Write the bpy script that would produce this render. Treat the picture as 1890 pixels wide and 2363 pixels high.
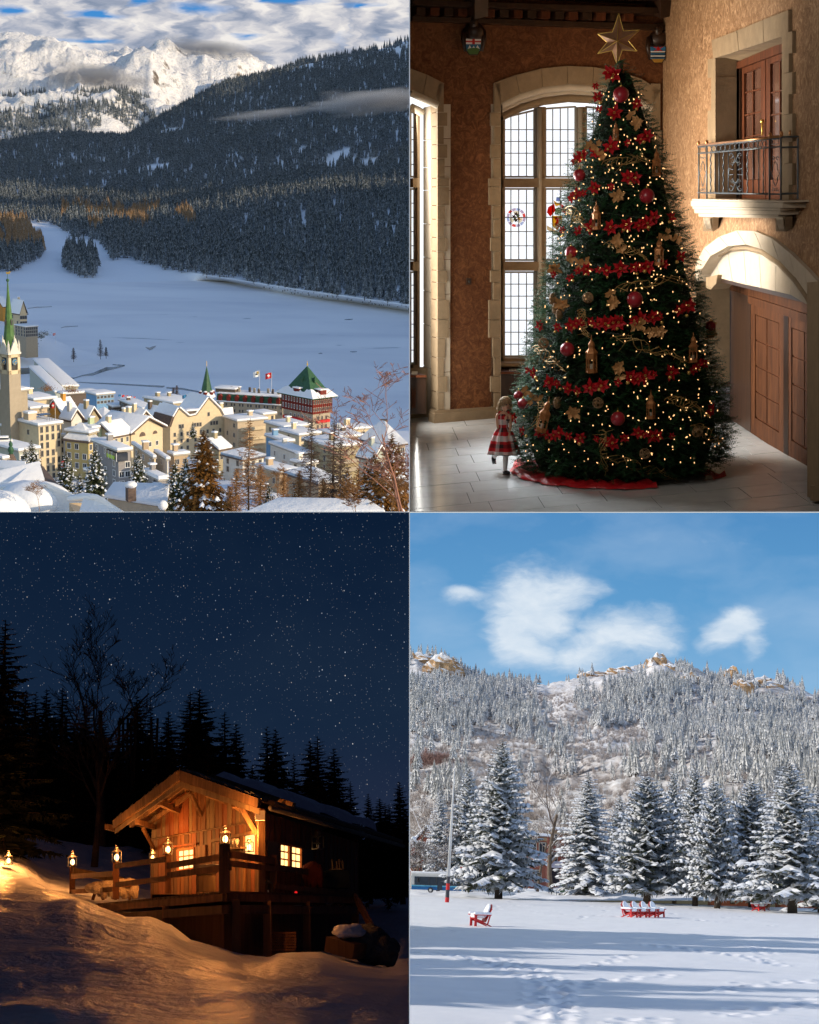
# Four separate places stand side by side in one world (a 2 x 2 group): a snowy lake town, a hall with a
# Christmas tree, a night cabin and a snowy park.  Each place has its own local frame (x right, y away, z up, metres).
import bpy,bmesh,math,random
from mathutils import Vector,Matrix,noise
V=Vector
R_=math.radians
for o in list(bpy.data.objects):bpy.data.objects.remove(o)
sc=bpy.context.scene
F=3600.0;CX=945.0;CY=1181.5

# ---------------------------------------------------------------- camera, world, suns, exposure
cd=bpy.data.cameras.new('camera');cam=bpy.data.objects.new('camera',cd);sc.collection.objects.link(cam)
cam.rotation_euler=(R_(90),0,0);cd.sensor_fit='VERTICAL';cd.sensor_height=24.0
cd.lens=24.0*F/2363.0;cd.clip_start=0.5;cd.clip_end=60000
sc.camera=cam
w=bpy.data.worlds.new('World');sc.world=w;w.use_nodes=True
nt=w.node_tree;nt.nodes.clear()
sky=nt.nodes.new('ShaderNodeTexSky');sky.sky_type='NISHITA';sky.sun_disc=False
sky.sun_elevation=R_(22);sky.sun_rotation=R_(120);sky.altitude=1800
bg=nt.nodes.new('ShaderNodeBackground');bg.inputs['Strength'].default_value=0.19
wo=nt.nodes.new('ShaderNodeOutputWorld')
nt.links.new(sky.outputs[0],bg.inputs[0]);nt.links.new(bg.outputs[0],wo.inputs[0])
sc.view_settings.view_transform='Standard';sc.view_settings.look='None'
sc.view_settings.exposure=0;sc.view_settings.gamma=1;sc.view_settings.use_curve_mapping=False
sc.render.engine='CYCLES'

COL={}
for n in('town','hall','night','park'):
 COL[n]=bpy.data.collections.new(n);sc.collection.children.link(COL[n])

class Frame:
 def __init__(s,col,cx,hy,h,scale):
  a=(cx-CX)/F;fz=(CY-hy)/F
  f0=V((a,1,fz)).normalized();r=V((1,-a,0)).normalized();u=r.cross(f0)
  s.R=Matrix((r,f0,u)).transposed();s.h=h;s.s=scale;s.col=COL[col]
  s.M=Matrix.Scale(scale,4)@s.R.to_4x4()@Matrix.Translation((0,0,-h))
  s.Mi=s.M.inverted();s.up=u
 def ray(s,px,py):return s.R.transposed()@V(((px-CX)/F,1,(CY-py)/F))
 def P(s,px,py,d):
  r=s.ray(px,py);return V((r.x/r.y*d,d,s.h+r.z/r.y*d))
 def G(s,px,py,z=0.0):
  r=s.ray(px,py);t=(z-s.h)/r.z;return V((r.x*t,r.y*t,z))
 def PL(s,px,py,p0,n):
  r=s.ray(px,py);c=V((0,0,s.h));t=(p0-c).dot(n)/r.dot(n);return c+r*t
 def pix(s,p):
  w_=s.R@(V(p)-V((0,0,s.h)));return(CX+w_.x/w_.y*F,CY-w_.z/w_.y*F)
 def dirw(s,d):return(s.R@V(d)).normalized()

TL=Frame('town',472,330,150.0,1.0)
TR=Frame('hall',1417,424,4.26,1.0)
BL=Frame('night',472,2170,1.5,0.4)
BR=Frame('park',1417,2000,2.8,2.3)

def sun(name,fr,d,strength,col,ang):
 # every place has its own sun: it lights, and is blocked by, the things of that place only
 l=bpy.data.lights.new(name,'SUN');l.energy=strength;l.color=col;l.angle=R_(ang)
 o=bpy.data.objects.new(name,l);sc.collection.objects.link(o)
 dw=fr.dirw(d);o.rotation_euler=(-dw).to_track_quat('-Z','Y').to_euler();o.location=dw*500
 o.light_linking.receiver_collection=fr.col;o.light_linking.blocker_collection=fr.col
 return o
SUN_T=V((0.84,-0.46,0.30));SUN_P=V((-0.88,-0.16,0.40))
sun('sun_town',TL,SUN_T,4.4,(1.0,0.80,0.54),0.6)
sun('sun_park',BR,SUN_P,4.2,(1.0,0.93,0.84),0.9)
def area(name,fr,p,d,sx,sy,power,col):
 l=bpy.data.lights.new(name,'AREA');l.shape='RECTANGLE';l.size=sx;l.size_y=sy;l.energy=power;l.color=col
 o=bpy.data.objects.new(name,l);fr.col.objects.link(o)
 o.matrix_world=fr.M@Matrix.Translation(p)@V(d).to_track_quat('-Z','Y').to_matrix().to_4x4()
 return o

# ---------------------------------------------------------------- materials
def newmat(name):
 m=bpy.data.materials.new(name);m.use_nodes=True;n=m.node_tree;b=n.nodes['Principled BSDF']
 return m,n,b
def noise_node(n,scale,detail=4,rough=.6,coord='Object',stretch=None,dist=0.0):
 tc=n.nodes.new('ShaderNodeTexCoord');t=n.nodes.new('ShaderNodeTexNoise')
 t.inputs['Scale'].default_value=scale;t.inputs['Detail'].default_value=detail
 t.inputs['Roughness'].default_value=rough;t.inputs['Distortion'].default_value=dist
 if stretch:
  mp=n.nodes.new('ShaderNodeMapping');mp.inputs['Scale'].default_value=stretch
  n.links.new(tc.outputs[coord],mp.inputs[0]);n.links.new(mp.outputs[0],t.inputs['Vector'])
 else:n.links.new(tc.outputs[coord],t.inputs['Vector'])
 return t
def ramp(n,src,stops):
 r=n.nodes.new('ShaderNodeValToRGB');e=r.color_ramp.elements
 while len(e)>1:e.remove(e[-1])
 e[0].position=stops[0][0];e[0].color=(*stops[0][1],1)
 for p,c in stops[1:]:
  k=e.new(p);k.color=(*c,1)
 n.links.new(src,r.inputs[0]);return r
def mixc(n,fac,a,b,mode='MIX'):
 m=n.nodes.new('ShaderNodeMix');m.data_type='RGBA';m.blend_type=mode
 for i,x in((0,fac),(6,a),(7,b)):
  if isinstance(x,(int,float)):m.inputs[i].default_value=x
  elif isinstance(x,tuple):m.inputs[i].default_value=(*x,1)
  else:n.links.new(x,m.inputs[i])
 return m.outputs[2]
def math_(n,op,a,b=0.0,clamp=False):
 m=n.nodes.new('ShaderNodeMath');m.operation=op;m.use_clamp=clamp
 for i,x in((0,a),(1,b)):
  if isinstance(x,(int,float)):m.inputs[i].default_value=x
  else:n.links.new(x,m.inputs[i])
 return m.outputs[0]
def add_bump(n,b,h,strength=.3,dist=.05):
 k=n.nodes.new('ShaderNodeBump');k.inputs['Strength'].default_value=strength;k.inputs['Distance'].default_value=dist
 n.links.new(h,k.inputs['Height']);n.links.new(k.outputs[0],b.inputs['Normal'])
def mat(name,c,rough=.7,var=.2,scale=3.0,bump=0.0,bscale=12.0,metal=0.0,spec=.3,stretch=None,c2=None,bdist=.03,detail=5):
 m,n,b=newmat(name)
 t=noise_node(n,scale,detail,.65,stretch=stretch)
 lo=tuple(max(0,x*(1-var))for x in c);hi=tuple(min(1,x*(1+var))for x in c)if c2 is None else c2
 r=ramp(n,t.outputs[0],[(.3,lo),(.7,hi)])
 n.links.new(r.outputs[0],b.inputs['Base Color'])
 b.inputs['Roughness'].default_value=rough;b.inputs['Metallic'].default_value=metal
 b.inputs['Specular IOR Level'].default_value=spec
 if bump:
  t2=noise_node(n,bscale,4,.6,stretch=stretch);add_bump(n,b,t2.outputs[0],bump,bdist)
 return m
def emis(name,c,s):
 m=bpy.data.materials.new(name);m.use_nodes=True;n=m.node_tree;n.nodes.clear()
 e=n.nodes.new('ShaderNodeEmission');e.inputs[0].default_value=(*c,1);e.inputs[1].default_value=s
 o=n.nodes.new('ShaderNodeOutputMaterial');n.links.new(e.outputs[0],o.inputs[0]);return m
def up_mix(n,lo,hi,up,width=.15,ns=1.0,noise_amt=.5):
 """snow that lies on faces looking up"""
 g=n.nodes.new('ShaderNodeNewGeometry');d=n.nodes.new('ShaderNodeVectorMath');d.operation='DOT_PRODUCT'
 d.inputs[1].default_value=up;n.links.new(g.outputs['Normal'],d.inputs[0])
 t=noise_node(n,ns,5,.7)
 a=math_(n,'ADD',d.outputs['Value'],math_(n,'MULTIPLY',math_(n,'SUBTRACT',t.outputs[0],.5),noise_amt))
 mr=n.nodes.new('ShaderNodeMapRange');n.links.new(a,mr.inputs[0])
 mr.inputs[1].default_value=lo;mr.inputs[2].default_value=hi
 return mr.outputs[0]
SNOWC=(.86,.88,.92)
def snowmat(name,bs=1.5,bump=.5,dist=.15,c=SNOWC):
 m,n,b=newmat(name)
 t=noise_node(n,.6,4);r=ramp(n,t.outputs[0],[(.3,tuple(x*.95 for x in c)),(.7,c)])
 n.links.new(r.outputs[0],b.inputs['Base Color']);b.inputs['Roughness'].default_value=.55
 b.inputs['Specular IOR Level'].default_value=.35
 t2=noise_node(n,bs,6,.6);add_bump(n,b,t2.outputs[0],bump,dist);return m
M={}
M['snow']=snowmat('snow')
M['snow_roof']=snowmat('snow_on_roofs',.4,.5,.5,(.88,.88,.88))

# ---------------------------------------------------------------- mesh helpers
class MB:
 def __init__(s):s.v=[];s.f=[];s.m=[];s.mi=0
 def add(s,vs,fs):
  b=len(s.v);s.v+=[V(x)for x in vs];s.f+=[tuple(b+i for i in f)for f in fs];s.m+=[s.mi]*len(fs)
 def quad(s,a,b,c,d):s.add([a,b,c,d],[(0,1,2,3)])
 def box(s,c,sz,rz=0.0,mt=None):
  x,y,z=sz[0]/2,sz[1]/2,sz[2]/2
  vs=[V((i*x,j*y,k*z))for i in(-1,1)for j in(-1,1)for k in(-1,1)]
  if mt is not None:vs=[mt@v for v in vs]
  elif rz:r=Matrix.Rotation(rz,3,'Z');vs=[r@v for v in vs]
  s.add([v+V(c)for v in vs],[(0,1,3,2),(4,6,7,5),(0,4,5,1),(2,3,7,6),(0,2,6,4),(1,5,7,3)])
 def bar(s,a,b,w,h,up=V((0,0,1))):
  a=V(a);b=V(b);d=(b-a).normalized();x=d.cross(up)
  if x.length<1e-4:x=d.cross(V((0,1,0)))
  x.normalize();z=x.cross(d);x*=w/2;z*=h/2
  s.add([a-x-z,a+x-z,a+x+z,a-x+z,b-x-z,b+x-z,b+x+z,b-x+z],
[(3,2,1,0),(4,5,6,7),(0,1,5,4),(1,2,6,5),(2,3,7,6),(3,0,4,7)])
 def tube(s,pts,r,n=6,cap=True):
  pts=[V(p)for p in pts];k=len(pts)
  rs=r if isinstance(r,(list,tuple))else[r]*k
  b=len(s.v);ax=None
  for i,p in enumerate(pts):
   d=(pts[min(i+1,k-1)]-pts[max(i-1,0)])
   if d.length<1e-9:d=V((0,0,1))
   d.normalize()
   if ax is None:ax=d.orthogonal().normalized()
   ax=(ax-d*ax.dot(d))
   ax=ax.normalized()if ax.length>1e-6 else d.orthogonal().normalized()
   ay=d.cross(ax)
   for j in range(n):
    a=2*math.pi*j/n;s.v.append(p+(ax*math.cos(a)+ay*math.sin(a))*rs[i])
  for i in range(k-1):
   for j in range(n):
    s.f.append((b+i*n+j,b+i*n+(j+1)%n,b+(i+1)*n+(j+1)%n,b+(i+1)*n+j));s.m.append(s.mi)
  if cap:
   s.f.append(tuple(b+j for j in reversed(range(n))));s.m.append(s.mi)
   s.f.append(tuple(b+(k-1)*n+j for j in range(n)));s.m.append(s.mi)
 def lathe(s,prof,n=16,c=(0,0,0),a0=0.0):
  b=len(s.v);c=V(c)
  for r,z in prof:
   for j in range(n):
    a=a0+2*math.pi*j/n;s.v.append(c+V((r*math.cos(a),r*math.sin(a),z)))
  for i in range(len(prof)-1):
   for j in range(n):
    s.f.append((b+i*n+j,b+i*n+(j+1)%n,b+(i+1)*n+(j+1)%n,b+(i+1)*n+j));s.m.append(s.mi)
  s.f.append(tuple(b+j for j in reversed(range(n))));s.m.append(s.mi)
  s.f.append(tuple(b+(len(prof)-1)*n+j for j in range(n)));s.m.append(s.mi)
 def sphere(s,c,r,n=12,m=8,sq=(1,1,1)):
  b=len(s.v);c=V(c)
  s.v.append(c+V((0,0,r*sq[2])))
  for i in range(1,m):
   t=math.pi*i/m
   for j in range(n):
    a=2*math.pi*j/n
    s.v.append(c+V((r*sq[0]*math.sin(t)*math.cos(a),r*sq[1]*math.sin(t)*math.sin(a),r*sq[2]*math.cos(t))))
  s.v.append(c-V((0,0,r*sq[2])));e=len(s.v)-1
  for j in range(n):
   s.f.append((b,b+1+j,b+1+(j+1)%n));s.m.append(s.mi)
   for i in range(m-2):
    q=b+1+i*n;s.f.append((q+j,q+n+j,q+n+(j+1)%n,q+(j+1)%n));s.m.append(s.mi)
   q=b+1+(m-2)*n;s.f.append((q+j,e,q+(j+1)%n));s.m.append(s.mi)
 def prism(s,poly,off):
  """closed polygon (3D points) pushed by a vector"""
  n=len(poly);off=V(off);vs=[V(p)for p in poly]+[V(p)+off for p in poly]
  s.add(vs,[tuple(range(n)),tuple(range(2*n-1,n-1,-1))]+[(i,i+n,(i+1)%n+n,(i+1)%n)for i in range(n)])
 def xform(s,mt):s.v=[mt@v for v in s.v];return s
 def mesh(s,name,mats,smooth=False,inv=None,bev=0.0):
  me=bpy.data.meshes.new(name)
  vs=[inv@v for v in s.v]if inv is not None else s.v
  me.from_pydata([tuple(v)for v in vs],[],s.f)
  for m_ in(mats if isinstance(mats,(list,tuple))else[mats]):me.materials.append(m_)
  me.polygons.foreach_set('material_index',s.m)
  if bev or True:
   bm=bmesh.new();bm.from_mesh(me)
   if bev:bmesh.ops.bevel(bm,geom=bm.edges[:],offset=bev,segments=2,profile=.6,affect='EDGES',clamp_overlap=True)
   if len(bm.faces)<60000:bmesh.ops.recalc_face_normals(bm,faces=bm.faces[:])
   bm.to_mesh(me);bm.free()
  if smooth:me.polygons.foreach_set('use_smooth',[True]*len(me.polygons))
  me.update();return me
def tag(o,label=None,cat=None,group=None,kind=None):
 if label:o['label']=label
 if cat:o['category']=cat
 if group:o['group']=group
 if kind:o['kind']=kind
 return o
def thing(fr,name,label,cat,base=(0,0,0),rz=0.0,group=None,scale=1.0):
 o=bpy.data.objects.new(name,None);fr.col.objects.link(o);o.empty_display_size=.3
 L=Matrix.Translation(base)@Matrix.Rotation(rz,4,'Z')@Matrix.Scale(scale,4)
 o.matrix_world=fr.M@L;INV[o.name]=L.inverted();return tag(o,label,cat,group)
INV={}
def part(name,mb,mats,parent,absq=True,smooth=False,bev=0.0,kind=None):
 """part of a thing; absq: its shape was laid out in the frame's own coordinates"""
 root=parent
 while root.parent:root=root.parent
 me=mb if isinstance(mb,bpy.types.Mesh)else mb.mesh(name,mats,smooth,INV[root.name]if absq else None,bev)
 o=bpy.data.objects.new(name,me);parent.users_collection[0].objects.link(o)
 if parent.parent or parent.type=='EMPTY':o.parent=parent
 else:o.parent=parent
 if kind:o['kind']=kind
 return o
def solo(fr,name,mb,mats,label=None,cat=None,group=None,kind=None,smooth=False,base=None,bev=0.0,rz=0.0,scale=1.0):
 """a thing that is one mesh, or a piece of the setting"""
 L=Matrix.Translation(base or(0,0,0))@Matrix.Rotation(rz,4,'Z')@Matrix.Scale(scale,4)
 me=mb if isinstance(mb,bpy.types.Mesh)else mb.mesh(name,mats,smooth,None,bev)
 o=bpy.data.objects.new(name,me);fr.col.objects.link(o);o.matrix_world=fr.M@L;INV[o.name]=Matrix.Identity(4)
 return tag(o,label,cat,group,kind)
def dup(fr,root,base,rz=0.0,scale=1.0,label=None,group=None,full=None):
 L=full if full is not None else Matrix.Translation(base)@Matrix.Rotation(rz,4,'Z')@Matrix.Scale(scale,4)
 r=root.copy();fr.col.objects.link(r);r.matrix_world=fr.M@L
 if label:r['label']=label
 if group:r['group']=group
 for ch in root.children:
  c=ch.copy();fr.col.objects.link(c);c.parent=r
  for g in ch.children:
   d=g.copy();fr.col.objects.link(d);d.parent=c
 return r
def fbm(p,o=5,s=1.0):
 return noise.fractal(V(p)*s,0.9,2.1,o)
def lerp(a,b,t):return a+(b-a)*t
def curve_at(ctrl,px):
 if px<=ctrl[0][0]:c0,c1=ctrl[0],ctrl[1]
 elif px>=ctrl[-1][0]:c0,c1=ctrl[-2],ctrl[-1]
 else:
  for c0,c1 in zip(ctrl,ctrl[1:]):
   if c0[0]<=px<=c1[0]:break
 t=(px-c0[0])/(c1[0]-c0[0]);return[lerp(a,b,t)for a,b in zip(c0[1:],c1[1:])]
class Sheet:
 """terrain lofted through ridge and shore lines; each line is [(px, row, distance), ...]"""
 def __init__(s,fr,curves,px0,px1,nu,nv,disp=None):
  s.g=[];nc=len(curves)
  pts=[]
  for c in curves:
   row=[]
   for i in range(nu+1):
    px=lerp(px0,px1,i/nu);py,d=curve_at(c,px);row.append(fr.P(px,py,d))
   pts.append(row)
  for j in range(nv+1):
   t=j/nv*(nc-1);k=min(int(t),nc-2);t-=k;row=[]
   for i in range(nu+1):
    p0=pts[max(k-1,0)][i];p1=pts[k][i];p2=pts[k+1][i];p3=pts[min(k+2,nc-1)][i]
    m1=(p2-p0)*.5 if k>0 else(p2-p1);m2=(p3-p1)*.5 if k<nc-2 else(p2-p1)
    lim=(p2-p1).length
    if m1.length>lim:m1=m1.normalized()*lim
    if m2.length>lim:m2=m2.normalized()*lim
    t2=t*t;t3=t2*t
    p=p1*(2*t3-3*t2+1)+m1*(t3-2*t2+t)+p2*(-2*t3+3*t2)+m2*(t3-t2)
    if disp:p=p+disp(p,i/nu,j/nv)
    row.append(p)
   s.g.append(row)
  s.nu=nu;s.nv=nv;s.fr=fr;s.cells=None
 def mb(s):
  m=MB();m.v=[p for r in s.g for p in r];w_=s.nu+1
  for j in range(s.nv):
   for i in range(s.nu):
    a=j*w_+i;m.f.append((a,a+1,a+w_+1,a+w_));m.m.append(0)
  return m
 def scatter(s,n,ok,rnd,v0=0.0,v1=1.0):
  cells=[];cum=[];tot=0
  for j in range(int(v0*s.nv),int(v1*s.nv)):
   for i in range(s.nu):
    a=s.g[j][i];b=s.g[j][i+1];c=s.g[j+1][i]
    ar=(b-a).cross(c-a).length;tot+=ar;cells.append((j,i));cum.append(tot)
  out=[];tries=0
  while len(out)<n and tries<n*6:
   tries+=1;j,i=rnd.choices(cells,cum_weights=cum)[0];u=rnd.random();v=rnd.random()
   p=s.g[j][i]*(1-u)*(1-v)+s.g[j][i+1]*u*(1-v)+s.g[j+1][i]*(1-u)*v+s.g[j+1][i+1]*u*v
   x,y=s.fr.pix(p)
   if ok(x,y,p):out.append(p)
  return out
def scatter_stuff(fr,name,pts,srcs,label,cat,smin,smax,zs=1.0):
 """a mass nobody could count: one object whose points carry the source mesh"""
 for k,src in enumerate(srcs):
  sub=pts[k::len(srcs)]
  if not sub:continue
  me=bpy.data.meshes.new(name);me.from_pydata([tuple(p)for p in sub],[],[])
  o=bpy.data.objects.new(name,me);fr.col.objects.link(o);o.matrix_world=fr.M;tag(o,label,cat,None,'stuff')
  g=bpy.data.node_groups.new(name,'GeometryNodeTree')
  g.interface.new_socket('Geometry',in_out='INPUT',socket_type='NodeSocketGeometry')
  g.interface.new_socket('Geometry',in_out='OUTPUT',socket_type='NodeSocketGeometry')
  gi=g.nodes.new('NodeGroupInput');go=g.nodes.new('NodeGroupOutput')
  ip=g.nodes.new('GeometryNodeInstanceOnPoints');oi=g.nodes.new('GeometryNodeObjectInfo');oi.inputs['Object'].default_value=src
  oi.transform_space='ORIGINAL'
  rv=g.nodes.new('FunctionNodeRandomValue');rv.data_type='FLOAT_VECTOR'
  rv.inputs[0].default_value=(-.03,-.03,0);rv.inputs[1].default_value=(.03,.03,6.283)
  rs=g.nodes.new('FunctionNodeRandomValue');rs.data_type='FLOAT';rs.inputs[2].default_value=smin;rs.inputs[3].default_value=smax
  rs.inputs['Seed'].default_value=5
  g.links.new(gi.outputs[0],ip.inputs['Points']);g.links.new(oi.outputs['Geometry'],ip.inputs['Instance'])
  g.links.new(rv.outputs[0],ip.inputs['Rotation']);g.links.new(rs.outputs[1],ip.inputs['Scale'])
  g.links.new(ip.outputs[0],go.inputs[0])
  md=o.modifiers.new('scatter','NODES');md.node_group=g

# ---------------------------------------------------------------- tree meshes
def far_conifer(seed,H,R,tiers=8,spk=9,thin=1.0):
 """small conifer: jagged skirts on a trunk (material 0 crown, 1 trunk)"""
 rnd=random.Random(seed);m=MB();z=H*.10
 for k in range(tiers):
  t=k/tiers;zb=lerp(H*.10,H*.86,t);zt=min(H,zb+H*(.30-.10*t))
  r=R*(1-t*.92)*rnd.uniform(.85,1.1);a0=rnd.random()*6;vs=[(rnd.uniform(-.03,.03)*R,rnd.uniform(-.03,.03)*R,zt)]
  n=spk*2
  for j in range(n):
   rr=r*(rnd.uniform(.8,1.2)if j%2==0 else rnd.uniform(.40,.6))*thin
   a=a0+2*math.pi*j/n;vs.append((rr*math.cos(a),rr*math.sin(a),zb+(0 if j%2==0 else H*.045)+rnd.uniform(-.02,.02)*H))
  m.add(vs,[(0,1+j,1+(j+1)%n)for j in range(n)])
 m.mi=1;m.tube([(0,0,-H*.06),(0,0,H*.95)],[R*.09,R*.02],5)
 return m
def conifer(seed,H,R,nb=150,snow=.6,z0=.08,needle=1.0,flat=.8,stations=6,power=.8,droop=.35):
 """detailed spruce: drooping boughs with needle sprays and pads of snow -> crown, snow, trunk"""
 rnd=random.Random(seed);cr=MB();sn=MB();tr=MB()
 tr.tube([(0,0,-.4),(0,0,H*.5),(0,0,H*.99)],[R*.085,R*.05,.015],8)
 for i in range(nb):
  t=(i+rnd.random())/nb;zz=lerp(z0,.985,t**.85);a=i*2.39996+rnd.uniform(-.3,.3)
  L=R*((1-zz)/(1-z0))**power*rnd.uniform(.72,1.12)+.12
  dr=V((math.cos(a),math.sin(a),0));sd=V((-math.sin(a),math.cos(a),0));base=V((0,0,zz*H))
  dp=droop*rnd.uniform(.6,1.3)*(1.15-zz);sp=[]
  K=stations if L>.8 else 4
  for k in range(K+1):
   q=k/K;sp.append(base+dr*L*q+V((0,0,L*(.18*q-dp*q*q*1.4+.12*q**4)))+sd*L*.05*math.sin(q*3+i))
  cr.mi=1;cr.tube(sp[:K],[R*.012*(1-k/K)+.008 for k in range(K)],3,False);cr.mi=0
  for k in range(K):
   for sub in range(3):
    q=(k+(sub+rnd.random())/3)/K;p=sp[k].lerp(sp[k+1],rnd.random())
    wd=L*.34*(1-q*.75)*rnd.uniform(.6,1.15)*needle
    for sgn in(-1,1):
     tip=p+sd*sgn*wd+dr*wd*rnd.uniform(.2,.8)+V((0,0,-wd*rnd.uniform(.1,flat)))
     h=wd*.30;mid=p.lerp(tip,.5)
     nn=V((rnd.uniform(-1,1),rnd.uniform(-1,1),rnd.uniform(-1,.4))).normalized()*h
     cr.add([p,mid+nn,tip,mid-nn*.7],[(0,1,2),(0,2,3)])
     tip2=p+sd*sgn*wd*.4+V((0,0,-wd*rnd.uniform(.5,1.1)))
     cr.add([p+dr*h*.6,p-dr*h*.6,tip2],[(0,1,2)])
  tipd=(sp[-1]-sp[-2]).normalized();cr.add([sp[-2]+sd*L*.08,sp[-2]-sd*L*.08,sp[-1]+tipd*L*.12],[(0,1,2)])
  if snow>0:
   for k in range(0,K):
    if rnd.random()>snow:continue
    q=(k+.5)/K;wd=L*.21*(1.15-q*.7)*rnd.uniform(.6,1.35);th=min(.16*R*.25,wd*.5)*rnd.uniform(.7,1.5)
    a_=sp[k].lerp(sp[k+1],rnd.uniform(-.1,.15));b_=sp[k+1].lerp(sp[k],rnd.uniform(-.35,.1));mid=(a_+b_)*.5
    up=V((0,0,th));dn=V((0,0,-wd*.45));j=lambda:V((rnd.uniform(-.2,.2),rnd.uniform(-.2,.2),rnd.uniform(-.15,.15)))*wd
    vs=[a_,a_.lerp(mid,.5)+sd*wd*.8+dn*.6+j(),mid+sd*wd+dn+j(),b_+sd*wd*.6+dn+j(),b_+dr*wd*.2,b_-sd*wd*.6+dn+j(),
mid-sd*wd+dn+j(),a_.lerp(mid,.5)-sd*wd*.8+dn*.6+j(),a_.lerp(mid,.4)+up,mid+up*1.1,b_.lerp(mid,.35)+up*.9]
    sn.add(vs,[(0,1,8),(1,2,9,8),(2,3,10,9),(3,4,10),(4,5,10),(5,6,9,10),(6,7,8,9),(7,0,8)])
 return cr,sn,tr
def bare_tree(seed,H,spread=.5,depth=5,r0=.2,m=None,lean=0.0,upw=.35,kids=3,first=.25,n0=6,min_r=.012):
 rnd=random.Random(seed);m=m or MB();tr=MB()
 def grow(p,d,L,r,k,mb):
  pts=[p];rs=[r];seg=4 if k<2 else 3
  for i in range(seg):
   d=(d+V((rnd.uniform(-1,1),rnd.uniform(-1,1),rnd.uniform(-.6,1)*upw))*.16).normalized();p=p+d*L/seg
   pts.append(p);rs.append(max(min_r,r*(1-(i+1)/seg*.55)))
  mb.tube(pts,rs,n0 if k==0 else(4 if k<3 else 3),False)
  if k>=depth:return
  for c in range(kids+(2 if k==0 else 0)):
   q=rnd.uniform(first if k==0 else.25,1.0);i=min(int(q*seg),seg-1);bp=pts[i].lerp(pts[i+1],q*seg-i)
   a=rnd.uniform(0,6.283);side=V((math.cos(a),math.sin(a),rnd.uniform(0,.5)*upw*2))
   nd=(d*(1-spread)+side*spread).normalized()
   grow(bp,nd,L*rnd.uniform(.45,.7),rs[i]*.55,k+1,m)
 grow(V((0,0,-.2)),V((lean,0,1)).normalized(),H*.62,r0,0,tr)
 return m,tr
# ================================================================ PLACE 1: snowy lake town in the mountains
rT=random.Random(11)
def far_tree_mat(name,c,fr,amt,snow=(.80,.84,.90),lo=.35,hi=.75,ns=.5):
 m,n,b=newmat(name);t=noise_node(n,.35,4)
 r=ramp(n,t.outputs[0],[(.3,tuple(x*.6 for x in c)),(.7,tuple(x*1.5 for x in c))])
 oi=n.nodes.new('ShaderNodeObjectInfo')
 f=up_mix(n,lo,hi,tuple(fr.up),ns=ns,noise_amt=amt)
 n.links.new(mixc(n,f,r.outputs[0],snow),b.inputs['Base Color']);b.inputs['Roughness'].default_value=.85
 b.inputs['Specular IOR Level'].default_value=.1;return m
M['fir']=far_tree_mat('frosted_conifer',(.040,.052,.056),TL,1.9,lo=.02,hi=.90,snow=(.68,.74,.82))
M['larch']=far_tree_mat('frosted_larch',(.24,.15,.08),TL,1.3,lo=.1,hi=1.1,snow=(.7,.68,.62))
M['bark']=mat('bark',(.07,.05,.035),.9,.4,8)
def wallm(name,c):return mat(name,c,.85,.08,.8,.25,3.0)
for k,c in dict(beige=(.50,.40,.28),cream=(.62,.50,.32),tan=(.42,.31,.20),yellow=(.50,.38,.16),green=(.42,.48,.30),grey=(.27,.25,.24),white=(.66,.62,.54),
dark=(.12,.09,.07),redbrown=(.17,.022,.014),stone=(.36,.30,.22),greygreen=(.40,.42,.36),blue=(.16,.30,.46),orange=(.55,.26,.05),olive=(.34,.28,.17)).items():M[k]=wallm('wall_'+k,c)
M['copper']=mat('green_copper',(.032,.095,.045),.55,.35,1.2,.2,2)
M['copper_l']=mat('patina_copper',(.07,.15,.045),.55,.35,.5,.2,2)
M['roofbrown']=mat('brown_roof',(.13,.09,.07),.8,.3,2,.3,4)
M['glass']=mat('window_glass',(.025,.03,.04),.15,.3,.3,spec=.6)
M['frame']=mat('window_frame',(.40,.36,.30),.6,.1)
M['frame_w']=mat('white_frame',(.72,.70,.66),.6,.1)
M['metal_d']=mat('dark_metal',(.05,.05,.05),.5,.2)
M['gold']=mat('gold',(.75,.5,.12),.35,.1,metal=.8)
M['red']=mat('red_paint',(.55,.02,.02),.6,.1)
M['flagwhite']=mat('white_cloth',(.8,.8,.78),.7,.05)

# --- window mesh shared by every facade (1 x 1, facing -y)
def window_mesh(kind='frame',sill=True):
 m=MB();m.mi=1;m.box((0,-.01,0),(.82,.04,.86));m.mi=0
 for x in(-.45,.45):m.box((x,-.03,0),(.10,.1,1.0))
 for z in(-.455,.455):m.box((0,-.03,z),(.80,.1,.09))
 m.box((0,-.035,0),(.05,.06,.82))
 return m.mesh('window',[M[kind],M['glass']])
WM=window_mesh('frame');WMW=window_mesh('frame_w')
def add_window(root,x,y,z,w_,h,face,mesh=None,name='window'):
 o=bpy.data.objects.new(name,mesh or WM);root.users_collection[0].objects.link(o);o.parent=root
 o.location=(x,y,z);o.scale=(w_,1,h)
 if face=='l':o.rotation_euler=(0,0,-math.pi/2)
 return o
def roof_slab(L,W,H,th=.7,ov=.5,top=None):
 m=MB();m.box((L/2,W/2,H+th/2+.06),(L+2*ov,W+2*ov,th));return m
def gable_roof(L,W,H,rise,axis,th,ov):
 """two slopes over an L x W box"""
 m=MB()
 if axis=='x':a=[V((-ov,-ov,H-.25)),V((-ov,W/2,H+rise)),V((-ov,W+ov,H-.25))];off=V((L+2*ov,0,0))
 else:a=[V((-ov,-ov,H-.25)),V((L/2,-ov,H+rise)),V((L+ov,-ov,H-.25))];off=V((0,W+2*ov,0))
 up=V((0,0,th));m.prism([a[0],a[1],a[2],a[2]+up,a[1]+up,a[0]+up],off);return m
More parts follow.
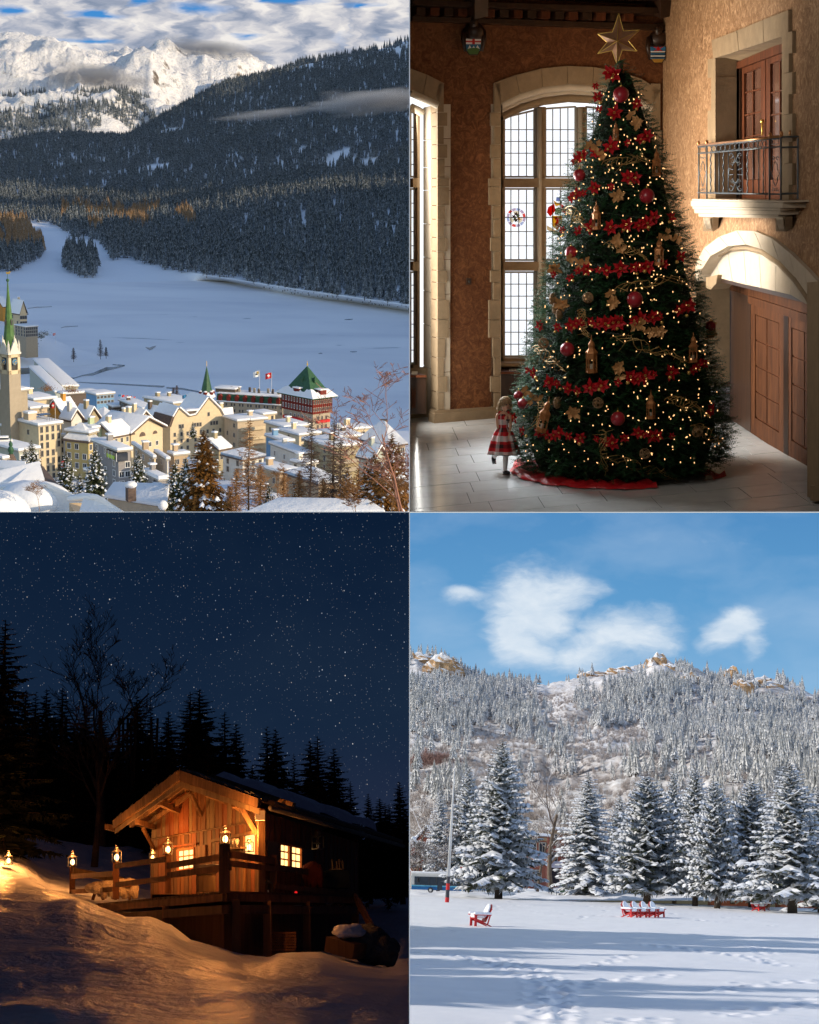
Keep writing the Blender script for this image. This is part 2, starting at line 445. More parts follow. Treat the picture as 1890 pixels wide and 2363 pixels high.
def hip_roof(L,W,H,rise,th,ov,ridge=.3):
 m=MB();b=[V((-ov,-ov,H)),V((L+ov,-ov,H)),V((L+ov,W+ov,H)),V((-ov,W+ov,H))]
 c=V((L/2,W/2,H+rise));k=[c.lerp(p+V((0,0,rise)),0)for p in b]
 if L>W:k=[c-V(((L-W)/2*ridge,0,0)),c+V(((L-W)/2*ridge,0,0))];tp=[k[0],k[1],k[1],k[0]]
 else:k=[c-V((0,(W-L)/2*ridge,0)),c+V((0,(W-L)/2*ridge,0))];tp=[k[0],k[0],k[1],k[1]]
 u=V((0,0,th));bt=[p+u for p in b];tt=[p+u for p in tp]
 vs=b+bt+tt;fs=[(3,2,1,0)]+[(i,(i+1)%4,(i+1)%4+4,i+4)for i in range(4)]+[(4+i,4+(i+1)%4,8+(i+1)%4,8+i)for i in range(4)]
 m.add(vs,fs);return m
def building(label,px,top,base,d,wl,wr,yaw,wall,roof='flat',rise=3.0,axis='x',nr=0,nl=0,nf=0,cat='building',name='town_building',ws=(1.1,1.6),
th=.7,ov=.5,roofmat='snow_roof',wall2=None,under=None,deep=14,sub=None,chim=1,wmesh=None,group=None,parapet=True,gm=None):
 C=TL.P(px,base,d);Hh=(base-top)*d/F*1.01;th_=R_(yaw)
 L=wr*d/(F*math.cos(th_));W=wl*d/(F*math.sin(th_))
 root=thing(TL,name,label,cat,C,th_,group);rnd=random.Random(int(px*7+top))
 m=MB();m.box((L/2,W/2,(Hh-deep)/2),(L,W,Hh+deep))
 wp=part('wall',m,M[wall],root,False)
 if roof=='flat':
  if parapet:
   e=MB();e.box((L/2,W/2,Hh+.03),(L+2*ov+.1,W+2*ov+.1,.25));part('eaves',e,M[under or 'frame'],root,False)
  s=roof_slab(L,W,Hh+.12,th,ov);part('roof_snow',s,M[roofmat],root,False,True,.22)
  for k in range(chim):
   c=MB();cx=rnd.uniform(.2,.8)*L;cy=rnd.uniform(.35,.8)*W;hh=rnd.uniform(1.2,2.2)
   c.box((cx,cy,Hh+th+hh/2),(rnd.uniform(.9,1.8),rnd.uniform(.9,1.6),hh));ch=part('chimney',c,M[wall],root,False)
   c=MB();c.box((cx,cy,Hh+th+hh+.2),(1.9,1.7,.4));part('chimney_snow',c,M['snow_roof'],ch,False,True,.12)
 elif roof=='gable':
  g=MB()
  if axis=='x':
   for x in(0,L-.3):g.prism([(x,0,Hh),(x,W/2,Hh+rise),(x,W,Hh)],(.3,0,0))
  else:
   for y in(0,W-.3):g.prism([(0,y,Hh),(L/2,y,Hh+rise),(L,y,Hh)],(0,.3,0))
  part('gable',g,M[gm or wall2 or wall],root,False)
  part('roof',gable_roof(L,W,Hh,rise,axis,.35,ov+.25),M[under or 'roofbrown'],root,False)
  s=gable_roof(L,W,Hh+.37,rise,axis,th,ov+.1);part('roof_snow',s,M[roofmat],root,False,True,.18)
  if chim:
   c=MB();cx=L*rnd.uniform(.3,.7);cy=W*rnd.uniform(.4,.6);c.box((cx,cy,Hh+rise+.8),(1.2,1.2,3));ch=part('chimney',c,M[wall],root,False)
   c=MB();c.box((cx,cy,Hh+rise+2.5),(1.4,1.4,.45));part('chimney_snow',c,M['snow_roof'],ch,False,True,.12)
 elif roof=='hip':
  part('roof',hip_roof(L,W,Hh,rise,.3,ov+.2),M[under or 'roofbrown'],root,False)
  part('roof_snow',hip_roof(L,W,Hh+.32,rise,th,ov),M[roofmat],root,False,True,.15)
 # windows
 for face,n,S in(('r',nr,L),('l',nl,W)):
  for f in range(nf):
   for k in range(n):
    z=Hh*(f+.5)/nf;u=S*(k+.5)/n
    if rnd.random()<.06:continue
    if face=='r':add_window(root,u,-.02,z,ws[0],ws[1],'r',wmesh)
    else:add_window(root,-.02,u,z,ws[0],ws[1],'l',wmesh)
 if wall2:
  for f in range(nf):  # balcony slabs and parapets along the right face
   b=MB();z=Hh*f/nf+.3;b.box((L/2,-.7,z),(L*.9,1.4,.2));b.box((L/2,-1.35,z+.55),(L*.9,.12,1.0));part('balcony',b,M[wall2],root,False)
 return root,L,W,Hh

# --- sky, lake, terrain
def sky_mat(name,fn):
 m=bpy.data.materials.new(name);m.use_nodes=True;n=m.node_tree;n.nodes.clear()
 c,s=fn(n);e=n.nodes.new('ShaderNodeEmission')
 n.links.new(c,e.inputs[0]);e.inputs[1].default_value=s
 o=n.nodes.new('ShaderNodeOutputMaterial');n.links.new(e.outputs[0],o.inputs[0]);return m
def blob(n,co,cx,cy,rx,ry,rot=0.0):
 """soft ellipse in the sky's own 0..1 coordinates"""
 mp=n.nodes.new('ShaderNodeMapping');mp.vector_type='TEXTURE'
 mp.inputs['Location'].default_value=(cx,cy,0);mp.inputs['Rotation'].default_value=(0,0,rot);mp.inputs['Scale'].default_value=(rx,ry,1)
 n.links.new(co,mp.inputs[0]);ln=n.nodes.new('ShaderNodeVectorMath');ln.operation='LENGTH';n.links.new(mp.outputs[0],ln.inputs[0])
 return math_(n,'SUBTRACT',1.0,ln.outputs['Value'],True)
def distort(n,co,scale,amt,detail=5):
 t=n.nodes.new('ShaderNodeTexNoise');t.inputs['Scale'].default_value=scale;t.inputs['Detail'].default_value=detail;n.links.new(co,t.inputs['Vector'])
 s=n.nodes.new('ShaderNodeVectorMath');s.operation='SUBTRACT';n.links.new(t.outputs['Color'],s.inputs[0]);s.inputs[1].default_value=(.5,.5,.5)
 k=n.nodes.new('ShaderNodeVectorMath');k.operation='SCALE';k.inputs['Scale'].default_value=amt;n.links.new(s.outputs[0],k.inputs[0])
 a=n.nodes.new('ShaderNodeVectorMath');n.links.new(co,a.inputs[0]);n.links.new(k.outputs[0],a.inputs[1])
 z=n.nodes.new('ShaderNodeVectorMath');z.operation='MULTIPLY';z.inputs[1].default_value=(1,1,0);n.links.new(a.outputs[0],z.inputs[0])
 return z.outputs[0]
def sky_dome(fr,name,d,px0,px1,r0,r1,material):
 """curved backdrop; UV (0..1, 0..1) runs over the part spanned"""
 m=MB();nu,nv=24,12
 for j in range(nv+1):
  for i in range(nu+1):
   u=i/nu;v=j/nv;m.v.append(fr.P(lerp(px0,px1,u),lerp(r0,r1,v),d))
 for j in range(nv):
  for i in range(nu):a=j*(nu+1)+i;m.f.append((a,a+1,a+nu+2,a+nu+1));m.m.append(0)
 me=m.mesh(name,material);uv=me.uv_layers.new(name='UVMap')
 for l in me.loops:
  i=l.vertex_index;uv.data[l.index].uv=((i%(nu+1))/nu,(i//(nu+1))/nv)
 return solo(fr,name,me,None,kind='structure')
def tl_sky(n):
 tc=n.nodes.new('ShaderNodeTexCoord');co=tc.outputs['UV']  # u: left-right, v: 0 bottom .. 1 top
 dz=distort(n,co,26.0,.045,9)
 st=n.nodes.new('ShaderNodeMapping');st.inputs['Scale'].default_value=(20,6.5,1);st.inputs['Rotation'].default_value=(0,0,-.10);n.links.new(dz,st.inputs[0])
 t=n.nodes.new('ShaderNodeTexNoise');t.inputs['Scale'].default_value=1.3;t.inputs['Detail'].default_value=7;t.inputs['Roughness'].default_value=.55;n.links.new(st.outputs[0],t.inputs['Vector'])
 holes=None
 for a in[((q[0]+700)/2800,(520-q[1])/620,q[2]/2800,q[3]/620,q[4])for q in((15,28,75,17,-.1),(225,34,95,15,-.25),(455,22,120,22,-.15),(320,6,60,12,0),(205,94,110,12,-.1),(565,84,55,11,0),(645,2,130,16,0),(830,12,60,14,.2),(-200,60,150,25,0),(1200,60,200,30,0))]:
  b=blob(n,dz,*a[:4],a[4]);holes=b if holes is None else math_(n,'MAXIMUM',holes,b)
 f=math_(n,'SUBTRACT',math_(n,'ADD',math_(n,'MULTIPLY',holes,1.35),math_(n,'MULTIPLY',t.outputs[0],2.2)),1.36,True)
 f=math_(n,'MULTIPLY',f,1.15,True)
 t2=n.nodes.new('ShaderNodeTexNoise');t2.inputs['Scale'].default_value=1.8;t2.inputs['Detail'].default_value=8;n.links.new(st.outputs[0],t2.inputs['Vector'])
 cl=ramp(n,t2.outputs[0],[(.30,(.20,.26,.38)),(.43,(.38,.42,.52)),(.53,(.66,.65,.68)),(.64,(.90,.86,.82))])
 bl=ramp(n,dz,[(0,(.2,.45,.75)),(1,(.02,.22,.62))]);sp=n.nodes.new('ShaderNodeSeparateXYZ');n.links.new(co,sp.inputs[0]);n.links.new(sp.outputs[1],bl.inputs[0])
 return mixc(n,f,cl.outputs[0],bl.outputs[0]),1.0
sky_dome(TL,'sky',15000,-700,2100,520,-100,sky_mat('cloudy_blue_sky',tl_sky))

def disp_f(a,s,o=6,z=0.0,hf=1.0):
 def f(p,u,v):
  k=fbm((p.x,p.y,p.z+z),o,s)
  return V((0,0,k*a*min(1,v*8)))
 return f
def massif(p,u,v):
 e=min(1,v*5)*(1 if v<.93 else 1);q=V((p.x,p.y*.8,p.z*1.1))*.00085
 r=noise.ridged_multi_fractal(q,1.0,2.1,7,1.0,2.0)-1.1;f2=noise.fractal(V(p)*.006,.8,2.2,5)
 amp=1.0 if v<.80 else.35
 return V((0,0,(r*185*amp+f2*34)*e))
far=Sheet(TL,[
[(-160,345,5200),(300,345,5200),(1150,340,5600)],
[(-160,290,5700),(130,285,5700),(260,300,5700),(330,320,5700),(1150,320,5900)],
[(-160,235,6200),(0,222,6200),(60,250,6100),(130,214,6200),(190,206,6300),(260,222,6300),(330,250,6200),(420,285,6200),(1150,300,6400)],
[(-160,165,7300),(60,190,7200),(150,180,7300),(250,190,7400),(350,170,7400),(450,230,7300),(1150,260,7400)],
[(-160,125,8600),(100,130,8500),(250,150,8600),(360,140,8600),(450,165,8600),(560,195,8600),(1150,240,8600)],
[(-160,92,9800),(0,90,9800),(60,86,9800),(125,90,9800),(168,120,9900),(240,122,9900),(280,132,9800),(330,140,9700),(372,124,9500),(388,100,9400),(402,99,9400),(425,116,9400),(480,132,9500),(520,140,9500),(560,142,9500),(620,152,9600),(660,185,9700),(1150,230,9700)],
[(-160,200,10900),(1150,300,10900)]],-160,1150,300,150,massif)
def massif_mat(n_):
 m,n,b=newmat(n_)
 f=up_mix(n,.50,.68,tuple(TL.up),ns=.022,noise_amt=.95)
 t=noise_node(n,.02,6);rk=ramp(n,t.outputs[0],[(.3,(.05,.045,.04)),(.7,(.20,.15,.10))])
 n.links.new(mixc(n,f,rk.outputs[0],(.88,.86,.84)),b.inputs['Base Color']);b.inputs['Roughness'].default_value=.8
 t2=noise_node(n,.012,8,.7);add_bump(n,b,t2.outputs[0],1.0,40);return m
M['massif']=massif_mat('snowy_rock');solo(TL,'mountain',far.mb(),M['massif'],kind='structure',smooth=True)

def hill_disp(p,u,v):
 e=max(0,min(1,(v-.2)*4));return V((0,0,fbm((p.x,p.y,0),4,.0022)*22*e+fbm((p.x,p.y,3),3,.012)*3*e))
shoreline=[(-80,668,0),(0,664,0),(100,657,0),(192,655,0),(330,651,0),(477,648,0),(521,650,0),(650,676,0),(713,686,0),(850,704,0),(945,719,0),(1300,760,0)]
def shore_d(c,z=-.15):return[(x,y,TL.G(x,y,z).y)for x,y,_ in c]
def level(c):return[(x,y,TL.G(x,y,150-d*(y-330)/F).y)for x,y,d in c]
hill=Sheet(TL,[
shore_d(shoreline),
[(-80,600,1999),(100,590,2070),(230,597,2010),(330,612,1900),(480,634,1745),(700,668,1572),(945,702,1430),(1300,740,1290)],
[(-80,545,2450),(130,540,2500),(280,545,2400),(500,565,2200),(700,590,2000),(945,620,1780),(1300,640,1600)],
[(-80,500,2850),(130,505,2850),(280,500,2800),(500,500,2600),(700,510,2350),(945,530,2100),(1300,520,1900)],
[(-80,420,3500),(300,400,3500),(600,380,3150),(945,380,2700),(1300,300,2400)],
[(-80,368,4000),(85,327,4000),(290,324,3900),(450,312,3850),(600,290,3650),(945,250,3250),(1300,120,3000)],
[(-80,380,4300),(85,337,4350),(280,334,4350),(310,318,4350),(400,258,4400),(520,197,4400),(640,168,4400),(700,152,4300),(800,137,4200),(880,114,4100),(945,90,4000),(1300,-30,3800)],
[(-80,430,4900),(290,400,4900),(500,300,5000),(945,200,4800),(1300,80,4600)]],-80,1300,220,150,hill_disp)
M['tsnow']=snowmat('hillside_snow',.05,.4,1.0)
solo(TL,'hillside',hill.mb(),M['tsnow'],kind='structure',smooth=True)
# unseen ridge shaped to keep the low sun off the ice and the woods
ridge=Sheet(TL,[[(0,0,0)]*2]*0 or[
[(-80,900,10),(10,900,10)]]*2,0,1,1,1)
ridge.g=[];prof=[(560,0),(600,.45),(650,.85),(700,1.0),(800,.7),(950,0)]
NR=90
for j,(x,k)in enumerate(prof):
 row=[]
 for i in range(NR+1):
  y=lerp(480,4700,i/NR);h=620+60*math.sin(i*.35)+40*fbm((y,1,1),3,.004)
  h*=min(1,max(0,(y-485)/90));q=abs(y-2150)/170.0
  if q<1:h=lerp(225,h,q*q)  # notch added so the sun reaches the larch strip
  q=abs(y-2470)/190.0
  if q<1:h=min(h,lerp(370,h,q*q))  # lower notch added so the sun reaches the cloud bank
  row.append(V((x+y*.06,y,h*k+(0 if k else-5))))
 ridge.g.append(row)
ridge.nu=NR;ridge.nv=len(prof)-1
solo(TL,'ridge',ridge.mb(),M['tsnow'],kind='structure',smooth=True)

def lake_mat():
 m,n,b=newmat('lake_ice')
 t=noise_node(n,.004,6,.55,stretch=(1,2.4,1),dist=.6)
 r=ramp(n,t.outputs[0],[(.32,(.74,.74,.78)),(.52,(.90,.89,.90)),(.7,(.95,.94,.94))])
 t2=noise_node(n,.012,5,.5,stretch=(1,3.0,1),dist=1.4);f=ramp(n,t2.outputs[0],[(.265,(1,1,1)),(.30,(0,0,0))])
 n.links.new(mixc(n,f.outputs[0],r.outputs[0],(.16,.22,.26)),b.inputs['Base Color']);b.inputs['Roughness'].default_value=.5
 t3=noise_node(n,.08,5);add_bump(n,b,t3.outputs[0],.15,.3);return m
lk=MB();pl=[TL.G(x,y+0,0)for x,y,_ in shoreline];far_e=[V((p.x,p.y+60,0))for p in pl]
lk.add([V((-700,640,0)),V((900,640,0)),V((900,1900,0)),V((-700,1900,0))],[(0,1,2,3)])
solo(TL,'lake',lk,lake_mat(),kind='structure')
M['water']=mat('open_water',(.035,.06,.065),.25,.2,.05,spec=.5)
def crack(pts,name='open_water'):
 m=MB();n=len(pts)
 vs=[TL.G(x,y,.12)for x,y,_ in pts]+[TL.G(x,y-h,.12)for x,y,h in pts]
 m.add(vs,[(i,i+1,n+i+1,n+i)for i in range(n-1)]);return solo(TL,name,m,M['water'],kind='structure')
crack([(44,864,14),(70,862,17),(95,860,14),(118,855,5),(122,852,1)])
crack([(150,880,1),(190,868,3),(215,866,6),(245,856,9),(262,852,5),(288,845,3),(260,842,2)])
crack([(160,881,1),(200,884,2),(260,887,3),(330,891,3),(375,894,4),(380,892,2)])
crack([(384,896,3),(420,899,4),(462,906,3),(468,906,1)])
crack([(336,802,1),(345,808,6),(352,806,7),(360,799,1)])
crack([(95,868,1),(140,871,2),(170,872,1)])
crack([(140,757,1),(150,755,2),(180,753,1)]);crack([(795,738,1),(806,738,2),(814,737,1)]);crack([(808,812,1),(815,813,2),(824,812,1)]);crack([(735,816,1),(740,816,2),(744,816,1)])
crack([(63,712,1),(85,710,2),(120,708,1)])
# peninsula
pen=Sheet(TL,[level(c)for c in[
[(-80,868,1003),(40,850,1038),(90,848,1042),(150,846,1046),(200,843,1052),(235,838,1063),(252,830,1080),(256,827,1086)],
[(-80,800,1060),(40,800,1075),(90,798,1085),(150,812,1085),(200,822,1082),(235,829,1082),(250,826,1090),(256,826.5,1090)],
[(-80,735,1120),(40,755,1110),(85,765,1110),(115,780,1110),(150,797,1105),(200,812,1100),(235,821,1100),(250,824,1096),(256,826,1094)],
[(-80,722,1200),(30,745,1180),(85,762,1150),(115,779,1135),(150,796,1120),(200,813,1112),(235,823,1106),(250,825.5,1100),(256,827,1096)],
[(-80,700,1400),(30,740,1300),(85,770,1220),(115,790,1165),(150,802,1140),(200,816,1122),(235,826,1112),(250,828,1104),(256,829,1096)]]],-80,256,60,30,
lambda p,u,v:V((0,0,fbm((p.x,p.y,0),4,.05)*1.1*min(1,v*6)*(1-u**6))))
solo(TL,'peninsula',pen.mb(),M['tsnow'],kind='structure',smooth=True)
# town slope
town=Sheet(TL,[
[(x,y,TL.G(x,y,-.1).y)for x,y in((-100,893),(100,905),(250,925),(400,940),(650,962),(780,988),(945,992),(1100,1000))],
[(-100,985,700),(400,1000,680),(780,1035,640),(1100,1045,640)],
[(-100,1080,470),(400,1085,460),(1100,1110,470)],
[(-100,1190,330),(1100,1190,330)],[(-100,1330,230),(1100,1330,230)],[(-100,1700,150),(1100,1700,150)]],-100,944.5,60,40,
lambda p,u,v:V((0,0,fbm((p.x,p.y,0),4,.03)*2.2*min(1,v*8))))
solo(TL,'snow_slope',town.mb(),M['tsnow'],kind='structure',smooth=True)

# --- woods
firs=[solo(TL,'pine_tree',far_conifer(40+k,19+2*k,3.6+.2*k),[M['fir'],M['bark']],'dark frosted conifer standing in the wood along the far lake shore','tree','conifers along the far shore')for k in range(3)]
larches=[solo(TL,'larch_tree',far_conifer(60+k,20+2*k,3.4,9,8),[M['larch'],M['bark']],'golden brown larch in the sunlit strip of wood above the lake','tree','golden larches above the lake')for k in range(2)]
def in_poly(x,y,P):
 c=False;j=len(P)-1
 for i in range(len(P)):
  if(P[i][1]>y)!=(P[j][1]>y)and x<(P[j][0]-P[i][0])*(y-P[i][1])/(P[j][1]-P[i][1])+P[i][0]:c=not c
  j=i
 return c
tree_edge=[(245,578),(262,603),(282,598),(300,600),(340,612),(370,622),(410,628),(470,640),(520,640),(620,664),(700,680),(800,692),(945,712),(1300,752),(1300,300),(945,330),(-90,430),(-90,506),(70,512),(85,515),(130,520),(175,556),(190,545),(220,556)]
clumpL=[(-90,515),(60,512),(75,540),(100,565),(104,590),(75,606),(40,625),(-90,640)]
clumpM=[(143,600),(150,578),(180,572),(215,585),(230,625),(220,640),(185,645),(150,622)]
def lower(x,y,p):return in_poly(x,y,tree_edge)or in_poly(x,y,clumpL)or in_poly(x,y,clumpM)
def is_larch(x,y):
 n=noise.noise(V((x*.02,y*.03,0)))
 return(140<x<520 and 482+14*noise.noise(V((x*.03,1,1)))<y<528+14*noise.noise(V((x*.02,5,1)))and n>-.25+max(0,x-330)*.004)or(in_poly(x,y,clumpL)and y<585 and n>-.35)
near=hill.scatter(9500,lower,rT,.03,.50)
near=[p for p in near if noise.noise(V((p.x,p.y,0))*.008)>-.55]
near.sort(key=lambda p:p.y)
lar=[p for p in near if is_larch(*TL.pix(p))];con=[p for p in near if not is_larch(*TL.pix(p))]
vis=[p for p in con if-20<TL.pix(p)[0]<940][:300];vset=set(id(p)for p in vis)
for i,p in enumerate(vis):dup(TL,firs[i%3],p,rT.uniform(0,6),rT.uniform(.7,1.25))
vl=[p for p in lar if-20<TL.pix(p)[0]<940][:120];vls=set(id(p)for p in vl)
for i,p in enumerate(vl):dup(TL,larches[i%2],p,rT.uniform(0,6),rT.uniform(.7,1.2))
for k,f in enumerate(firs):f.matrix_world=TL.M@Matrix.Translation(TL.G(470+18*k,638+k,2.0))
for k,f in enumerate(larches):f.matrix_world=TL.M@Matrix.Translation(TL.P(300+30*k,540,2400))
scatter_stuff(TL,'conifer_forest',[p for p in con if id(p)not in vset],firs,'dense frosted conifer forest on the lower hillside across the lake','forest',.7,1.3)
scatter_stuff(TL,'larch_wood',[p for p in lar if id(p)not in vls],larches,'sunlit golden larch wood behind the far shore','forest',.7,1.2)
def gapok(x,y,p):
 if 830<x<875 and 372-(x-830)*.25<y<384-(x-830)*.2+6:return False
 return noise.noise(V((p.x,p.y,0))*.006)>-.5 and not(870<x<960 and y<130 and rT.random()<.75)and not(690<x<960 and y<165 and rT.random()<.35)
upper=hill.scatter(26000,gapok,rT,.46,.87)
scatter_stuff(TL,'conifer_forest',upper,firs,'dark blue shaded conifer forest covering the mountain side','forest',.6,1.2)
midm=far.scatter(5200,lambda x,y,p:205<y<345 and x<700 and(noise.noise(V((p.x,p.y,p.z))*.0022)+(y-290)*.006)>-.02,rT,.05,.55)
scatter_stuff(TL,'conifer_forest',midm,firs,'sparse pines climbing the lower snowy mountain','forest',.8,1.5)

# --- clouds resting on the slopes
def cloud_mat(name,dens,scale,c=(.95,.94,.93)):
 m=bpy.data.materials.new(name);m.use_nodes=True;n=m.node_tree;n.nodes.clear()
 p=n.nodes.new('ShaderNodeVolumePrincipled');p.inputs['Color'].default_value=(*c,1);p.inputs['Anisotropy'].default_value=.3
 tc=n.nodes.new('ShaderNodeTexCoord');ln=n.nodes.new('ShaderNodeVectorMath');ln.operation='LENGTH';n.links.new(tc.outputs['Object'],ln.inputs[0])
 t=n.nodes.new('ShaderNodeTexNoise');t.inputs['Scale'].default_value=scale;t.inputs['Detail'].default_value=4;n.links.new(tc.outputs['Object'],t.inputs['Vector'])
 e=math_(n,'SUBTRACT',1.0,ln.outputs['Value'],True)
 f=math_(n,'MULTIPLY',math_(n,'SUBTRACT',math_(n,'ADD',math_(n,'MULTIPLY',e,1.1),math_(n,'MULTIPLY',t.outputs[0],1.3)),.95,True),dens)
 n.links.new(f,p.inputs['Density']);o=n.nodes.new('ShaderNodeOutputMaterial');n.links.new(p.outputs[0],o.inputs['Volume']);return m
def cloud(px,py,d,rx,ry,rz,rot,dens,label,sc_=2.0,c=(.95,.94,.93)):
 m=MB();m.sphere((0,0,0),1.0,20,12);o=solo(TL,'cloud',m,cloud_mat('cloud_mist',dens,sc_,c),label,'cloud',kind='stuff')
 o.matrix_world=TL.M@Matrix.Translation(TL.P(px,py,d))@Matrix.Rotation(rot,4,'Y')@Matrix.Diagonal((rx,ry,rz,1));return o
cloud(860,232,2750,165,90,30,-.10,.05,'bright flat cloud bank hanging in front of the dark forest slope')
cloud(620,262,2950,150,60,14,-.12,.03,'thin wisp of cloud trailing across the forest slope')
cloud(215,178,7000,330,250,105,.1,.016,'pale cloud drifting over the snowy ridge at left',2.4,(.95,.9,.84))
cloud(480,112,8600,430,250,80,.08,.016,'cloud catching on the rocky summit',2.4,(.9,.88,.87))
M['clockblue']=mat('clock_blue',(.03,.16,.32),.5,.2)
# --- town buildings
B=building
fl={}
# church tower
def church():
 d=430.0;C=TL.P(22.6,925,d);k=d/F;root=thing(TL,'church_tower','tall stone church tower with clock faces and a green copper spire','church tower',C,R_(45))
 S=23*k/math.cos(R_(45));rows=lambda r:(925-r)*k*1.01
 m=MB();m.box((S/2,S/2,(rows(866)-30)/2),(S,S,rows(866)+30));part('stone_shaft',m,M['stone'],root,False)
 m=MB();z0,z1=rows(866),rows(822);c=.22*S
 for x in(c/2,S-c/2):
  for y in(c/2,S-c/2):m.box((x,y,(z0+z1)/2),(c,c,z1-z0))
 m.box((S/2,S/2,(z0+z1)/2-.4*(z1-z0)),(S,S,.2*(z1-z0)));m.box((S/2,S/2,z1-.07*(z1-z0)),(S,S,.14*(z1-z0)))
 part('belfry',m,M['cream'],root,False)
 m=MB();m.box((S/2,S/2,(z0+z1)/2),(S*.7,S*.7,z1-z0-.1));part('belfry_opening',m,M['metal_d'],root,False)

 for fx in(0,1):
  cx=V((S/2,-.03,lerp(z0,z1,.64)))if fx==0 else V((-.03,S/2,lerp(z0,z1,.64)));q=MB();r=S*.23;nrm=V((0,-1,0))if fx==0 else V((-1,0,0));tn=V((1,0,0))if fx==0 else V((0,-1,0))
  pts=[cx+tn*r*math.cos(a*math.pi/12)+V((0,0,r*math.sin(a*math.pi/12)))for a in range(24)];q.prism(pts,nrm*.15);ck=part('clock_face',q,M['clockblue'],root,False)
  q=MB()
  for a in range(12):
   an=a*math.pi/6;p=cx+nrm*.18+(tn*math.cos(an)+V((0,0,math.sin(an))))*r*.8;q.box(p,(.12,.12,.22))
  q.bar(cx+nrm*.2,cx+nrm*.2+tn*r*.55+V((0,0,r*.1)),.12,.12);q.bar(cx+nrm*.2,cx+nrm*.2+V((0,0,-r*.75))+tn*-.2,.1,.1);part('clock_hands',q,M['gold'],ck,False)
 m=MB();z2=rows(818);m.box((S/2,S/2,(z1+z2)/2+.1),(S*1.12,S*1.12,z2-z1));part('cornice',m,M['white'],root,False)
 z3=rows(795)
 for x,y,ax in((S/2,0,0),(0,S/2,1),(S/2,S,0),(S,S/2,1)):
  m=MB();w_=S*.44;dx=V((w_,0,0))if ax==0 else V((0,w_,0));off=V((0,.5,0))if ax==0 else V((.5,0,0));c=V((x,y,z2+.1))-off*.5
  m.prism([c-dx*.5*2*.9,c+dx*.9,c+V((0,0,(z3-z2)*1.25))+dx*0],off);m.tube([c+V((0,0,(z3-z2)*1.0)),c+V((0,0,(z3-z2)*1.7))],[.28,.05],5);part('gablet',m,M['white'],root,False)
 for x in(.05*S,.95*S):
  for y in(.05*S,.95*S):m=MB();m.tube([(x,y,z2),(x,y,z2+(z3-z2)*.8),(x,y,z2+(z3-z2)*1.25)],[.35,.3,.02],5);part('pinnacle',m,M['white'],root,False)
 m=MB();zt=rows(658);n=8;rr=S*.50;c=V((S/2,S/2,0))
 m.lathe([(rr*1.0,z2+.1),(rr*.66,rows(765)),(rr*.42,rows(725)),(rr*.2,rows(690)),(.12,zt)],8,c,math.pi/8);part('spire',m,M['copper_l'],root,False)
 for a in range(4):
  an=a*math.pi/2+math.pi*1.0;m=MB();p=c+V((math.cos(an),math.sin(an),0))*rr*.52+V((0,0,rows(752)));m.box(p,(.5,.5,1.0));m.tube([p+V((0,0,.5)),p+V((0,0,1.3))],[.4,.02],4);part('spire_lucarne',m,M['metal_d'],root,False)
 m=MB();m.sphere(c+V((0,0,zt+.1)),.45,8,6);m.tube([c+V((0,0,zt)),c+V((0,0,rows(642)))],.07,5);part('finial',m,M['copper'],root,False)
 m=MB();m.box(c+V((.1,-.1,rows(641))),(.95,.08,.5),-.7);m.box(c+V((.5,-.4,rows(638.5))),(.35,.08,.3),-.7);part('weathervane',m,M['gold'],root,False)
church()
B('low stone church nave with long snowy roof beside the tower',30,905,945,455,60,30,45,'stone','flat',chim=0)

def arch(px,top,base,d,cols):pass
b1,L,W,H=B('tall beige hotel with seven rows of windows and a roof terrace',92,983,1112,425,53,47,40,'cream',nr=4,nl=0,nf=7,ws=(1.0,1.9),deep=8,chim=0)
add=lambda root,m,name,mt,bev=0.0,sm=False:part(name,m,mt,root,False,sm,bev)
m=MB();m.box((1.6,W*.65,H+1.6),(2.6,2.4,2.0));add(b1,m,'roof_hut',M['beige']);m=MB();m.box((1.6,W*.65,H+2.9),(3.0,2.8,.6));add(b1,m,'roof_hut_snow',M['snow_roof'],.2,True)
m=MB()
for x in[3.6+.8*i for i in range(6)]:m.bar((x,1.2,H+.8),(x,1.2,H+2.1),.06,.06);m.bar((x,W-1,H+.8),(x,W-1,H+2.1),.06,.06)
for z in(1.4,2.1):m.bar((3.5,1.2,H+z),(8.0,1.2,H+z),.05,.05);m.bar((3.5,W-1,H+z),(8,W-1,H+z),.05,.05);m.bar((3.5,1.2,H+z),(3.5,W-1,H+z),.05,.05)
add(b1,m,'terrace_railing',M['metal_d'])
m=MB();m.box((5.6,W*.6,H+1.9),(3.4,2.6,.15));add(b1,m,'terrace_canopy',M['glass'])
for i in range(3):add_window(b1,-.02,W*(.2+.3*i),H*(.55 if i!=1 else.85),1.0,1.5,'l')
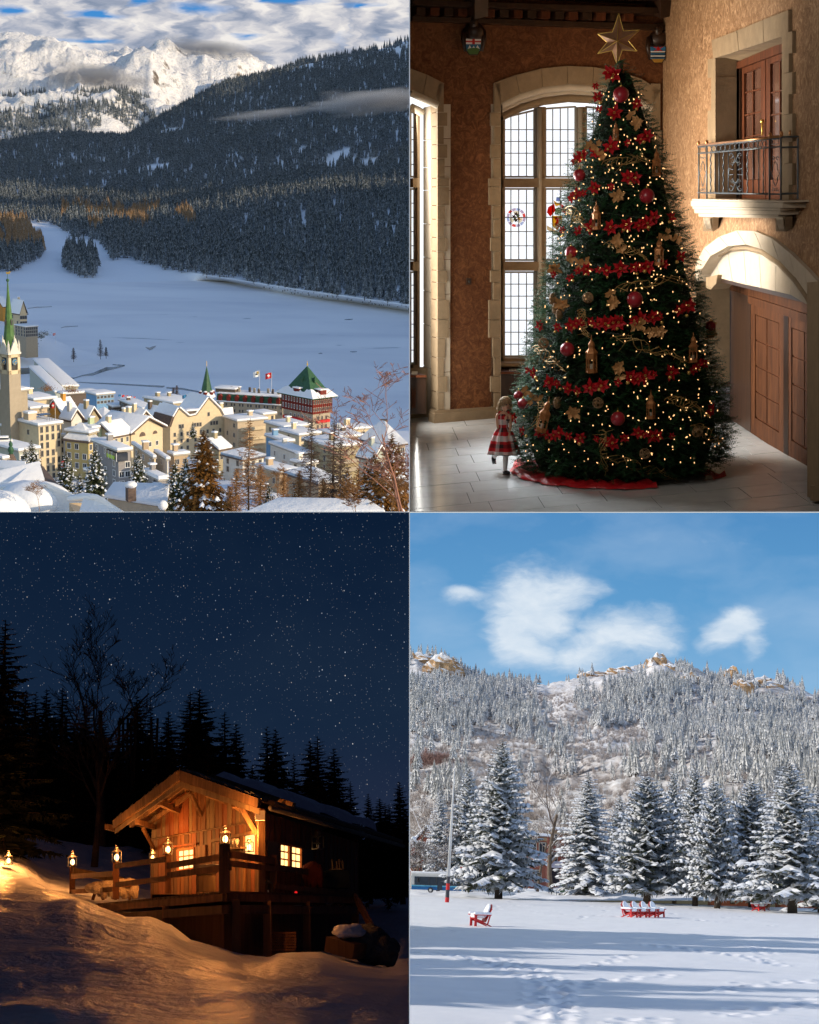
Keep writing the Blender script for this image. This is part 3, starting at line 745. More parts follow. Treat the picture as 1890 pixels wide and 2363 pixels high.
# letters down the corner pier are too small to read: a strip of raised marks
m=MB()
for i in range(12):m.box((.45,-.06,H*.60-i*.62),(.38,.06,.42))
add(b1,m,'sign_letters',M['roofbrown'])
B('narrow beige annex joined to the right of the tall hotel',139,1008,1108,431,4,9,40,'cream',nr=1,nf=5,chim=0)
B('beige hotel wing with a blue shaded flat roof at the left edge',40,990,1050,455,70,14,50,'beige',nl=4,nf=2,wmesh=WMW,chim=0)
B('grey green flat roofed building with white shutters at the left',45,1042,1085,392,75,40,42,'greygreen',nl=0,nr=2,nf=1,ws=(2.6,3.0),wmesh=WMW,chim=0)
B('small cream flat roofed house at the lower left edge',8,1060,1100,370,30,8,45,'cream',chim=0)
def snowy_car():
 C=TL.P(9,1022,402);root=thing(TL,'parked_car','white car under snow parked on the flat roof at the left','car',C,R_(8))
 m=MB();m.box((0,0,.65),(4.4,1.8,.6));add(root,m,'body',M['frame_w'],.15,True)
 m=MB();m.box((-.1,0,1.2),(2.4,1.6,.55));add(root,m,'cabin',M['glass'],.2,True);m=MB();m.box((-.1,0,1.6),(2.6,1.7,.35));add(root,m,'roof_snow',M['snow_roof'],.12,True)
 for x in(-1.4,1.4):m=MB();m.tube([(x,-.92,.35),(x,-.7,.35)],.35,12);add(root,m,'wheel',M['metal_d'])
snowy_car()
def onion():
 C=TL.P(26,1072,372);k=372/F;root=thing(TL,'onion_turret','little turret with green onion dome and thin spike at the left','turret',C)
 m=MB();m.lathe([(1.55,-6),(1.55,.3),(.95,1.9),(.5,2.6)],8);add(root,m,'base',M['roofbrown'])
 m=MB();m.lathe([(.5,2.5),(.45,2.9),(.62,3.1),(.72,3.6),(.55,4.1),(.3,4.4),(.5,4.7),(.38,5.2),(.08,5.7),(.03,7.0)],12);add(root,m,'onion_dome',M['copper'],0,True)
onion()
B('yellow hotel with brown mansard storey beside the tall beige hotel',205,1022,1088,424,55,18,60,'yellow',nl=3,nf=3,nr=2,ws=(1.3,1.7),wmesh=WMW,roof='hip',rise=4.2,ov=.4,under='roofbrown',th=.5)
B('brown attic storey of the yellow hotel with its roof balcony',205,1001,1022,425,53,17,60,'olive',nl=3,nf=1,nr=1,deep=0,chim=0,parapet=True)
g1,L,W,H=B('grey concrete cube apartment house with green corner balcony',274,1040,1128,384,66,27,28,'grey',nl=3,nr=2,nf=4,ws=(1.5,1.6),wmesh=WMW,deep=6)
m=MB();m.box((.6,2.2,H*.86),(3.0,6.4,2.0));add(g1,m,'corner_loggia',M['glass'])
M['lime']=mat('lime_glass',(.35,.55,.03),.3,.2);m=MB();m.box((-.95,2.4,H*.83),(.06,4.4,.9));add(g1,m,'balcony_panel',M['lime'])
m=MB()
for y in(-.95,1.6,3.6,5.4):m.box((-.95,y,H*.86),(.1,.12,2.1))
add(g1,m,'loggia_frame',M['frame_w'])
B('tiny white annex with snow cap between yellow hotel and grey cube',206,1088,1120,388,8,4,40,'white',chim=0)
# cream arch-window house
a1,L,W,H=B('cream house with arched windows under a wide snowy gable',303,1000,1052,455,80,70,50,'cream','gable',rise=3.6,axis='y',nf=0,ov=1.0,th=.6,chim=1)
def arched(root,x,z,r):
 m=MB();pts=[V((x+r*math.cos(a*math.pi/10),-.02,z+r*math.sin(a*math.pi/10)))for a in range(11)];m.prism(pts,(0,-.08,0));part('arched_window',m,M['roofbrown'],root,False)
arched(a1,L*.35,H*.78,1.3);arched(a1,L*.75,H*.78,1.0)
for i in range(4):add_window(a1,L*(.15+.22*i),-.02,H*.35,1.2,1.5,'r',WMW)
for i in range(3):add_window(a1,-.02,W*(.15+.2*i),H*.5,1.3,1.8,'l',WMW)
m=MB();m.box((-1.4,W*.3,H*.28),(2.8,W*.6,.3));m.box((-2.7,W*.3,H*.28+.6),(.2,W*.6,1.2));add(a1,m,'terrace',M['cream'])
B('cream house wing with terrace left of the arched windows',262,1008,1052,450,50,36,50,'cream','gable',rise=3.0,axis='x',nl=2,nr=3,nf=2,ov=.8,wmesh=WMW)
B('tan two storey house below the arched window house',356,1056,1115,405,55,0.6,18,'tan',nl=3,nf=2,ws=(1.6,1.6),wmesh=WMW,chim=1)
B('narrow white house with blue shutters beside the tan house',386,1060,1112,404,29,3,18,'white',nl=1,nf=2,ws=(1.5,1.6),wmesh=WMW,chim=0)
B('low grey shed with thick snow roof and dark openings',368,1108,1125,374,40,16,25,'grey',nl=2,nf=1,ws=(2.4,1.6),th=1.0)
B('brown house in shade behind the big spruce',402,1050,1112,418,12,32,30,'tan',nr=2,nf=2,chim=1)
# big cream hotel with two gables
d8=520;C8=TL.P(393,1046,d8);h8=thing(TL,'gabled_hotel','big cream hotel with two tall gables and rows of small windows','hotel',C8,R_(32));k8=d8/F
L8=128*k8/math.cos(R_(32));W8=40*k8/math.sin(R_(32));H8=60*k8;e=lambda x,z:V((L8*x,0,z*k8))
front=[e(0,-40),e(0,60),e(.07,82),e(.17,108),e(.36,84),e(.47,82),e(.64,106),e(.78,104),e(.92,78),e(1.0,62),e(1,-40)]
front=[e(0,-40),e(0,62),e(.06,84),e(.155,104),e(.33,82),e(.46,84),e(.69,122),e(.90,92),e(1.0,66),e(1,-40)]
m=MB();m.prism(front,(0,W8,0));part('wall',m,M['cream'],h8,False)
for a,b_ in((1,2),(2,3),(3,4),(4,5),(5,6),(6,7),(7,8)):
 pa,pb=front[a],front[b_];nrm=V((-(pb-pa).z,0,(pb-pa).x)).normalized();off=V((0,W8+.8,0));o_=V((0,-.4,0))
 m=MB();m.prism([pa+o_,pb+o_,pb+o_+nrm*.75,pa+o_+nrm*.75],off);part('roof_snow',m,M['snow_roof']if(a,b_)!=(1,2)else M['roofbrown'],h8,False)
 m=MB();m.prism([pa+V((0,-.55,0)),pb+V((0,-.55,0)),pb+V((0,-.55,0))+nrm*.25,pa+V((0,-.55,0))+nrm*.25],(0,.14,0));part('gable_trim',m,M['roofbrown'],h8,False)
for f,xs in((.08,[.08,.2,.31,.45,.56,.67,.78,.9]),(.36,[.08,.2,.31,.45,.56,.67,.78,.9]),(.62,[.08,.2,.31,.45,.55,.67,.78,.9]),(.92,[.17,.22,.44,.49,.54,.74,.79,.84]),(1.28,[.69])):
 for x in xs:add_window(h8,L8*x,-.02,f*62*k8+.6,.95,1.5,'r',WM)
for f in(.3,.7):add_window(h8,-.02,W8*.6,f*60*k8,.8,1.3,'l',WM)
m=MB();m.box((L8*.40,1.2,90*k8),(4.6,2.2,1.5));part('dormer',m,M['dark'],h8,False);m=MB();m.box((L8*.40,1.0,90*k8+1.0),(5.2,3.0,.6));part('dormer_snow',m,M['snow_roof'],h8,False,True,.15)
B('grey slated roof wing behind the big gabled hotel',500,990,1040,545,8,38,30,'cream','gable',rise=6.5,axis='x',nr=3,nf=3,under='roofbrown',th=.35)
B('dark chalet with snow covered gables behind the cream hotel',352,968,1005,590,24,27,42,'dark','gable',rise=4,axis='y',nr=3,nl=3,nf=2)
# palace hotel
dP=640;kP=dP/F
def palace():
 C=TL.P(721,1010,dP);root=thing(TL,'palace_tower','red brown hotel tower with steep green pyramid roof by the lake','tower',C,R_(38));th=R_(38)
 L=47*kP/math.cos(th);W=68*kP/math.sin(th);z=lambda r:(1010-r)*kP
 m=MB();m.box((L/2,W/2,(z(955)-14)/2),(L*.92,W*.96,z(955)+14));part('stone_base',m,M['stone'],root,False)
 m=MB();m.box((L/2,W/2,(z(955)+z(918))/2),(L,W,z(918)-z(955)));part('timber_storeys',m,M['redbrown'],root,False)
 for k in range(10):
  m=MB();x=L*k/9;m.box((x,-.1,(z(955)+z(918))/2),(.25,.25,z(918)-z(955)));part('timber_post',m,M['redbrown'],root,False)
 for k in range(12):
  m=MB();y=W*k/11;m.box((-.1,y,(z(955)+z(918))/2),(.25,.25,z(918)-z(955)));part('timber_post',m,M['redbrown'],root,False)
 for f in range(2):
  zz=lerp(z(955),z(918),.28+.46*f)
  for k in range(9):add_window(root,L*(k+.5)/9,-.04,zz,.8,1.7,'r',WM)
  for k in range(11):add_window(root,-.04,W*(k+.5)/11,zz,.8,1.9,'l',WMW)
 for f in range(2):
  zz=z(966)-f*3.6
  for k in range(6):add_window(root,-.04+L*.04,W*(k+.8)/8,zz,1.0,1.8,'l',WMW)
  m=MB();m.box((L*.04-.7,W*.62,zz-1.1),(1.2,W*.6,1.1));part('balcony',m,M['red'],root,False)
  for k in range(3):
   m=MB();m.box((L*(.3+.22*k),-.2,zz-1.3),(L*.2,1.6,1.1));part('balcony',m,M['red'],root,False)
   add_window(root,L*(.3+.22*k),W*.015,zz,1.0,1.8,'r',WM)
 ap=V((L/2,W/2,z(840)-1.6));b=[V((-1.8,-1.8,z(919))),V((L+1.8,-1.8,z(919))),V((L+1.8,W+1.8,z(919))),V((-1.8,W+1.8,z(919)))]
 mid=[p.lerp(ap,.40)+V((0,0,-(ap.z-p.z)*.12))for p in b]
 for i in range(4):
  j=(i+1)%4;m=MB();m.add([b[i],b[j],mid[j],mid[i],ap],[(0,1,2,3),(3,2,4)]);part('roof_face',m,M['copper'],root,False)
  q=MB();n=12;u=lambda p:p+V((0,0,.45))+(V((p.x-L/2,p.y-W/2,0)).normalized()*.25)
  rnd=random.Random(i);top=[];bot=[]
  for t in range(n+1):
   s_=t/n;lo=b[i].lerp(b[j],s_);hi=mid[i].lerp(mid[j],s_);f=rnd.uniform(.45,.9)if 2<t<n-1 else rnd.uniform(.75,1.0);bot.append(u(lo));top.append(u(lo.lerp(hi,f)))
  q.add(bot+top,[(t,t+1,n+2+t,n+1+t)for t in range(n)]);part('roof_snow',q,M['snow_roof'],root,False)
 for(x,y)in((L/2,1.0),(1.0,W/2)):
  m=MB();p=V((x,y,z(905)));m.box(p,(3.2,3.2,1.9));part('dormer',m,M['redbrown'],root,False);q=MB();q.box(p+V((0,0,1.2)),(4.2,4.2,.5));part('dormer_snow',q,M['snow_roof'],root,False,True,.15)
  c2=V((x,y,0)).lerp(V((L/2,W/2,0)),.45);m=MB();m.box((c2.x,c2.y,z(882)),(1.5,1.5,1.2));m.tube([(c2.x,c2.y,z(882)+.6),(c2.x,c2.y,z(882)+1.9)],[1.3,.02],4);part('roof_dormer',m,M['copper'],root,False)
 m=MB();m.tube([ap-V((0,0,.3)),ap+V((0,0,2.0))],.12,6);m.sphere(ap+V((0,0,.6)),.4,8,6);part('finial',m,M['gold'],root,False)
 # long wing
 C=TL.P(652,962,668);k=668/F;th=R_(20)
 wroot=thing(TL,'palace_wing','long hotel wing with green mansard roof and red dormers','hotel wing',C,R_(160));Lw=152*k/math.cos(R_(20));zz=lambda r:(962-r)*k
 slope=0.0
 m=MB();m.box((Lw/2,-6,(zz(934)-20)/2),(Lw,12,zz(934)+20));part('wall',m,M['stone'],wroot,False)
 m=MB();m.prism([(0,.6,zz(934)),(0,-.6,zz(918)),(0,-11.4,zz(918)),(0,-12.6,zz(934))],(Lw,0,0));part('mansard_roof',m,M['copper'],wroot,False)
 m=MB();m.box((Lw/2,-6,zz(918)+.35),(Lw*.99,10.6,.6));part('roof_snow',m,M['snow_roof'],wroot,False,True,.2)
 m=MB();m.box((Lw/2,.5,zz(934)+.1),(Lw+.6,1.4,.5));part('eaves_snow',m,M['snow_roof'],wroot,False,True,.15)
 for i in range(8):
  x=Lw*(i+.5)/8;m=MB();m.box((x,.3,zz(928)),(1.5,1.6,1.7));m.prism([(x-1.1,1.2,zz(928)+.8),(x+1.1,1.2,zz(928)+.8),(x,1.2,zz(928)+2.1)],(0,-2.2,0));dm=part('dormer',m,M['redbrown'],wroot,False)
  for(w0,w1)in((.3,.7),):
   for h_ in(.75,.25):
    for xx in(x-1.2,x+1.2):
     o=add_window(wroot,xx,.03,zz(934)*h_,.9,1.5,'r',WM);o.rotation_euler=(0,0,math.pi)
 for i,x in enumerate((.12,.22,.3,.42,.5,.58,.72,.85)):
  m=MB();m.box((Lw*x,-5.5-(i%3),zz(918)+1.5),(.9,.9,2.2));part('chimney',m,M['dark']if i%2 else M['stone'],wroot,False)
 m=MB();m.box((Lw*.9,-6,zz(918)+1.2),(9,7,1.6));part('roof_house',m,M['dark'],wroot,False);m=MB();m.box((Lw*.9,-6,zz(918)+2.3),(10,8,.6));part('roof_house_snow',m,M['snow_roof'],wroot,False,True,.2)
 # small turret
 C=TL.P(477,935,700);k=700/F;root=thing(TL,'hotel_turret','slim hotel turret with pointed green roof left of the long wing','turret',C,0,None,1.25)
 m=MB();m.lathe([(2.3,-14),(2.3,3.0)],10);part('wall',m,M['stone'],root,False)
 m=MB();m.lathe([(3.0,3.0),(2.0,5.0),(1.25,8.5),(.08,14.0)],8);part('cone_roof',m,M['copper'],root,False)
 m=MB();m.lathe([(3.25,3.1),(3.0,3.6),(2.2,4.9),(2.0,4.7)],8);part('roof_snow',m,M['snow_roof'],root,False)
 for a in range(6):
  an=a*1.047+.3;m=MB();p=V((2.2*math.cos(an),2.2*math.sin(an),4.6));m.sphere(p,.8,8,6);part('dormer',m,M['redbrown'],root,False);m=MB();m.sphere(p+V((0,0,.5)),.7,8,6,(1,1,.6));part('dormer_snow',m,M['snow_roof'],root,False)
 m=MB();m.tube([(0,0,13.8),(0,0,16)],.08,5);part('finial',m,M['gold'],root,False)
palace()
def flag(px,py,d,label,kind,hgt=6.0,w_=2.6,h=2.4):
 C=TL.P(px,py,d);root=thing(TL,'flag',label,'flag',C-V((0,0,hgt)));m=MB();m.tube([(0,0,-2),(0,0,hgt)],.07,5);add(root,m,'pole',M['frame_w'])
 m=MB();n=6;vs=[]
 for i in range(n+1):
  x=-w_*i/n;y=.25*math.sin(i*1.3);dr=-.25*w_*(i/n)**1.5;vs+=[(x,y,hgt-.1+dr),(x,y,hgt-.1-h+dr)]
 m.add(vs,[(2*i,2*i+2,2*i+3,2*i+1)for i in range(n)]);cl=add(root,m,'cloth',M[{'swiss':'red','white':'flagwhite','blue':'clockblue','red':'red'}[kind]])
 if kind=='swiss':
  c=V((-w_*.5,-.35,hgt-h*.6));m=MB();m.box(c,(w_*.5,.05,h*.16));m.box(c,(w_*.16,.06,h*.5));part('cross',m,M['flagwhite'],cl,False)
 if kind=='white':
  c=V((-w_*.3,-.35,hgt-h*.35));m=MB();m.box(c,(w_*.3,.05,h*.4));part('yellow_field',m,M['gold'],cl,False);m=MB();m.box(c+V((-.4,0,-.8)),(.9,.05,.5));part('dark_emblem',m,M['metal_d'],cl,False)
flag(599,855,650,'white flag with yellow and dark emblem flying over the palace roof','white')
flag(627,859,650,'red flag with white cross flying over the palace roof','swiss')
flag(431,910,620,'dark blue flag above the gabled hotel roof','blue',5,1.8,1.4)
flag(127,928,470,'red flag standing on the roof behind the beige hotel','swiss',4,1.2,1.6)
flag(128,768,1120,'small red flag on the point beyond the church','swiss',6,1.8,1.6)
for i,x in enumerate((280,288,296,305,313)):
 flag(x,909+i*1.4,800,('small dark blue flag, leftmost of the row by the lake','small red flag, second of the row by the lake','small red flag, middle of the row by the lake','small red flag, fourth of the row by the lake','small red flag, rightmost of the row by the lake')[i],'blue' if i==0 else 'red',5,1.5,1.0)
flag(150,1060,420,'red and white flag hanging at the corner of the tall beige hotel','swiss',3,1.0,1.8)
# other houses
B('beige terraced flats with wide snowy roof in front of the palace wing',548,972,1040,520,30,68,28,'beige',nr=0,nf=3,wall2='cream',nl=2)
B('small cream roof block on the terraced flats',608,958,974,530,25,28,35,'cream',nr=2,nf=1,chim=0,deep=4)
B('yellowish stepped flats with snowy roof below the palace tower',655,987,1035,500,40,60,30,'cream',nr=4,nl=2,nf=2)
B('beige flats just below the red tower',690,1005,1040,480,45,50,33,'cream',nr=3,nf=2,nl=1)
B('blue grey flat roof house with dark window band',655,1020,1050,455,38,22,25,'blue',nl=4,nf=1,ws=(2.0,1.0))
B('white low building with snow roof in the middle of the right side',690,1048,1085,430,62,30,25,'white',nl=3,nr=2,nf=1,wmesh=WMW)
B('dark balconied apartment block at the right',765,1032,1092,425,60,70,30,'olive',nr=0,nl=2,nf=3,wall2='stone')
B('cream block with flat snow roof behind the dark apartments',810,992,1030,520,35,26,35,'cream',nr=2,nf=1)
B('low cream block by the shore at the right',832,990,1010,600,25,30,25,'cream',nr=2,nf=1,chim=0)
B('long roofed dark building sloping down to the shore',780,1010,1045,500,40,60,25,'dark',nr=3,nf=1)
B('grey stone villa with tall hipped snow roof at the right edge',897,1031,1078,450,62,42,38,'stone','hip',rise=6.0,nl=3,nr=3,nf=2,ws=(1.6,1.8),wmesh=WMW,th=.5)
m=MB();C=TL.P(885,985,470);hc=thing(TL,'chimney_stack','square stone chimney rising beside the hipped roof','chimney',C);m.box((0,0,-1),(1.8,1.8,6));add(hc,m,'stack',M['stone']);m=MB();m.box((0,0,2.1),(2.1,2.1,.35));add(hc,m,'cap',M['dark'])
B('small house with snowy gable below the stone villa',862,1062,1085,410,32,34,40,'greygreen','gable',rise=3.2,axis='y',nf=1,nr=1)
B('snowy roofed house among the bare larches',645,1090,1120,385,50,40,35,'tan','flat',nf=2,nr=3,nl=2)
B('pale pink house with rounded snow roof between the bare trees',705,1072,1110,400,30,26,40,'white',nr=2,nl=2,nf=2)
B('low snowy house at the lower right between tree trunks',735,1118,1160,350,70,50,30,'tan','hip',rise=2,nf=1,nr=3,nl=2)
B('yellow and brown chalet behind the big spruce',505,1038,1072,435,45,25,45,'olive','gable',rise=2.0,axis='x',nr=2,nf=1,gm='roofbrown')
B('snow covered house right of the big spruce',560,1062,1100,410,45,50,38,'white','hip',rise=1.6,nf=2,nr=3,nl=2)
B('cream flat building behind the church with two windows',80,925,965,500,45,45,35,'cream',nr=2,nf=1,ws=(1.3,1.8))
B('long beige flat building in front of the church',72,945,985,470,80,34,40,'beige',nl=5,nf=1,ws=(.9,.9))
B('yellow wooden house with big snow roof behind the beige hotel',142,955,985,500,32,30,50,'orange','gable',rise=3.6,axis='x',nr=2,nf=1)
B('small white gabled house in the cluster behind the yellow hotel',165,972,1000,480,24,22,45,'white','gable',rise=3.0,axis='y',nf=1,nr=1)
B('brown gabled chalet in the cluster behind the yellow hotel',203,970,1000,490,30,24,45,'olive','gable',rise=3.4,axis='y',nf=1,nr=2)
B('round roofed snowy house right of the brown chalet',240,972,1000,500,30,28,40,'white','hip',rise=3.0,nf=1,nr=2)
B('green tinted annex with snow roof at the end of the cluster',213,990,1015,450,30,20,45,'green',nr=1,nf=1)
B('cream house with broad snow roof right of the cluster',282,985,1010,500,40,34,40,'cream','gable',rise=2.8,axis='x',nf=1,nr=2)
B('big white roofed house left of the dark chalet',318,978,1010,520,36,34,42,'cream','gable',rise=3.6,axis='y',nf=1,nr=2)
B('flat snowy station hall beside the lake',145,893,906,800,110,34,14,'greygreen',nf=0,chim=0,th=.9)
B('second flat snowy station roof in front of the hall',128,906,918,760,100,22,14,'greygreen',nf=0,chim=0,th=.9)
B('open platform roof with snow and dark pillars',150,910,926,720,12,64,32,'dark',nf=0,chim=0,th=.8,ov=1.2)
B('blue building with snow roof beside the station',223,912,935,690,26,38,35,'blue',nr=5,nf=2,ws=(1.4,1.3),chim=0)
B('flat glass fronted hall near the lake with thick snow',262,940,960,620,14,66,22,'dark',nr=6,nf=1,ws=(2.2,1.6),chim=1)
B('long low snow roof in front of the glass hall',330,945,962,600,60,30,25,'dark',nl=4,nf=1,ws=(2,1.2),chim=1)
B('wide flat snowy roof left of the hotel turret',400,932,960,640,70,56,40,'olive',nr=2,nf=1,chim=2)
B('yellow gabled house on the point beyond the church',47,728,765,1090,26,14,38,'cream','gable',rise=9,axis='y',nr=3,nl=2,nf=3,ws=(2,2.6))
B('dark long building on the point beyond the church',60,756,778,1060,28,24,38,'stone',nr=6,nl=4,nf=3,ws=(1.8,2.2),chim=0)
B('pale villa behind the yellow house at the left edge',8,710,745,1150,30,12,38,'orange','gable',rise=6,axis='x',nf=2,nr=1)
B('white chalet hotel on the meadow across the lake',142,570,578,2330,26,18,40,'white','gable',rise=4.5,axis='x',nf=1,nr=4,nl=3,ws=(3,2.4),deep=12)
B('smaller white farmhouse right of the chalet hotel',180,566,572,2400,8,16,40,'white','gable',rise=4.0,axis='x',nf=1,nr=2,ws=(3,2.4),deep=12)
# foreground snow domes and roofs
def snow_roof_f(label,pts,th=1.2):
 """foreground roof: outline of its snow, thick, with a wall below"""
 c=sum((p for p in pts),V((0,0,0)))/len(pts);root=thing(TL,'snowy_roof_house',label,'house',c)
 m=MB();m.prism([p-V((0,0,th))for p in pts],(0,0,th));part('roof_snow',m,M['snow_roof'],root,True,True,.35)
 m=MB();q=[c.lerp(p,.93)-V((0,0,th+.02))for p in pts];m.prism([p-V((0,0,9))for p in q],(0,0,9));part('wall',m,M['olive'],root);return root
P=TL.P
def dome(label,px,py,d,rx,ry,rz,wallh=8):
 C=P(px,py,d);root=thing(TL,'snow_domed_house',label,'house',C-V((0,0,rz)));m=MB();m.sphere((0,0,0),1,24,14,(rx,ry,rz));add(root,m,'roof_snow',M['snow_roof'],0,True)
 m=MB();m.tube([(0,0,-wallh),(0,0,-.3)],min(rx,ry)*.8,16);add(root,m,'wall',M['olive'])
dome('house under a smooth rounded snow dome at the lower left corner',-8,1132,240,5.2,5,4.2)
def ridge_roof(label,a,b,c_,e,w=.9):
 da,db=a.y,b.y;pe,pc=TL.pix(e),TL.pix(c_);ra,rb_=TL.pix(a)[1],TL.pix(b)[1];e=TL.P(*pe,da-7*abs(pe[1]-ra)/52);c_=TL.P(*pc,db-7*abs(pc[1]-rb_)/52)
 """pitched foreground roof from four picture points with distances: ridge a-b, eave e-c"""
 root=thing(TL,'snow_roofed_house',label,'house',c_);m=MB();back=[V((a.x*2-e.x,a.y*2-e.y,e.z)),V((b.x*2-c_.x,b.y*2-c_.y,c_.z))]
 u=V((0,0,w));m.add([e,c_,b,a,back[0],back[1]]+[p+u for p in(e,c_,b,a,back[0],back[1])],[(0,1,2,3),(3,2,5,4),(9,8,7,6),(10,11,8,9),(0,6,7,1),(1,7,8,2),(2,8,11,5),(5,11,10,4),(4,10,9,3),(3,9,6,0)])
 part('roof_snow',m,M['snow_roof'],root,True,True,.3)
 m=MB();q=[e,c_,back[1],back[0]];ce=sum(q,V((0,0,0)))/4;q=[ce.lerp(p,.9)-V((0,0,.1))for p in q];m.prism([p-V((0,0,10))for p in q],(0,0,10));part('wall',m,M['beige'],root);return root
dome('house under a broad snow mound beside the bare brown bush',78,1112,265,6.2,6,3.0)
ridge_roof('house with long smooth snow roof running down to the lower edge',P(60,1118,275),P(110,1125,262),P(270,1195,225),P(100,1210,235))
ridge_roof('house with rounded snow roof at the lower middle',P(195,1150,250),P(225,1152,245),P(300,1200,225),P(180,1200,232))
r1=ridge_roof('house with broad blue shaded snow roof and a small chimney',P(262,1121,310),P(392,1126,300),P(385,1173,262),P(240,1150,275))
m=MB();q=P(302,1138,290);m.box(q,(1.6,1.4,3.0),.4);part('chimney',m,M['roofbrown'],r1);m=MB();m.sphere(q+V((0,0,1.6)),1.2,10,8,(1,1,.6));part('chimney_snow',m,M['snow_roof'],r1,smooth=True)
m=MB();q=P(376,1166,268);m.sphere(q,.9,10,8);part('vent_snow',m,M['snow_roof'],r1,smooth=True)
ridge_roof('small house with a white snow cap behind the lower roof',P(355,1118,330),P(372,1118,328),P(392,1136,320),P(330,1134,322),.6)
ridge_roof('house with wide white snow roof at the lower right',P(640,1160,240),P(850,1163,235),P(890,1190,222),P(560,1195,225))
ridge_roof('house with shaded blue snow roof at the lower left edge',P(-30,1068,320),P(60,1072,315),P(62,1090,300),P(-30,1088,305),.8)
r2=ridge_roof('house with brown gable and big blue snow roof below the green onion dome',P(-30,1100,300),P(92,1072,305),P(118,1122,275),P(-30,1122,280),.8)
g=MB();g.prism([P(93,1073,300),P(140,1128,280),P(112,1135,274)],(0,1.0,0));part('gable',g,M['roofbrown'],r2)
# trees in and around the town
M['spruce']=mat('spruce_needles',(.050,.060,.022),.75,.5,1.5,spec=.2)
M['spruce_b']=mat('rusty_spruce_needles',(.19,.085,.018),.8,.55,.9,spec=.15)
M['twig']=mat('golden_larch_twigs',(.26,.13,.05),.85,.35,1.0)
M['twig_red']=mat('reddish_twigs',(.34,.16,.11),.8,.3,1.0)
M['twig_dark']=mat('dark_twigs',(.085,.055,.04),.9,.35,1.0)
def mk_spruce(fr,seed,H,R,nb,snow,needle_m,label,group=None,name='spruce_tree',trunk='bark',snowm='snow',**kw):
 cr,sn,tr=conifer(seed,H,R,nb,snow,**kw);root=thing(fr,name,label,'tree',(0,0,0),0,group)
 part('crown',cr,[M[needle_m],M[trunk]],root,False);part('trunk',tr,M[trunk],root,False,True)
 if snow>0:part('snow_on_branches',sn,M[snowm],root,False,True,kind='stuff')
 return root
def place(fr,root,base,rz=0.0,s=1.0):root.matrix_world=fr.M@Matrix.Translation(base)@Matrix.Rotation(rz,4,'Z')@Matrix.Scale(s,4)
s1=mk_spruce(TL,5,16.5,6.0,230,.10,'spruce_b','large rusty brown spruce in front of the town',droop=.5,z0=.03)
place(TL,s1,P(470,1200,270)-V((0,0,.2)))
s2=mk_spruce(TL,6,11,3.9,110,.25,'spruce','dark green snowy spruce left of the grey cube house','dark spruces between the lower houses',droop=.45,z0=.04)
sp=[(75,1125,350,1.0,'dark spruce in front of the tall beige hotel, left of the pair'),(60,1128,345,.85,'darker thin spruce, outermost left of the pair by the hotel'),(154,1145,330,.9,'dark spruce beside the corner of the tall hotel'),(222,1150,320,1.0,'snowy spruce standing in front of the grey cube'),
(320,1122,345,.75,'snowy spruce in front of the low grey shed'),(185,1160,325,.6,'bushy dark conifer below the yellow hotel'),(405,1180,300,.95,'dark green spruce left of the large brown spruce'),(430,1185,292,1.0,'dark spruce leaning on the large brown one'),
(620,1190,285,.55,'small young spruce at the lower middle edge'),(683,1180,300,.5,'young yellowish spruce at the lower right'),(445,1010,520,.5,'small dark conifer against the gabled hotel'),(165,962,520,.5,'dark snowy conifer behind the yellow house')]
for x,y,d,s_,lb in sp:dup(TL,s2,P(x,y,d),rT.uniform(0,6),s_,lb)
place(TL,s2,P(345,1190,300),1.0,.4);s2['label']='tiny snowy spruce at the lower edge beside the chimney roof'
s3=mk_spruce(TL,8,12,4.6,120,.12,'spruce_b','rusty spruce in the thicket at the lower right','rusty spruces in the lower right thicket',droop=.5,z0=.03)
for x,y,d,s_,lb in((800,1195,260,.75,'rusty spruce under the stone villa, left of the thicket'),(860,1190,255,.95,'rusty spruce in the middle of the lower right thicket'),(915,1195,250,1.05,'rusty spruce at the far right of the thicket'),(845,1120,330,.5,'small dark topped spruce in front of the stone villa'),(760,1195,280,.45,'low rusty spruce beside the twin trunks'),(900,1185,240,1.1,'tallest rusty spruce at the right edge')):dup(TL,s3,P(x,y,d),rT.uniform(0,6),s_,lb)
place(TL,s3,P(885,1200,235),.3,.8)
def larch(px,py,d,H,seed,label,m_='twig',group=None,r=.2,spread=.62):
 """slender trunk with many thin level branches"""
 rnd=random.Random(seed);root=thing(TL,'bare_larch',label,'tree',P(px,py,d),0,group);t=MB();t.tube([(0,0,-1),(rnd.uniform(-.2,.2),0,H*.5),(rnd.uniform(-.3,.3),0,H)],[r,r*.6,.03],6);part('trunk',t,M['bark'],root,False)
 b=MB()
 for i in range(120):
  z=H*lerp(.12,.98,(i/120)**.9);a=i*2.4+rnd.uniform(-.5,.5);L=(H-z)*.24+.5;L*=rnd.uniform(.6,1.2);dr=V((math.cos(a),math.sin(a),0));p=V((0,0,z));pts=[p+dr*L*q+V((0,0,L*(-.15*q+.22*q*q)))+V((rnd.uniform(-.1,.1),rnd.uniform(-.1,.1),rnd.uniform(-.1,.1)))*L for q in(0,.35,.7,1)]
  b.tube(pts,[.07,.055,.04,.02],3,False)
  for k in range(13):
   q=rnd.uniform(.15,1);p0=pts[min(int(q*3),2)].lerp(pts[min(int(q*3)+1,3)],q*3%1);e_=p0+V((rnd.uniform(-1,1),rnd.uniform(-1,1),rnd.uniform(-.9,.2)))*L*.3
   b.tube([p0,e_],[.035,.015],3,False)
 part('branches',b,M[m_],root,False);return root
larch(574,1190,285,18.5,1,'tall golden brown bare larch right of the big spruce')
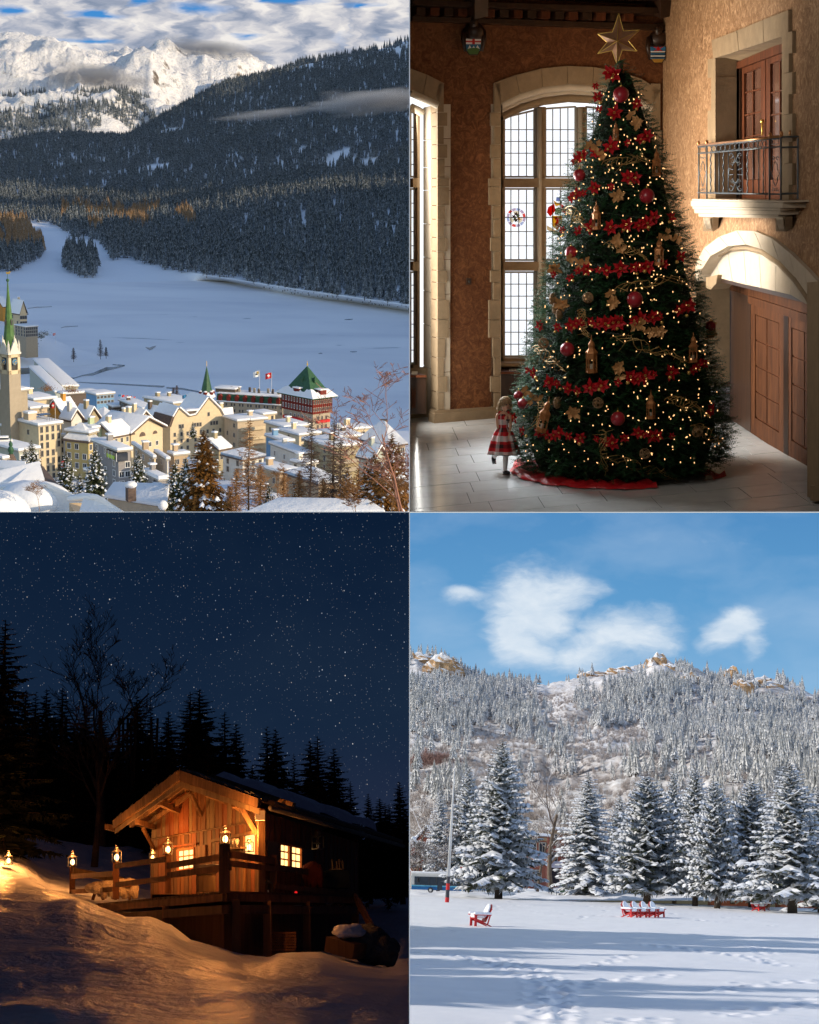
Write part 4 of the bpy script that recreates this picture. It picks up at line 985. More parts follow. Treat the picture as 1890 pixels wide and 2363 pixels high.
larch(600,1195,300,11,12,'dense low brown larch beside the tall one');larch(545,1195,300,10,13,'brown bare larch close to the right side of the big spruce')
larch(714,1180,270,17,2,'tall thin larch with dark bare trunk, left of the twin','twig_dark');larch(768,1185,262,16.5,3,'thick dark bare larch with heavy lower branches','twig_dark',r=.3)
larch(785,1185,275,14,4,'slender dark larch just behind the thick one','twig_dark');larch(400,940,690,9,5,'bare tree group by the lake shore, left','twig_dark','bare trees at the shore');larch(408,940,688,10,6,'bare tree group by the lake shore, right','twig_dark','bare trees at the shore')
larch(232,826,1090,13,7,'lone bare larch on the tip of the peninsula','twig_dark');larch(245,824,1092,7,8,'small bare tree beside the lone larch on the tip','twig_dark');larch(170,832,1080,9,9,'dark bushy tree on the peninsula shore','twig_dark')
def tl_bare(px,py,d,H,seed,label,m_,depth=5,lean=0.0,rz=0.0,spread=.5,kids=3,r0=.12,name='bare_tree',mr=.012):
 br,tr=bare_tree(seed,H,spread,depth,r0,lean=lean,kids=kids,min_r=mr*1.6);root=thing(TL,name,label,'tree',P(px,py,d),rz);part('trunk',tr,M[m_],root,False);part('branches',br,M[m_],root,False)
tl_bare(92,1185,235,5.5,3,'bare golden brown bush in front of the snow dome','twig',4,0,0,.6,4,.05,'bare_bush',.01)
tl_bare(935,1200,110,11.5,31,'reddish bare branches reaching in from the right edge','twig_red',5,-.15,0,.55,3,.10);tl_bare(925,1200,120,7.5,33,'bare reddish tree at the right lower edge','twig_red',5,-.2,0,.55,3,.07)
tl_bare(900,1210,130,5.5,35,'tangled golden brown shrub at the lower right corner','twig',5,0,0,.6,4,.05,'bare_bush',.008);tl_bare(820,1210,150,4.6,36,'tangled golden brown shrub, left one in the corner','twig',5,0,0,.6,4,.05,'bare_bush',.008)
tl_bare(640,1150,330,8,38,'round brown tree behind the tall larch','twig',5,0,0,.62,4,.1)
def bush(fr,px,py,d,r,label,mt,sn=None,seed=1,name='bush'):
 rnd=random.Random(seed);root=thing(fr,name,label,'bush',fr.P(px,py,d));m=MB();s_=MB()
 for i in range(420):
  v=V((rnd.gauss(0,.45),rnd.gauss(0,.45),abs(rnd.gauss(.3,.35))))*r;q=V((rnd.uniform(-1,1),rnd.uniform(-1,1),rnd.uniform(-1,1)))*r*.16;q2=V((rnd.uniform(-1,1),rnd.uniform(-1,1),rnd.uniform(-1,1)))*r*.12
  m.add([v,v+q,v+q2],[(0,1,2)])
  if sn and i%12==0:s_.sphere(v+V((0,0,r*.08)),r*rnd.uniform(.05,.12),6,4,(1.3,1.3,.6))
 part('foliage',m,M[mt],root,False)
 if sn:part('snow_patches',s_,M[sn],root,False,True)
bush(TL,70,800,1075,5,'dark clump of shrubs below the long dark building','spruce','snow',3);bush(TL,92,780,1090,4,'small dark shrubs above the clump on the point','spruce','snow',4);bush(TL,105,774,1110,3,'low dark hedge at the crest of the point','spruce','snow',5)
bush(TL,185,1160,305,2.6,'round dark green shrub below the yellow hotel','spruce','snow',6);bush(TL,165,905,700,3.5,'brown shrubs beside the platform roof','twig',None,7);bush(TL,110,902,720,3.0,'brown shrubs between station and church','twig',None,8);bush(TL,150,935,560,3.0,'dark evergreen behind the yellow wooden house','spruce','snow',9)
bush(TL,195,950,560,2.6,'golden shrub right of the evergreen','twig','snow',10);bush(TL,590,1125,340,3.2,'rounded brown thicket right of the big spruce','twig','snow',11);bush(TL,640,1175,280,2.5,'tangled brown thicket with snow lumps','twig','snow',12)
for x,y,d,H,sd,lb in((690,1190,262,8,41,'tangled brown tree between the twin trunks and the thicket'),(745,1195,258,7,42,'low brown bare tree at the foot of the thick larch'),(825,1195,262,9,43,'brown twiggy tree in the left of the corner thicket'),(868,1195,250,10,44,'brown twiggy tree in the middle of the corner thicket'),(905,1198,245,11,45,'brown twiggy tree in the right of the corner thicket'),(530,1195,280,6,46,'brown twiggy growth at the right foot of the big spruce'),(655,1165,320,7,47,'brown bare tree below the antenna roofs')):
 larch(x,y,d,H,sd,lb,'twig')
m=MB();C=P(782,980,500);an=thing(TL,'antenna_mast','grey mobile antenna mast on a roof at the right','antenna',C-V((0,0,6)));m.tube([(0,0,-2),(0,0,6)],.12,6);add(an,m,'mast',M['metal_d'])
for i in range(2):m=MB();m.box((-.35+.7*i,0,5.6),(.35,.25,2.0));add(an,m,'antenna_panel',M['frame_w'])
# ================================================================ PLACE 2: stone hall with a Christmas tree
rH=random.Random(21)
B0=TR.G(1004,974.6);B1=TR.G(1525,932);R1=TR.G(1885,1151)
def pl_n(a,b):
 t=(b-a).normalized();n=V((t.y,-t.x,0));return n if(V((0,0,0))-a).dot(n)>0 else-n
nB=pl_n(B0,B1);nR=pl_n(B1,R1);tB=(B1-B0).normalized();tR=(R1-B1).normalized()
def WB(px,py,off=0.0):return TR.PL(px,py,B0+nB*off,nB)
def WR(px,py,off=0.0):return TR.PL(px,py,B1+nR*off,nR)
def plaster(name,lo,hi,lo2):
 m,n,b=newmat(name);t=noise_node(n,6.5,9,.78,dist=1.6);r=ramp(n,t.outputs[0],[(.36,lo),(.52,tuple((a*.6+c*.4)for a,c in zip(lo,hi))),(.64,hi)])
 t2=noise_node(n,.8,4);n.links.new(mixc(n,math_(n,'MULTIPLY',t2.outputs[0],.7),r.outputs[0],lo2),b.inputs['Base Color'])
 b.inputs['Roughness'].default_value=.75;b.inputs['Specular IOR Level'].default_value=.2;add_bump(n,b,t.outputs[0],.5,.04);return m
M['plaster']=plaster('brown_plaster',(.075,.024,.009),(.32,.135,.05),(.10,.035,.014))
M['plaster_lit']=plaster('lit_brown_plaster',(.15,.07,.03),(.66,.43,.25),(.24,.125,.055))  # lit copy of the brown plaster: window light put into its colour
M['hstone']=mat('hall_stone',(.26,.185,.11),.8,.14,5,.35,18,bdist=.01)
M['hstone_l']=mat('pale_hall_stone',(.47,.395,.30),.75,.08,5,.3,18,bdist=.01)
M['floorstone']=mat('floor_stone',(.56,.57,.57),.15,.10,2.2,.06,6,spec=.55,bdist=.01)
M['grout']=mat('grout',(.10,.10,.09),.7,.2)
def woodm(name,c,hi,st=(1,1,.12),sc_=9,rough=.4,spec=.4):
 m,n,b=newmat(name);t=noise_node(n,sc_,6,.65,stretch=st,dist=.7);r=ramp(n,t.outputs[0],[(.3,c),(.7,hi)]);n.links.new(r.outputs[0],b.inputs['Base Color'])
 b.inputs['Roughness'].default_value=rough;b.inputs['Specular IOR Level'].default_value=spec;add_bump(n,b,t.outputs[0],.25,.01);return m
M['oak']=woodm('oak',(.030,.010,.004),(.10,.036,.013),rough=.6,spec=.12);M['darkoak']=woodm('dark_oak',(.014,.006,.003),(.045,.020,.010));M['cherry']=woodm('red_oak',(.045,.014,.006),(.13,.040,.016),rough=.55,spec=.15)
M['daylight']=emis('bright_overcast_daylight',(.93,.96,1.0),1.35)
M['lead']=mat('lead',(.16,.16,.17),.6,.1)
def pane_mat():
 m=bpy.data.materials.new('leaded_pane');m.use_nodes=True;n=m.node_tree;n.nodes.clear();t=n.nodes.new('ShaderNodeBsdfTransparent');t.inputs[0].default_value=(.96,.97,.98,1)
 g=n.nodes.new('ShaderNodeBsdfGlossy');g.inputs['Roughness'].default_value=.1;x=n.nodes.new('ShaderNodeMixShader');x.inputs[0].default_value=.06;o=n.nodes.new('ShaderNodeOutputMaterial')
 n.links.new(t.outputs[0],x.inputs[1]);n.links.new(g.outputs[0],x.inputs[2]);n.links.new(x.outputs[0],o.inputs[0]);return m
M['pane']=pane_mat()
def stained(name,c):
 m=bpy.data.materials.new(name);m.use_nodes=True;n=m.node_tree;n.nodes.clear();t=n.nodes.new('ShaderNodeBsdfTransparent');t.inputs[0].default_value=(*[x*.8 for x in c],1);o=n.nodes.new('ShaderNodeOutputMaterial');n.links.new(t.outputs[0],o.inputs[0]);return m
for k,c in dict(sg_lilac=(.55,.42,.55),sg_cream=(.85,.70,.5),sg_brown=(.25,.14,.08),sg_red=(.8,.08,.06),sg_yellow=(.9,.6,.1),sg_blue=(.45,.5,.7),sg_green=(.4,.45,.3)).items():M[k]=stained(k,c)

# --- walls
def wpoly(fn,pts,off,th):return[fn(x,y,off)for x,y in pts],None
def plate(name,fn,n_,pts,off,th,mt,parent=None,absq=True,bev=0.0):
 """slab standing on a wall plane: front at off, going back by th"""
 m=MB();m.prism([fn(x,y,off)for x,y in pts],n_*-th)
 if parent is None:return solo(TR,name,m,M[mt],kind='structure')
 return part(name,m,M[mt],parent,absq,False,bev)
bw=thing(TR,'back_wall','dark brown plastered end wall with tall stone framed windows','wall',B0)
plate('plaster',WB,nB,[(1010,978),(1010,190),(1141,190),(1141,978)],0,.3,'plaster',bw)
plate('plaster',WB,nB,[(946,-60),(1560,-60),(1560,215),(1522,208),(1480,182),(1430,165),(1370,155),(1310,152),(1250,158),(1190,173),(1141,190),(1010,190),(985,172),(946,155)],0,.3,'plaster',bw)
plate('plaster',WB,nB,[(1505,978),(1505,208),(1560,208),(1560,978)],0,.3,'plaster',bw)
outer=[(1141,191),(1190,173),(1250,158),(1310,152),(1370,155),(1430,165),(1480,182),(1524,209)]
inner=[(1156,240),(1200,219),(1252,204),(1310,197),(1368,200),(1424,211),(1470,226),(1503,246)]
for i in range(7):
 a,b,c,d=outer[i],outer[i+1],inner[i+1],inner[i];g=.6
 plate('stone_block',WB,nB,[(a[0]+g,a[1]),(b[0]-g,b[1]),(c[0]-g,c[1]),(d[0]+g,d[1])],.05,.4,'hstone',bw)
for i,(a,b,c,d)in enumerate([((946,157),(984,172),(975,222),(946,209)),((985,172),(1025,192),(1010,238),(976,223))]):plate('stone_block',WB,nB,[a,b,c,d],.05,.4,'hstone',bw)
# roll mouldings of the arches
def arch_roll(pts,off,r,mt='hstone_l',nm='arch_moulding'):
 m=MB();m.tube([WB(x,y,off)for x,y in pts],r,8,False);part(nm,m,M[mt],bw,True,True)
arch_roll([(x,y+3)for x,y in inner],.0,.07);arch_roll([(x,y+13)for x,y in inner],-.2,.06);arch_roll([(x,y+28)for x,y in inner],-.45,.09,'hstone')
arch_roll([(947.5,213),(976,226),(1010,242)],0,.07);arch_roll([(948,247),(965,255),(976,262)],-.45,.07)
def quoins(x0,x1,side,rows,w2):
 for i in range(len(rows)-1):
  wide=w2[i%len(w2)];a=(x0,x1+wide)if side>0 else(x0-wide,x1)
  plate('quoin',WB,nB,[(a[0],rows[i]+.8),(a[1],rows[i]+.8),(a[1],rows[i+1]-.8),(a[0],rows[i+1]-.8)],.05+.004*(i%3),.35,'hstone',bw)
qr=[192,259,291,333,365,411,431,474,506,548,580,624,652,692,738,780,826,868,905,945,972]
quoins(1010,1024,1,qr,[0,8,0,8,2,12,12,3]);quoins(1141,1155,-1,qr,[0,8,0,8,2,12,12,3])
quoins(1503,1524,1,[192,300,400,500,600,700,800,900,940],[0,3])
# splayed bright reveal of the left window, with block joints
for i,(r0,r1)in enumerate(zip([240,320,385,440,520,600,680,760,860],[320,385,440,520,600,680,760,860,978])):
 m=MB();a,b=WB(1010,r0+.7,.03),WB(1010,r1-.7,.03);k=1.0;c,d=WB(977,lerp(424,r1,.96)-.7,-1.0),WB(977,lerp(424,r0,.96)+.7,-1.0);m.prism([a,b,c,d],tB*.25);part('reveal_block',m,M['hstone_l'],bw)
m=MB();m.prism([WB(1156,240,0),WB(1156,978,0),WB(1156,978,-1.0),WB(1156,240,-1.0)],tB*-.2);part('reveal_block',m,M['hstone_l'],bw)
plate('base_stone',WB,nB,[(1002,955),(1002,978),(1156,969),(1156,944)],.10,.3,'hstone',bw);plate('base_stone',WB,nB,[(1003,948),(1003,956),(1155,945),(1155,938)],.06,.3,'hstone',bw)
plate('socket_box',WB,nB,[(1077,642),(1088,642),(1088,657),(1077,657)],.03,.05,'darkoak',bw)
m=MB();m.sphere(WB(1082.5,650,.04),.018,8,6);part('socket_hole',m,M['metal_d'],bw)

def hall_window(name,label,xs,rows,top_fn,off,cols,nrow):
 """stone mullions and transoms, lead bars and panes; xs: [(x0, x1) of each light], rows: [(r0, r1)]"""
 w_=thing(TR,name,label,'window',WB(xs[0][0],rows[-1][1],off));X0,X1=max(947.5,xs[0][0]-5),xs[-1][1]+5
 for i in range(len(xs)+1):
  
  if i==0 and xs[0][0]<950:continue
  a=xs[i-1][1]if i else X0-2;b=xs[i][0]if i<len(xs)else X1+2;c=(a+b)/2;hw=(b-a)/2
  m=MB();
  p0,p1=WB(c,rows[0][0]-25 if 0<i<len(xs)else top_fn(c)-4,off),WB(c,rows[-1][1]+8,off)
  m.bar(p0,p1,max(.05,(hw*2-6)/128.0),.22,nB);part('mullion',m,M['hstone'],w_)
  if 0<i<len(xs):m=MB();m.tube([WB(c,rows[0][0]-22,off+.12),WB(c,rows[-1][1],off+.12)],.05,8);part('mullion_roll',m,M['hstone_l'],w_,True,True)
 for j in range(len(rows)):
  r1=rows[j][1];r2=rows[j+1][0]if j+1<len(rows)else r1+16;c=(r1+r2)/2;m=MB();m.bar(WB(X0,c,off+.02),WB(X1,c,off+.02),.26,(r2-r1-6)/128.0);part('transom',m,M['hstone'],w_)
 for i,(x0,x1)in enumerate(xs):
  for j,(r0,r1)in enumerate(rows):
   tp0,tp1=(top_fn(x0),top_fn(x1))if j==0 else(r0,r0);m=MB();o2=off-.02
   for a,b in(((x0,tp0),(x0,r1)),((x1,tp1),(x1,r1)),((x0,r1),(x1,r1)),((x0,tp0),(x1,tp1))):m.bar(WB(*a,o2),WB(*b,o2),.035,.035,nB)
   part('casement',m,M['frame'],w_);m=MB();n_r=nrow[j]
   for k in range(1,cols):x=lerp(x0,x1,k/cols);m.bar(WB(x,lerp(tp0,tp1,k/cols),o2),WB(x,r1,o2),.016,.012,nB)
   hh=(r1-r0)/n_r
   for k in range(1,n_r):y=r0+hh*k;m.bar(WB(x0,y,o2),WB(x1,y,o2),.012,.016)
   part('lead_bars',m,M['lead'],w_)
   for a in range(cols):
    for b in range(n_r):
     xa,xb=lerp(x0,x1,a/cols),lerp(x0,x1,(a+1)/cols);ya,yb=r0+hh*b,r0+hh*(b+1)
     ya0,ya1=(lerp(tp0,tp1,a/cols),lerp(tp0,tp1,(a+1)/cols))if(b==0 and j==0)else(ya,ya)
     m=MB();m.prism([WB(xa+.4,ya0+.4,o2-.03),WB(xb-.4,ya1+.4,o2-.03),WB(xb-.4,yb-.4,o2-.03),WB(xa+.4,yb-.4,o2-.03)],nB*-.004);part('pane',m,M['pane'],w_)
 m=MB();m.box((0,0,0),(.02,.02,.02))
 return w_
def topf(x):
 t=(x-1161)/(1497-1161);return 272-90*(t-0)*(1-t)*1.15 if t<1 else 272
hw_=hall_window('arched_window','tall arched stone window beside the Christmas tree with leaded panes',[(1161,1233),(1258,1328),(1352,1420),(1444,1496)],[(272,408),(436,600),(628,822)],topf,-.9,4,[5,5,7])
hall_window('arched_window','tall leaded window cut by the left edge behind the pier',[(947,958)],[(265,408),(436,600),(628,838)],lambda x:262 if x>950 else 256,-.9,1,[5,5,7])
plate('sill',WB,nB,[(1152,838),(1500,838),(1500,846),(1152,846)],-.35,.6,'hstone',hw_)
bd=MB();bd.prism([WB(947,150,-3.2),WB(1600,150,-3.2),WB(1600,1000,-3.2),WB(947,1000,-3.2)],nB*-.02);solo(TR,'sky',bd,M['daylight'],kind='structure')
# roundel and coat of arms in coloured glass
ro=thing(TR,'stained_glass_roundel','round stained glass panel with maple leaves in the middle left pane','stained glass',WB(1191,502,-.86))
def disc(cx,cy,r0,r1,a0,a1,off,mt,nm,root):
 m=MB();n=10;o_=[WB(cx+r1*math.cos(lerp(a0,a1,i/n)),cy+r1*math.sin(lerp(a0,a1,i/n)),off)for i in range(n+1)];i_=[WB(cx+r0*math.cos(lerp(a0,a1,i/n)),cy+r0*math.sin(lerp(a0,a1,i/n)),off)for i in range(n+1)]
 m.add(o_+i_,[(i,i+1,n+2+i,n+1+i)for i in range(n)]);part(nm,m,M[mt],root)
for k in range(12):disc(1191,502,16,22,k*.5236+.03,(k+1)*.5236-.03,-.86,('sg_lilac','sg_blue','sg_lilac','sg_red')[k%4],'glass_piece',ro)
for k in range(6):disc(1191,502,8,15.5,k*1.047+.05,(k+1)*1.047-.05,-.86,('sg_cream','pane')[k%2],'glass_piece',ro)
for k,(dx,dy)in enumerate(((-5,-2),(4,-4),(0,6),(6,3),(-3,4),(0,-8))):
 m=MB();pts=[]
 for a in range(10):rr=6 if a%2==0 else 2.6;pts.append(WB(1191+dx+rr*math.cos(a*.628+k),502+dy+rr*math.sin(a*.628+k),-.855+k*.002))
 m.prism(pts,nB*.001);part('leaf',m,M[('sg_brown','sg_green','sg_brown','sg_yellow','sg_green','sg_brown')[k]],ro)
ca=thing(TR,'stained_glass_crest','coloured glass coat of arms with yellow shield half hidden by the tree','stained glass',WB(1288,500,-.86))
def gl(pts,mt,o=-.86,nm='glass_piece'):
 m=MB();m.prism([WB(x,y,o)for x,y in pts],nB*.001);part(nm,m,M[mt],ca)
gl([(1273,498),(1297,498),(1297,518),(1285,531),(1274,520)],'sg_yellow');gl([(1279,503),(1288,500),(1293,506),(1290,516),(1294,524),(1284,527),(1280,517),(1284,511)],'sg_red',-.855);gl([(1280,482),(1290,478),(1297,486),(1294,496),(1281,495)],'sg_green',-.857)
gl([(1265,478),(1279,470),(1282,486),(1270,500),(1262,490)],'sg_red');gl([(1294,470),(1306,478),(1308,495),(1296,488)],'sg_red');gl([(1277,462),(1288,470),(1298,462),(1294,474),(1282,476)],'sg_yellow',-.858);gl([(1284,455),(1292,455),(1294,465),(1283,464)],'sg_blue');gl([(1262,520),(1290,536),(1306,526),(1306,534),(1288,544),(1262,530)],'sg_cream',-.859)
plate('spandrel',WB,nB,[(1150,846),(1500,846),(1500,975),(1150,975)],-.70,.3,'hstone',bw);plate('spandrel',WB,nB,[(947,850),(990,850),(990,975),(947,975)],-.70,.3,'hstone',bw)
# radiator cabinets
def cabinet(label,x0,x1,r0,r1,r2,gx):
 c=thing(TR,'radiator_cabinet',label,'cabinet',WB(x0,r2,-.3));plate('top_board',WB,nB,[(x0,r0),(x1,r0),(x1,r0+5),(x0,r0+5)],.0,.85,'cherry',c);plate('front_panel',WB,nB,[(x0+1,r0+6),(x1-1,r0+6),(x1-1,r2),(x0+1,r2)],-.06,.1,'darkoak',c)
 m=MB();n=16
 for k in range(n):x=lerp(gx[0],gx[1],k/(n-1));m.bar(WB(x,r0+.5,-.1),WB(x+1,r0-8,-.5),.012,.02)
 part('grille',m,M['frame_w'],c);m=MB();xa,xb=gx
 for k in range(10):
  m.bar(WB(xa,lerp(r1,r2-14,k/9),-.045),WB(lerp(xa,xb,.8),lerp(r1,r2-14,min(1,k/9+.3)),-.045),.008,.008);m.bar(WB(lerp(xa,xb,.8),lerp(r1,r2-14,k/9),-.045),WB(xa,lerp(r1,r2-14,min(1,k/9+.3)),-.045),.008,.008)
 part('lattice',m,M['cherry'],c)
cabinet('dark wooden radiator cabinet under the window beside the tree',1155,1260,858,885,955,(1176,1225));cabinet('dark wooden radiator cabinet at the left edge',947,984,866,895,955,(950,962))
# cornice, ceiling, corbels
cg=MB();cg.prism([WB(1010,-60,.0),WB(1900,-60,.0),WB(1900,-60,14),WB(1010,-60,14)],(0,0,.2));solo(TR,'ceiling',cg,M['darkoak'],kind='structure')
co=thing(TR,'cornice','dark carved timber cornice under the ceiling along the end wall','cornice',WB(1000,30,0))
for(a,b,c,d,off)in((40,50,58,62,.18),(2,30,14,40,.5),(-30,6,-8,16,.7)):
 plate('beam',WB,nB,[(952,a-3),(1560,a+17),(1560,a+30),(952,a+8)],off,off+.1,'darkoak',co)
for k in range(16):x=962+k*32;r=10+(x-945)*.03;plate('carved_square',WB,nB,[(x,r+6),(x+20,r+6.6),(x+20,r+24),(x,r+23)],.30,.3,('darkoak','cherry')[k%2],co)
for x in(1097,1522):m=MB();m.bar(WB(x,-60,.6),WB(x,30,.3),.26,.5,nB);part('ceiling_beam',m,M['darkoak'],co)
def corbel(label,cx,cy,kind):
 c=thing(TR,'carved_corbel',label,'corbel',WB(cx,cy,.1));W=lambda x,y,o=.15:WB(cx+x,cy+y,o)
 m=MB();m.sphere(W(0,-38),.085,12,10,(1,1,1.25));m.sphere(W(0,-35,.23),.02,6,5);m.sphere(W(-4,-41,.22),.014,6,5);m.sphere(W(4,-41,.22),.014,6,5);part('head',m,M['darkoak'],c,True,True)
 m=MB()
 for k in range(9):m.sphere(W(-12+k*3,-48-4*math.sin(k*.4),.14),.035,6,5)
 part('headdress',m,M['darkoak'],c,True,True)
 m=MB();m.sphere(W(0,-18,.1),.16,12,8,(1.2,.7,1));m.tube([W(-20,-20,.08),W(-24,0,.16),W(-19,28,.1)],[.06,.05,.03],6);m.tube([W(20,-20,.08),W(24,0,.16),W(19,28,.1)],[.06,.05,.03],6);part('bust',m,M['darkoak'],c,True,True)
 S=lambda pts,o:[W(x,y,o)for x,y in pts]
 def sh(pts,o,mt,nm='painted_field'):m=MB();m.prism(S(pts,o),nB*-.03);part(nm,m,M[mt],c)
 sh([(-19,-1),(19,-1),(17,26),(9,37),(-9,37),(-18,26)],.27,'darkoak','shield')
 if kind==0:
  sh([(-17,0),(17,0),(16.5,12),(-17.5,12)],.28,'flagwhite');sh([(-3,0),(3,0),(3,12),(-3,12)],.285,'red','cross');sh([(-17,4.5),(17,4.5),(17,7.5),(-17,7.5)],.287,'red','cross');sh([(-17.5,12),(16.5,12),(15,27),(-16.5,27)],.281,'clockblue')
  for k in range(3):sh([(-14+k*9,24),(-9+k*9,14+(k%2)*2),(-3+k*9,24)],.286,'flagwhite','painted_peak')
  sh([(-16,24),(-8,21),(6,20),(15,23),(9,35),(-9,35)],.288,'copper_l')
 else:
  sh([(-17,0),(17,0),(16.5,9),(-17.5,9)],.28,'clockblue');sh([(-12,0),(-8,0),(10,9),(6,9)],.285,'red','cross');sh([(8,0),(12,0),(-6,9),(-10,9)],.286,'red','cross');sh([(-2,0),(2,0),(2,9),(-2,9)],.288,'red','cross')
  for k in range(4):sh([(-17,10+5*k),(16.5,10+5*k),(15,12.5+5*k),(-16,12.5+5*k)],.284,('flagwhite','clockblue')[k%2],'wavy_stripe')
  sh([(-15,28),(14,28),(8,36),(-8,36)],.286,'gold')
corbel('carved figure holding a shield with red cross and white peaks',1093,90,0);corbel('dark carved figure with a striped shield near the corner',1519,108,1)

# --- right wall
rw=thing(TR,'side_wall','brown plastered side wall in a lit tone with balcony door and arched doorway','wall',B1)
UP=[(1650,462),(1650,133),(1804,84),(1804,462)]
plate('plaster',WR,nR,[(1525,945),(1525,-80),(1650,-80),(1650,560),(1640,575),(1606,625),(1606,985)],0,.25,'plaster_lit',rw)
plate('plaster',WR,nR,[(1650,-80),(1804,-80),(1804,84),(1650,133)],0,.25,'plaster_lit',rw)
plate('plaster',WR,nR,[(1804,-80),(2300,-260),(2300,700),(1890,655),(1860,620),(1820,582),(1804,570)],0,.25,'plaster_lit',rw)
plate('plaster',WR,nR,[(1650,462),(1804,462),(1804,570),(1780,550),(1740,534),(1700,533),(1662,547),(1650,556)],0,.25,'plaster_lit',rw)
def rb(pts,off=.05,mt='hstone',nm='stone_block',root=None,th=.35):return plate(nm,WR,nR,pts,off,th,mt,root or rw)
rb([(1642,93),(1700,71),(1704,117),(1650,134),(1646,136)]);rb([(1701,70.5),(1760,46),(1762,98),(1705,116.5)]);rb([(1761,45.5),(1819,23),(1819,75),(1804,84),(1763,97.5)])
rj=[76,126,170,220,266,330,380,430,470]
for i in range(8):rb([(1804,rj[i]+.5),(1820+(8 if i%2==0 else 0),rj[i]+.5-4),(1820+(8 if i%2==0 else 0),rj[i+1]-.5-3),(1804,rj[i+1]-.5)],.05+.003*(i%2))
lj=[136,180,255,325,400,462]
for i in range(5):rb([(1641-(8 if i%2==0 else 0),lj[i]+.5),(1651,lj[i]-2),(1651,lj[i+1]-.5),(1641-(8 if i%2==0 else 0),lj[i+1]-.5)],.05+.003*(i%2))
# recess faces and french door
D1=-.36
m=MB();m.prism([WR(1650,130,0),WR(1650,465,0),WR(1687,463,D1),WR(1687,150,D1)],tR*-.1);part('reveal',m,M['hstone'],rw)
m=MB();m.prism([WR(1650,133,0),WR(1804,84,0),WR(1840,84,D1),WR(1687,150,D1)],(0,0,.1));part('reveal',m,M['hstone'],rw)
m=MB();m.prism([WR(1650,462,0),WR(1804,462,0),WR(1850,462,D1-.1),WR(1687,462,D1-.1)],(0,0,-.1));part('threshold',m,M['hstone'],rw)
fd=thing(TR,'french_door','dark red wooden double door with glass panes behind the balcony','door',WR(1750,460,D1))
def dpl(nm,pts,off,mt,th=.05,root=None):return plate(nm,WR,nR,pts,off,th,mt,root or fd)
dpl('door_frame',[(1685,150),(1860,75),(1860,100),(1685,165)],D1+.06,'cherry');dpl('door_frame',[(1685,150),(1708,146),(1708,462),(1685,462)],D1+.02,'darkoak')
for x0,x1,t0,t1 in((1708,1766,150,130),(1768,1830,128,104)):
 dl=dpl('door_leaf',[(x0,t0+3),(x0+9,t0),(x0+9,462),(x0,462)],D1-.01,'cherry')
 dpl('stile',[(x1-10,t1+4),(x1,t1),(x1,462),(x1-10,462)],D1-.01,'cherry',root=fd);dpl('rail',[(x0+9,t0),(x1-10,t1+3),(x1-10,t1+24),(x0+9,t0+20)],D1-.012,'cherry');dpl('rail',[(x0+9,415),(x1-10,415),(x1-10,462),(x0+9,462)],D1-.012,'cherry')
 for k in range(3):y=210+k*52;dpl('glazing_bar',[(x0+9,y+3),(x1-10,y-6),(x1-10,y-3),(x0+9,y+6)],D1-.02,'cherry',.03)
 dpl('glazing_bar',[((x0+x1)/2-1,t0+14),((x0+x1)/2+1,t0+13),((x0+x1)/2+1,416),((x0+x1)/2-1,416)],D1-.021,'cherry',.03)
 M['door_glass']=M.get('door_glass')or mat('door_glass',(.10,.05,.035),.08,.3,2,spec=.9)
 dpl('pane',[(x0+8,t0+10),(x1-9,t1+10),(x1-9,418),(x0+8,418)],D1-.05,'door_glass',.01)
m=MB();m.sphere(WR(1759,280,D1+.04),.035,10,8);m.tube([WR(1759,283,D1+.02),WR(1759,312,D1+.02)],.016,8);part('handle',m,M['gold'],fd,True,True)
# balcony
BD=.27
bal=thing(TR,'balcony','small stone balcony with scrolled wrought iron railing','balcony',WR(1700,470,0))
def slab(r0,r1,off,x0,x1,mt='hstone_l',sl=.02,nm='slab'):
 m=MB();a,b,c,d=WR(x0,r0,off),WR(x1,r0+sl*(x1-x0),off),WR(x1,r1+sl*(x1-x0),off),WR(x0,r1,off);m.prism([a,b,c,d],-nR*(off+.02));return part(nm,m,M[mt],bal)
slab(459,463,BD+.07,1597,1810);slab(463.5,476,BD+.05,1594,1806);slab(476.5,482,BD+.02,1598,1800);slab(482.5,492,BD-.01,1602,1800);slab(492.5,500,BD-.06,1612,1796)
for x in(1622,1790):
 m=MB();m.prism([WR(x,500,BD-.08),WR(x+22,500,BD-.08),WR(x+22,524,.12),WR(x+22,534,0.02),WR(x,534,.02),WR(x,522,.12)],-nR*.1);br=part('bracket',m,M['hstone'],bal)
 m=MB()
 for k in range(5):m.tube([WR(x+3+k*3,503,BD-.04),WR(x+5+k*3,514,.17),WR(x+10+k*2.4,528,.08)],.014,5)
 part('carved_leaf',m,M['hstone_l'],br,True,True)
M['iron']=mat('wrought_iron',(.075,.095,.11),.4,.2,spec=.5,metal=.4);M['brass']=mat('brass_rail',(.5,.24,.10),.3,.1,metal=.7)
rail=lambda x:lerp(335.5,314.5,(x-1612)/190);mid_=lambda x:lerp(354.6,338.4,(x-1612)/190);bot=lambda x:lerp(444.6,448.4,(x-1612)/190)
def ib(pts,r,nm='bar',mt='iron',off=None,n=5):m=MB();m.tube([WR(x,y,BD if off is None else off)for x,y in pts],r,n);return part(nm,m,M[mt],bal,True,True)
for f,nm,r,mt in((rail,'handrail',.02,'brass'),(mid_,'rail',.012,'iron'),(bot,'rail',.014,'iron')):ib([(1610,f(1610)),(1803,f(1803))],r,nm,mt)
ib([(1611,rail(1611)+3.5),(1803,rail(1803)+3.5)],.011,'rail')
for x in(1612.6,1631,1776,1802):ib([(x,rail(x)),(x,461)],.014,'post')
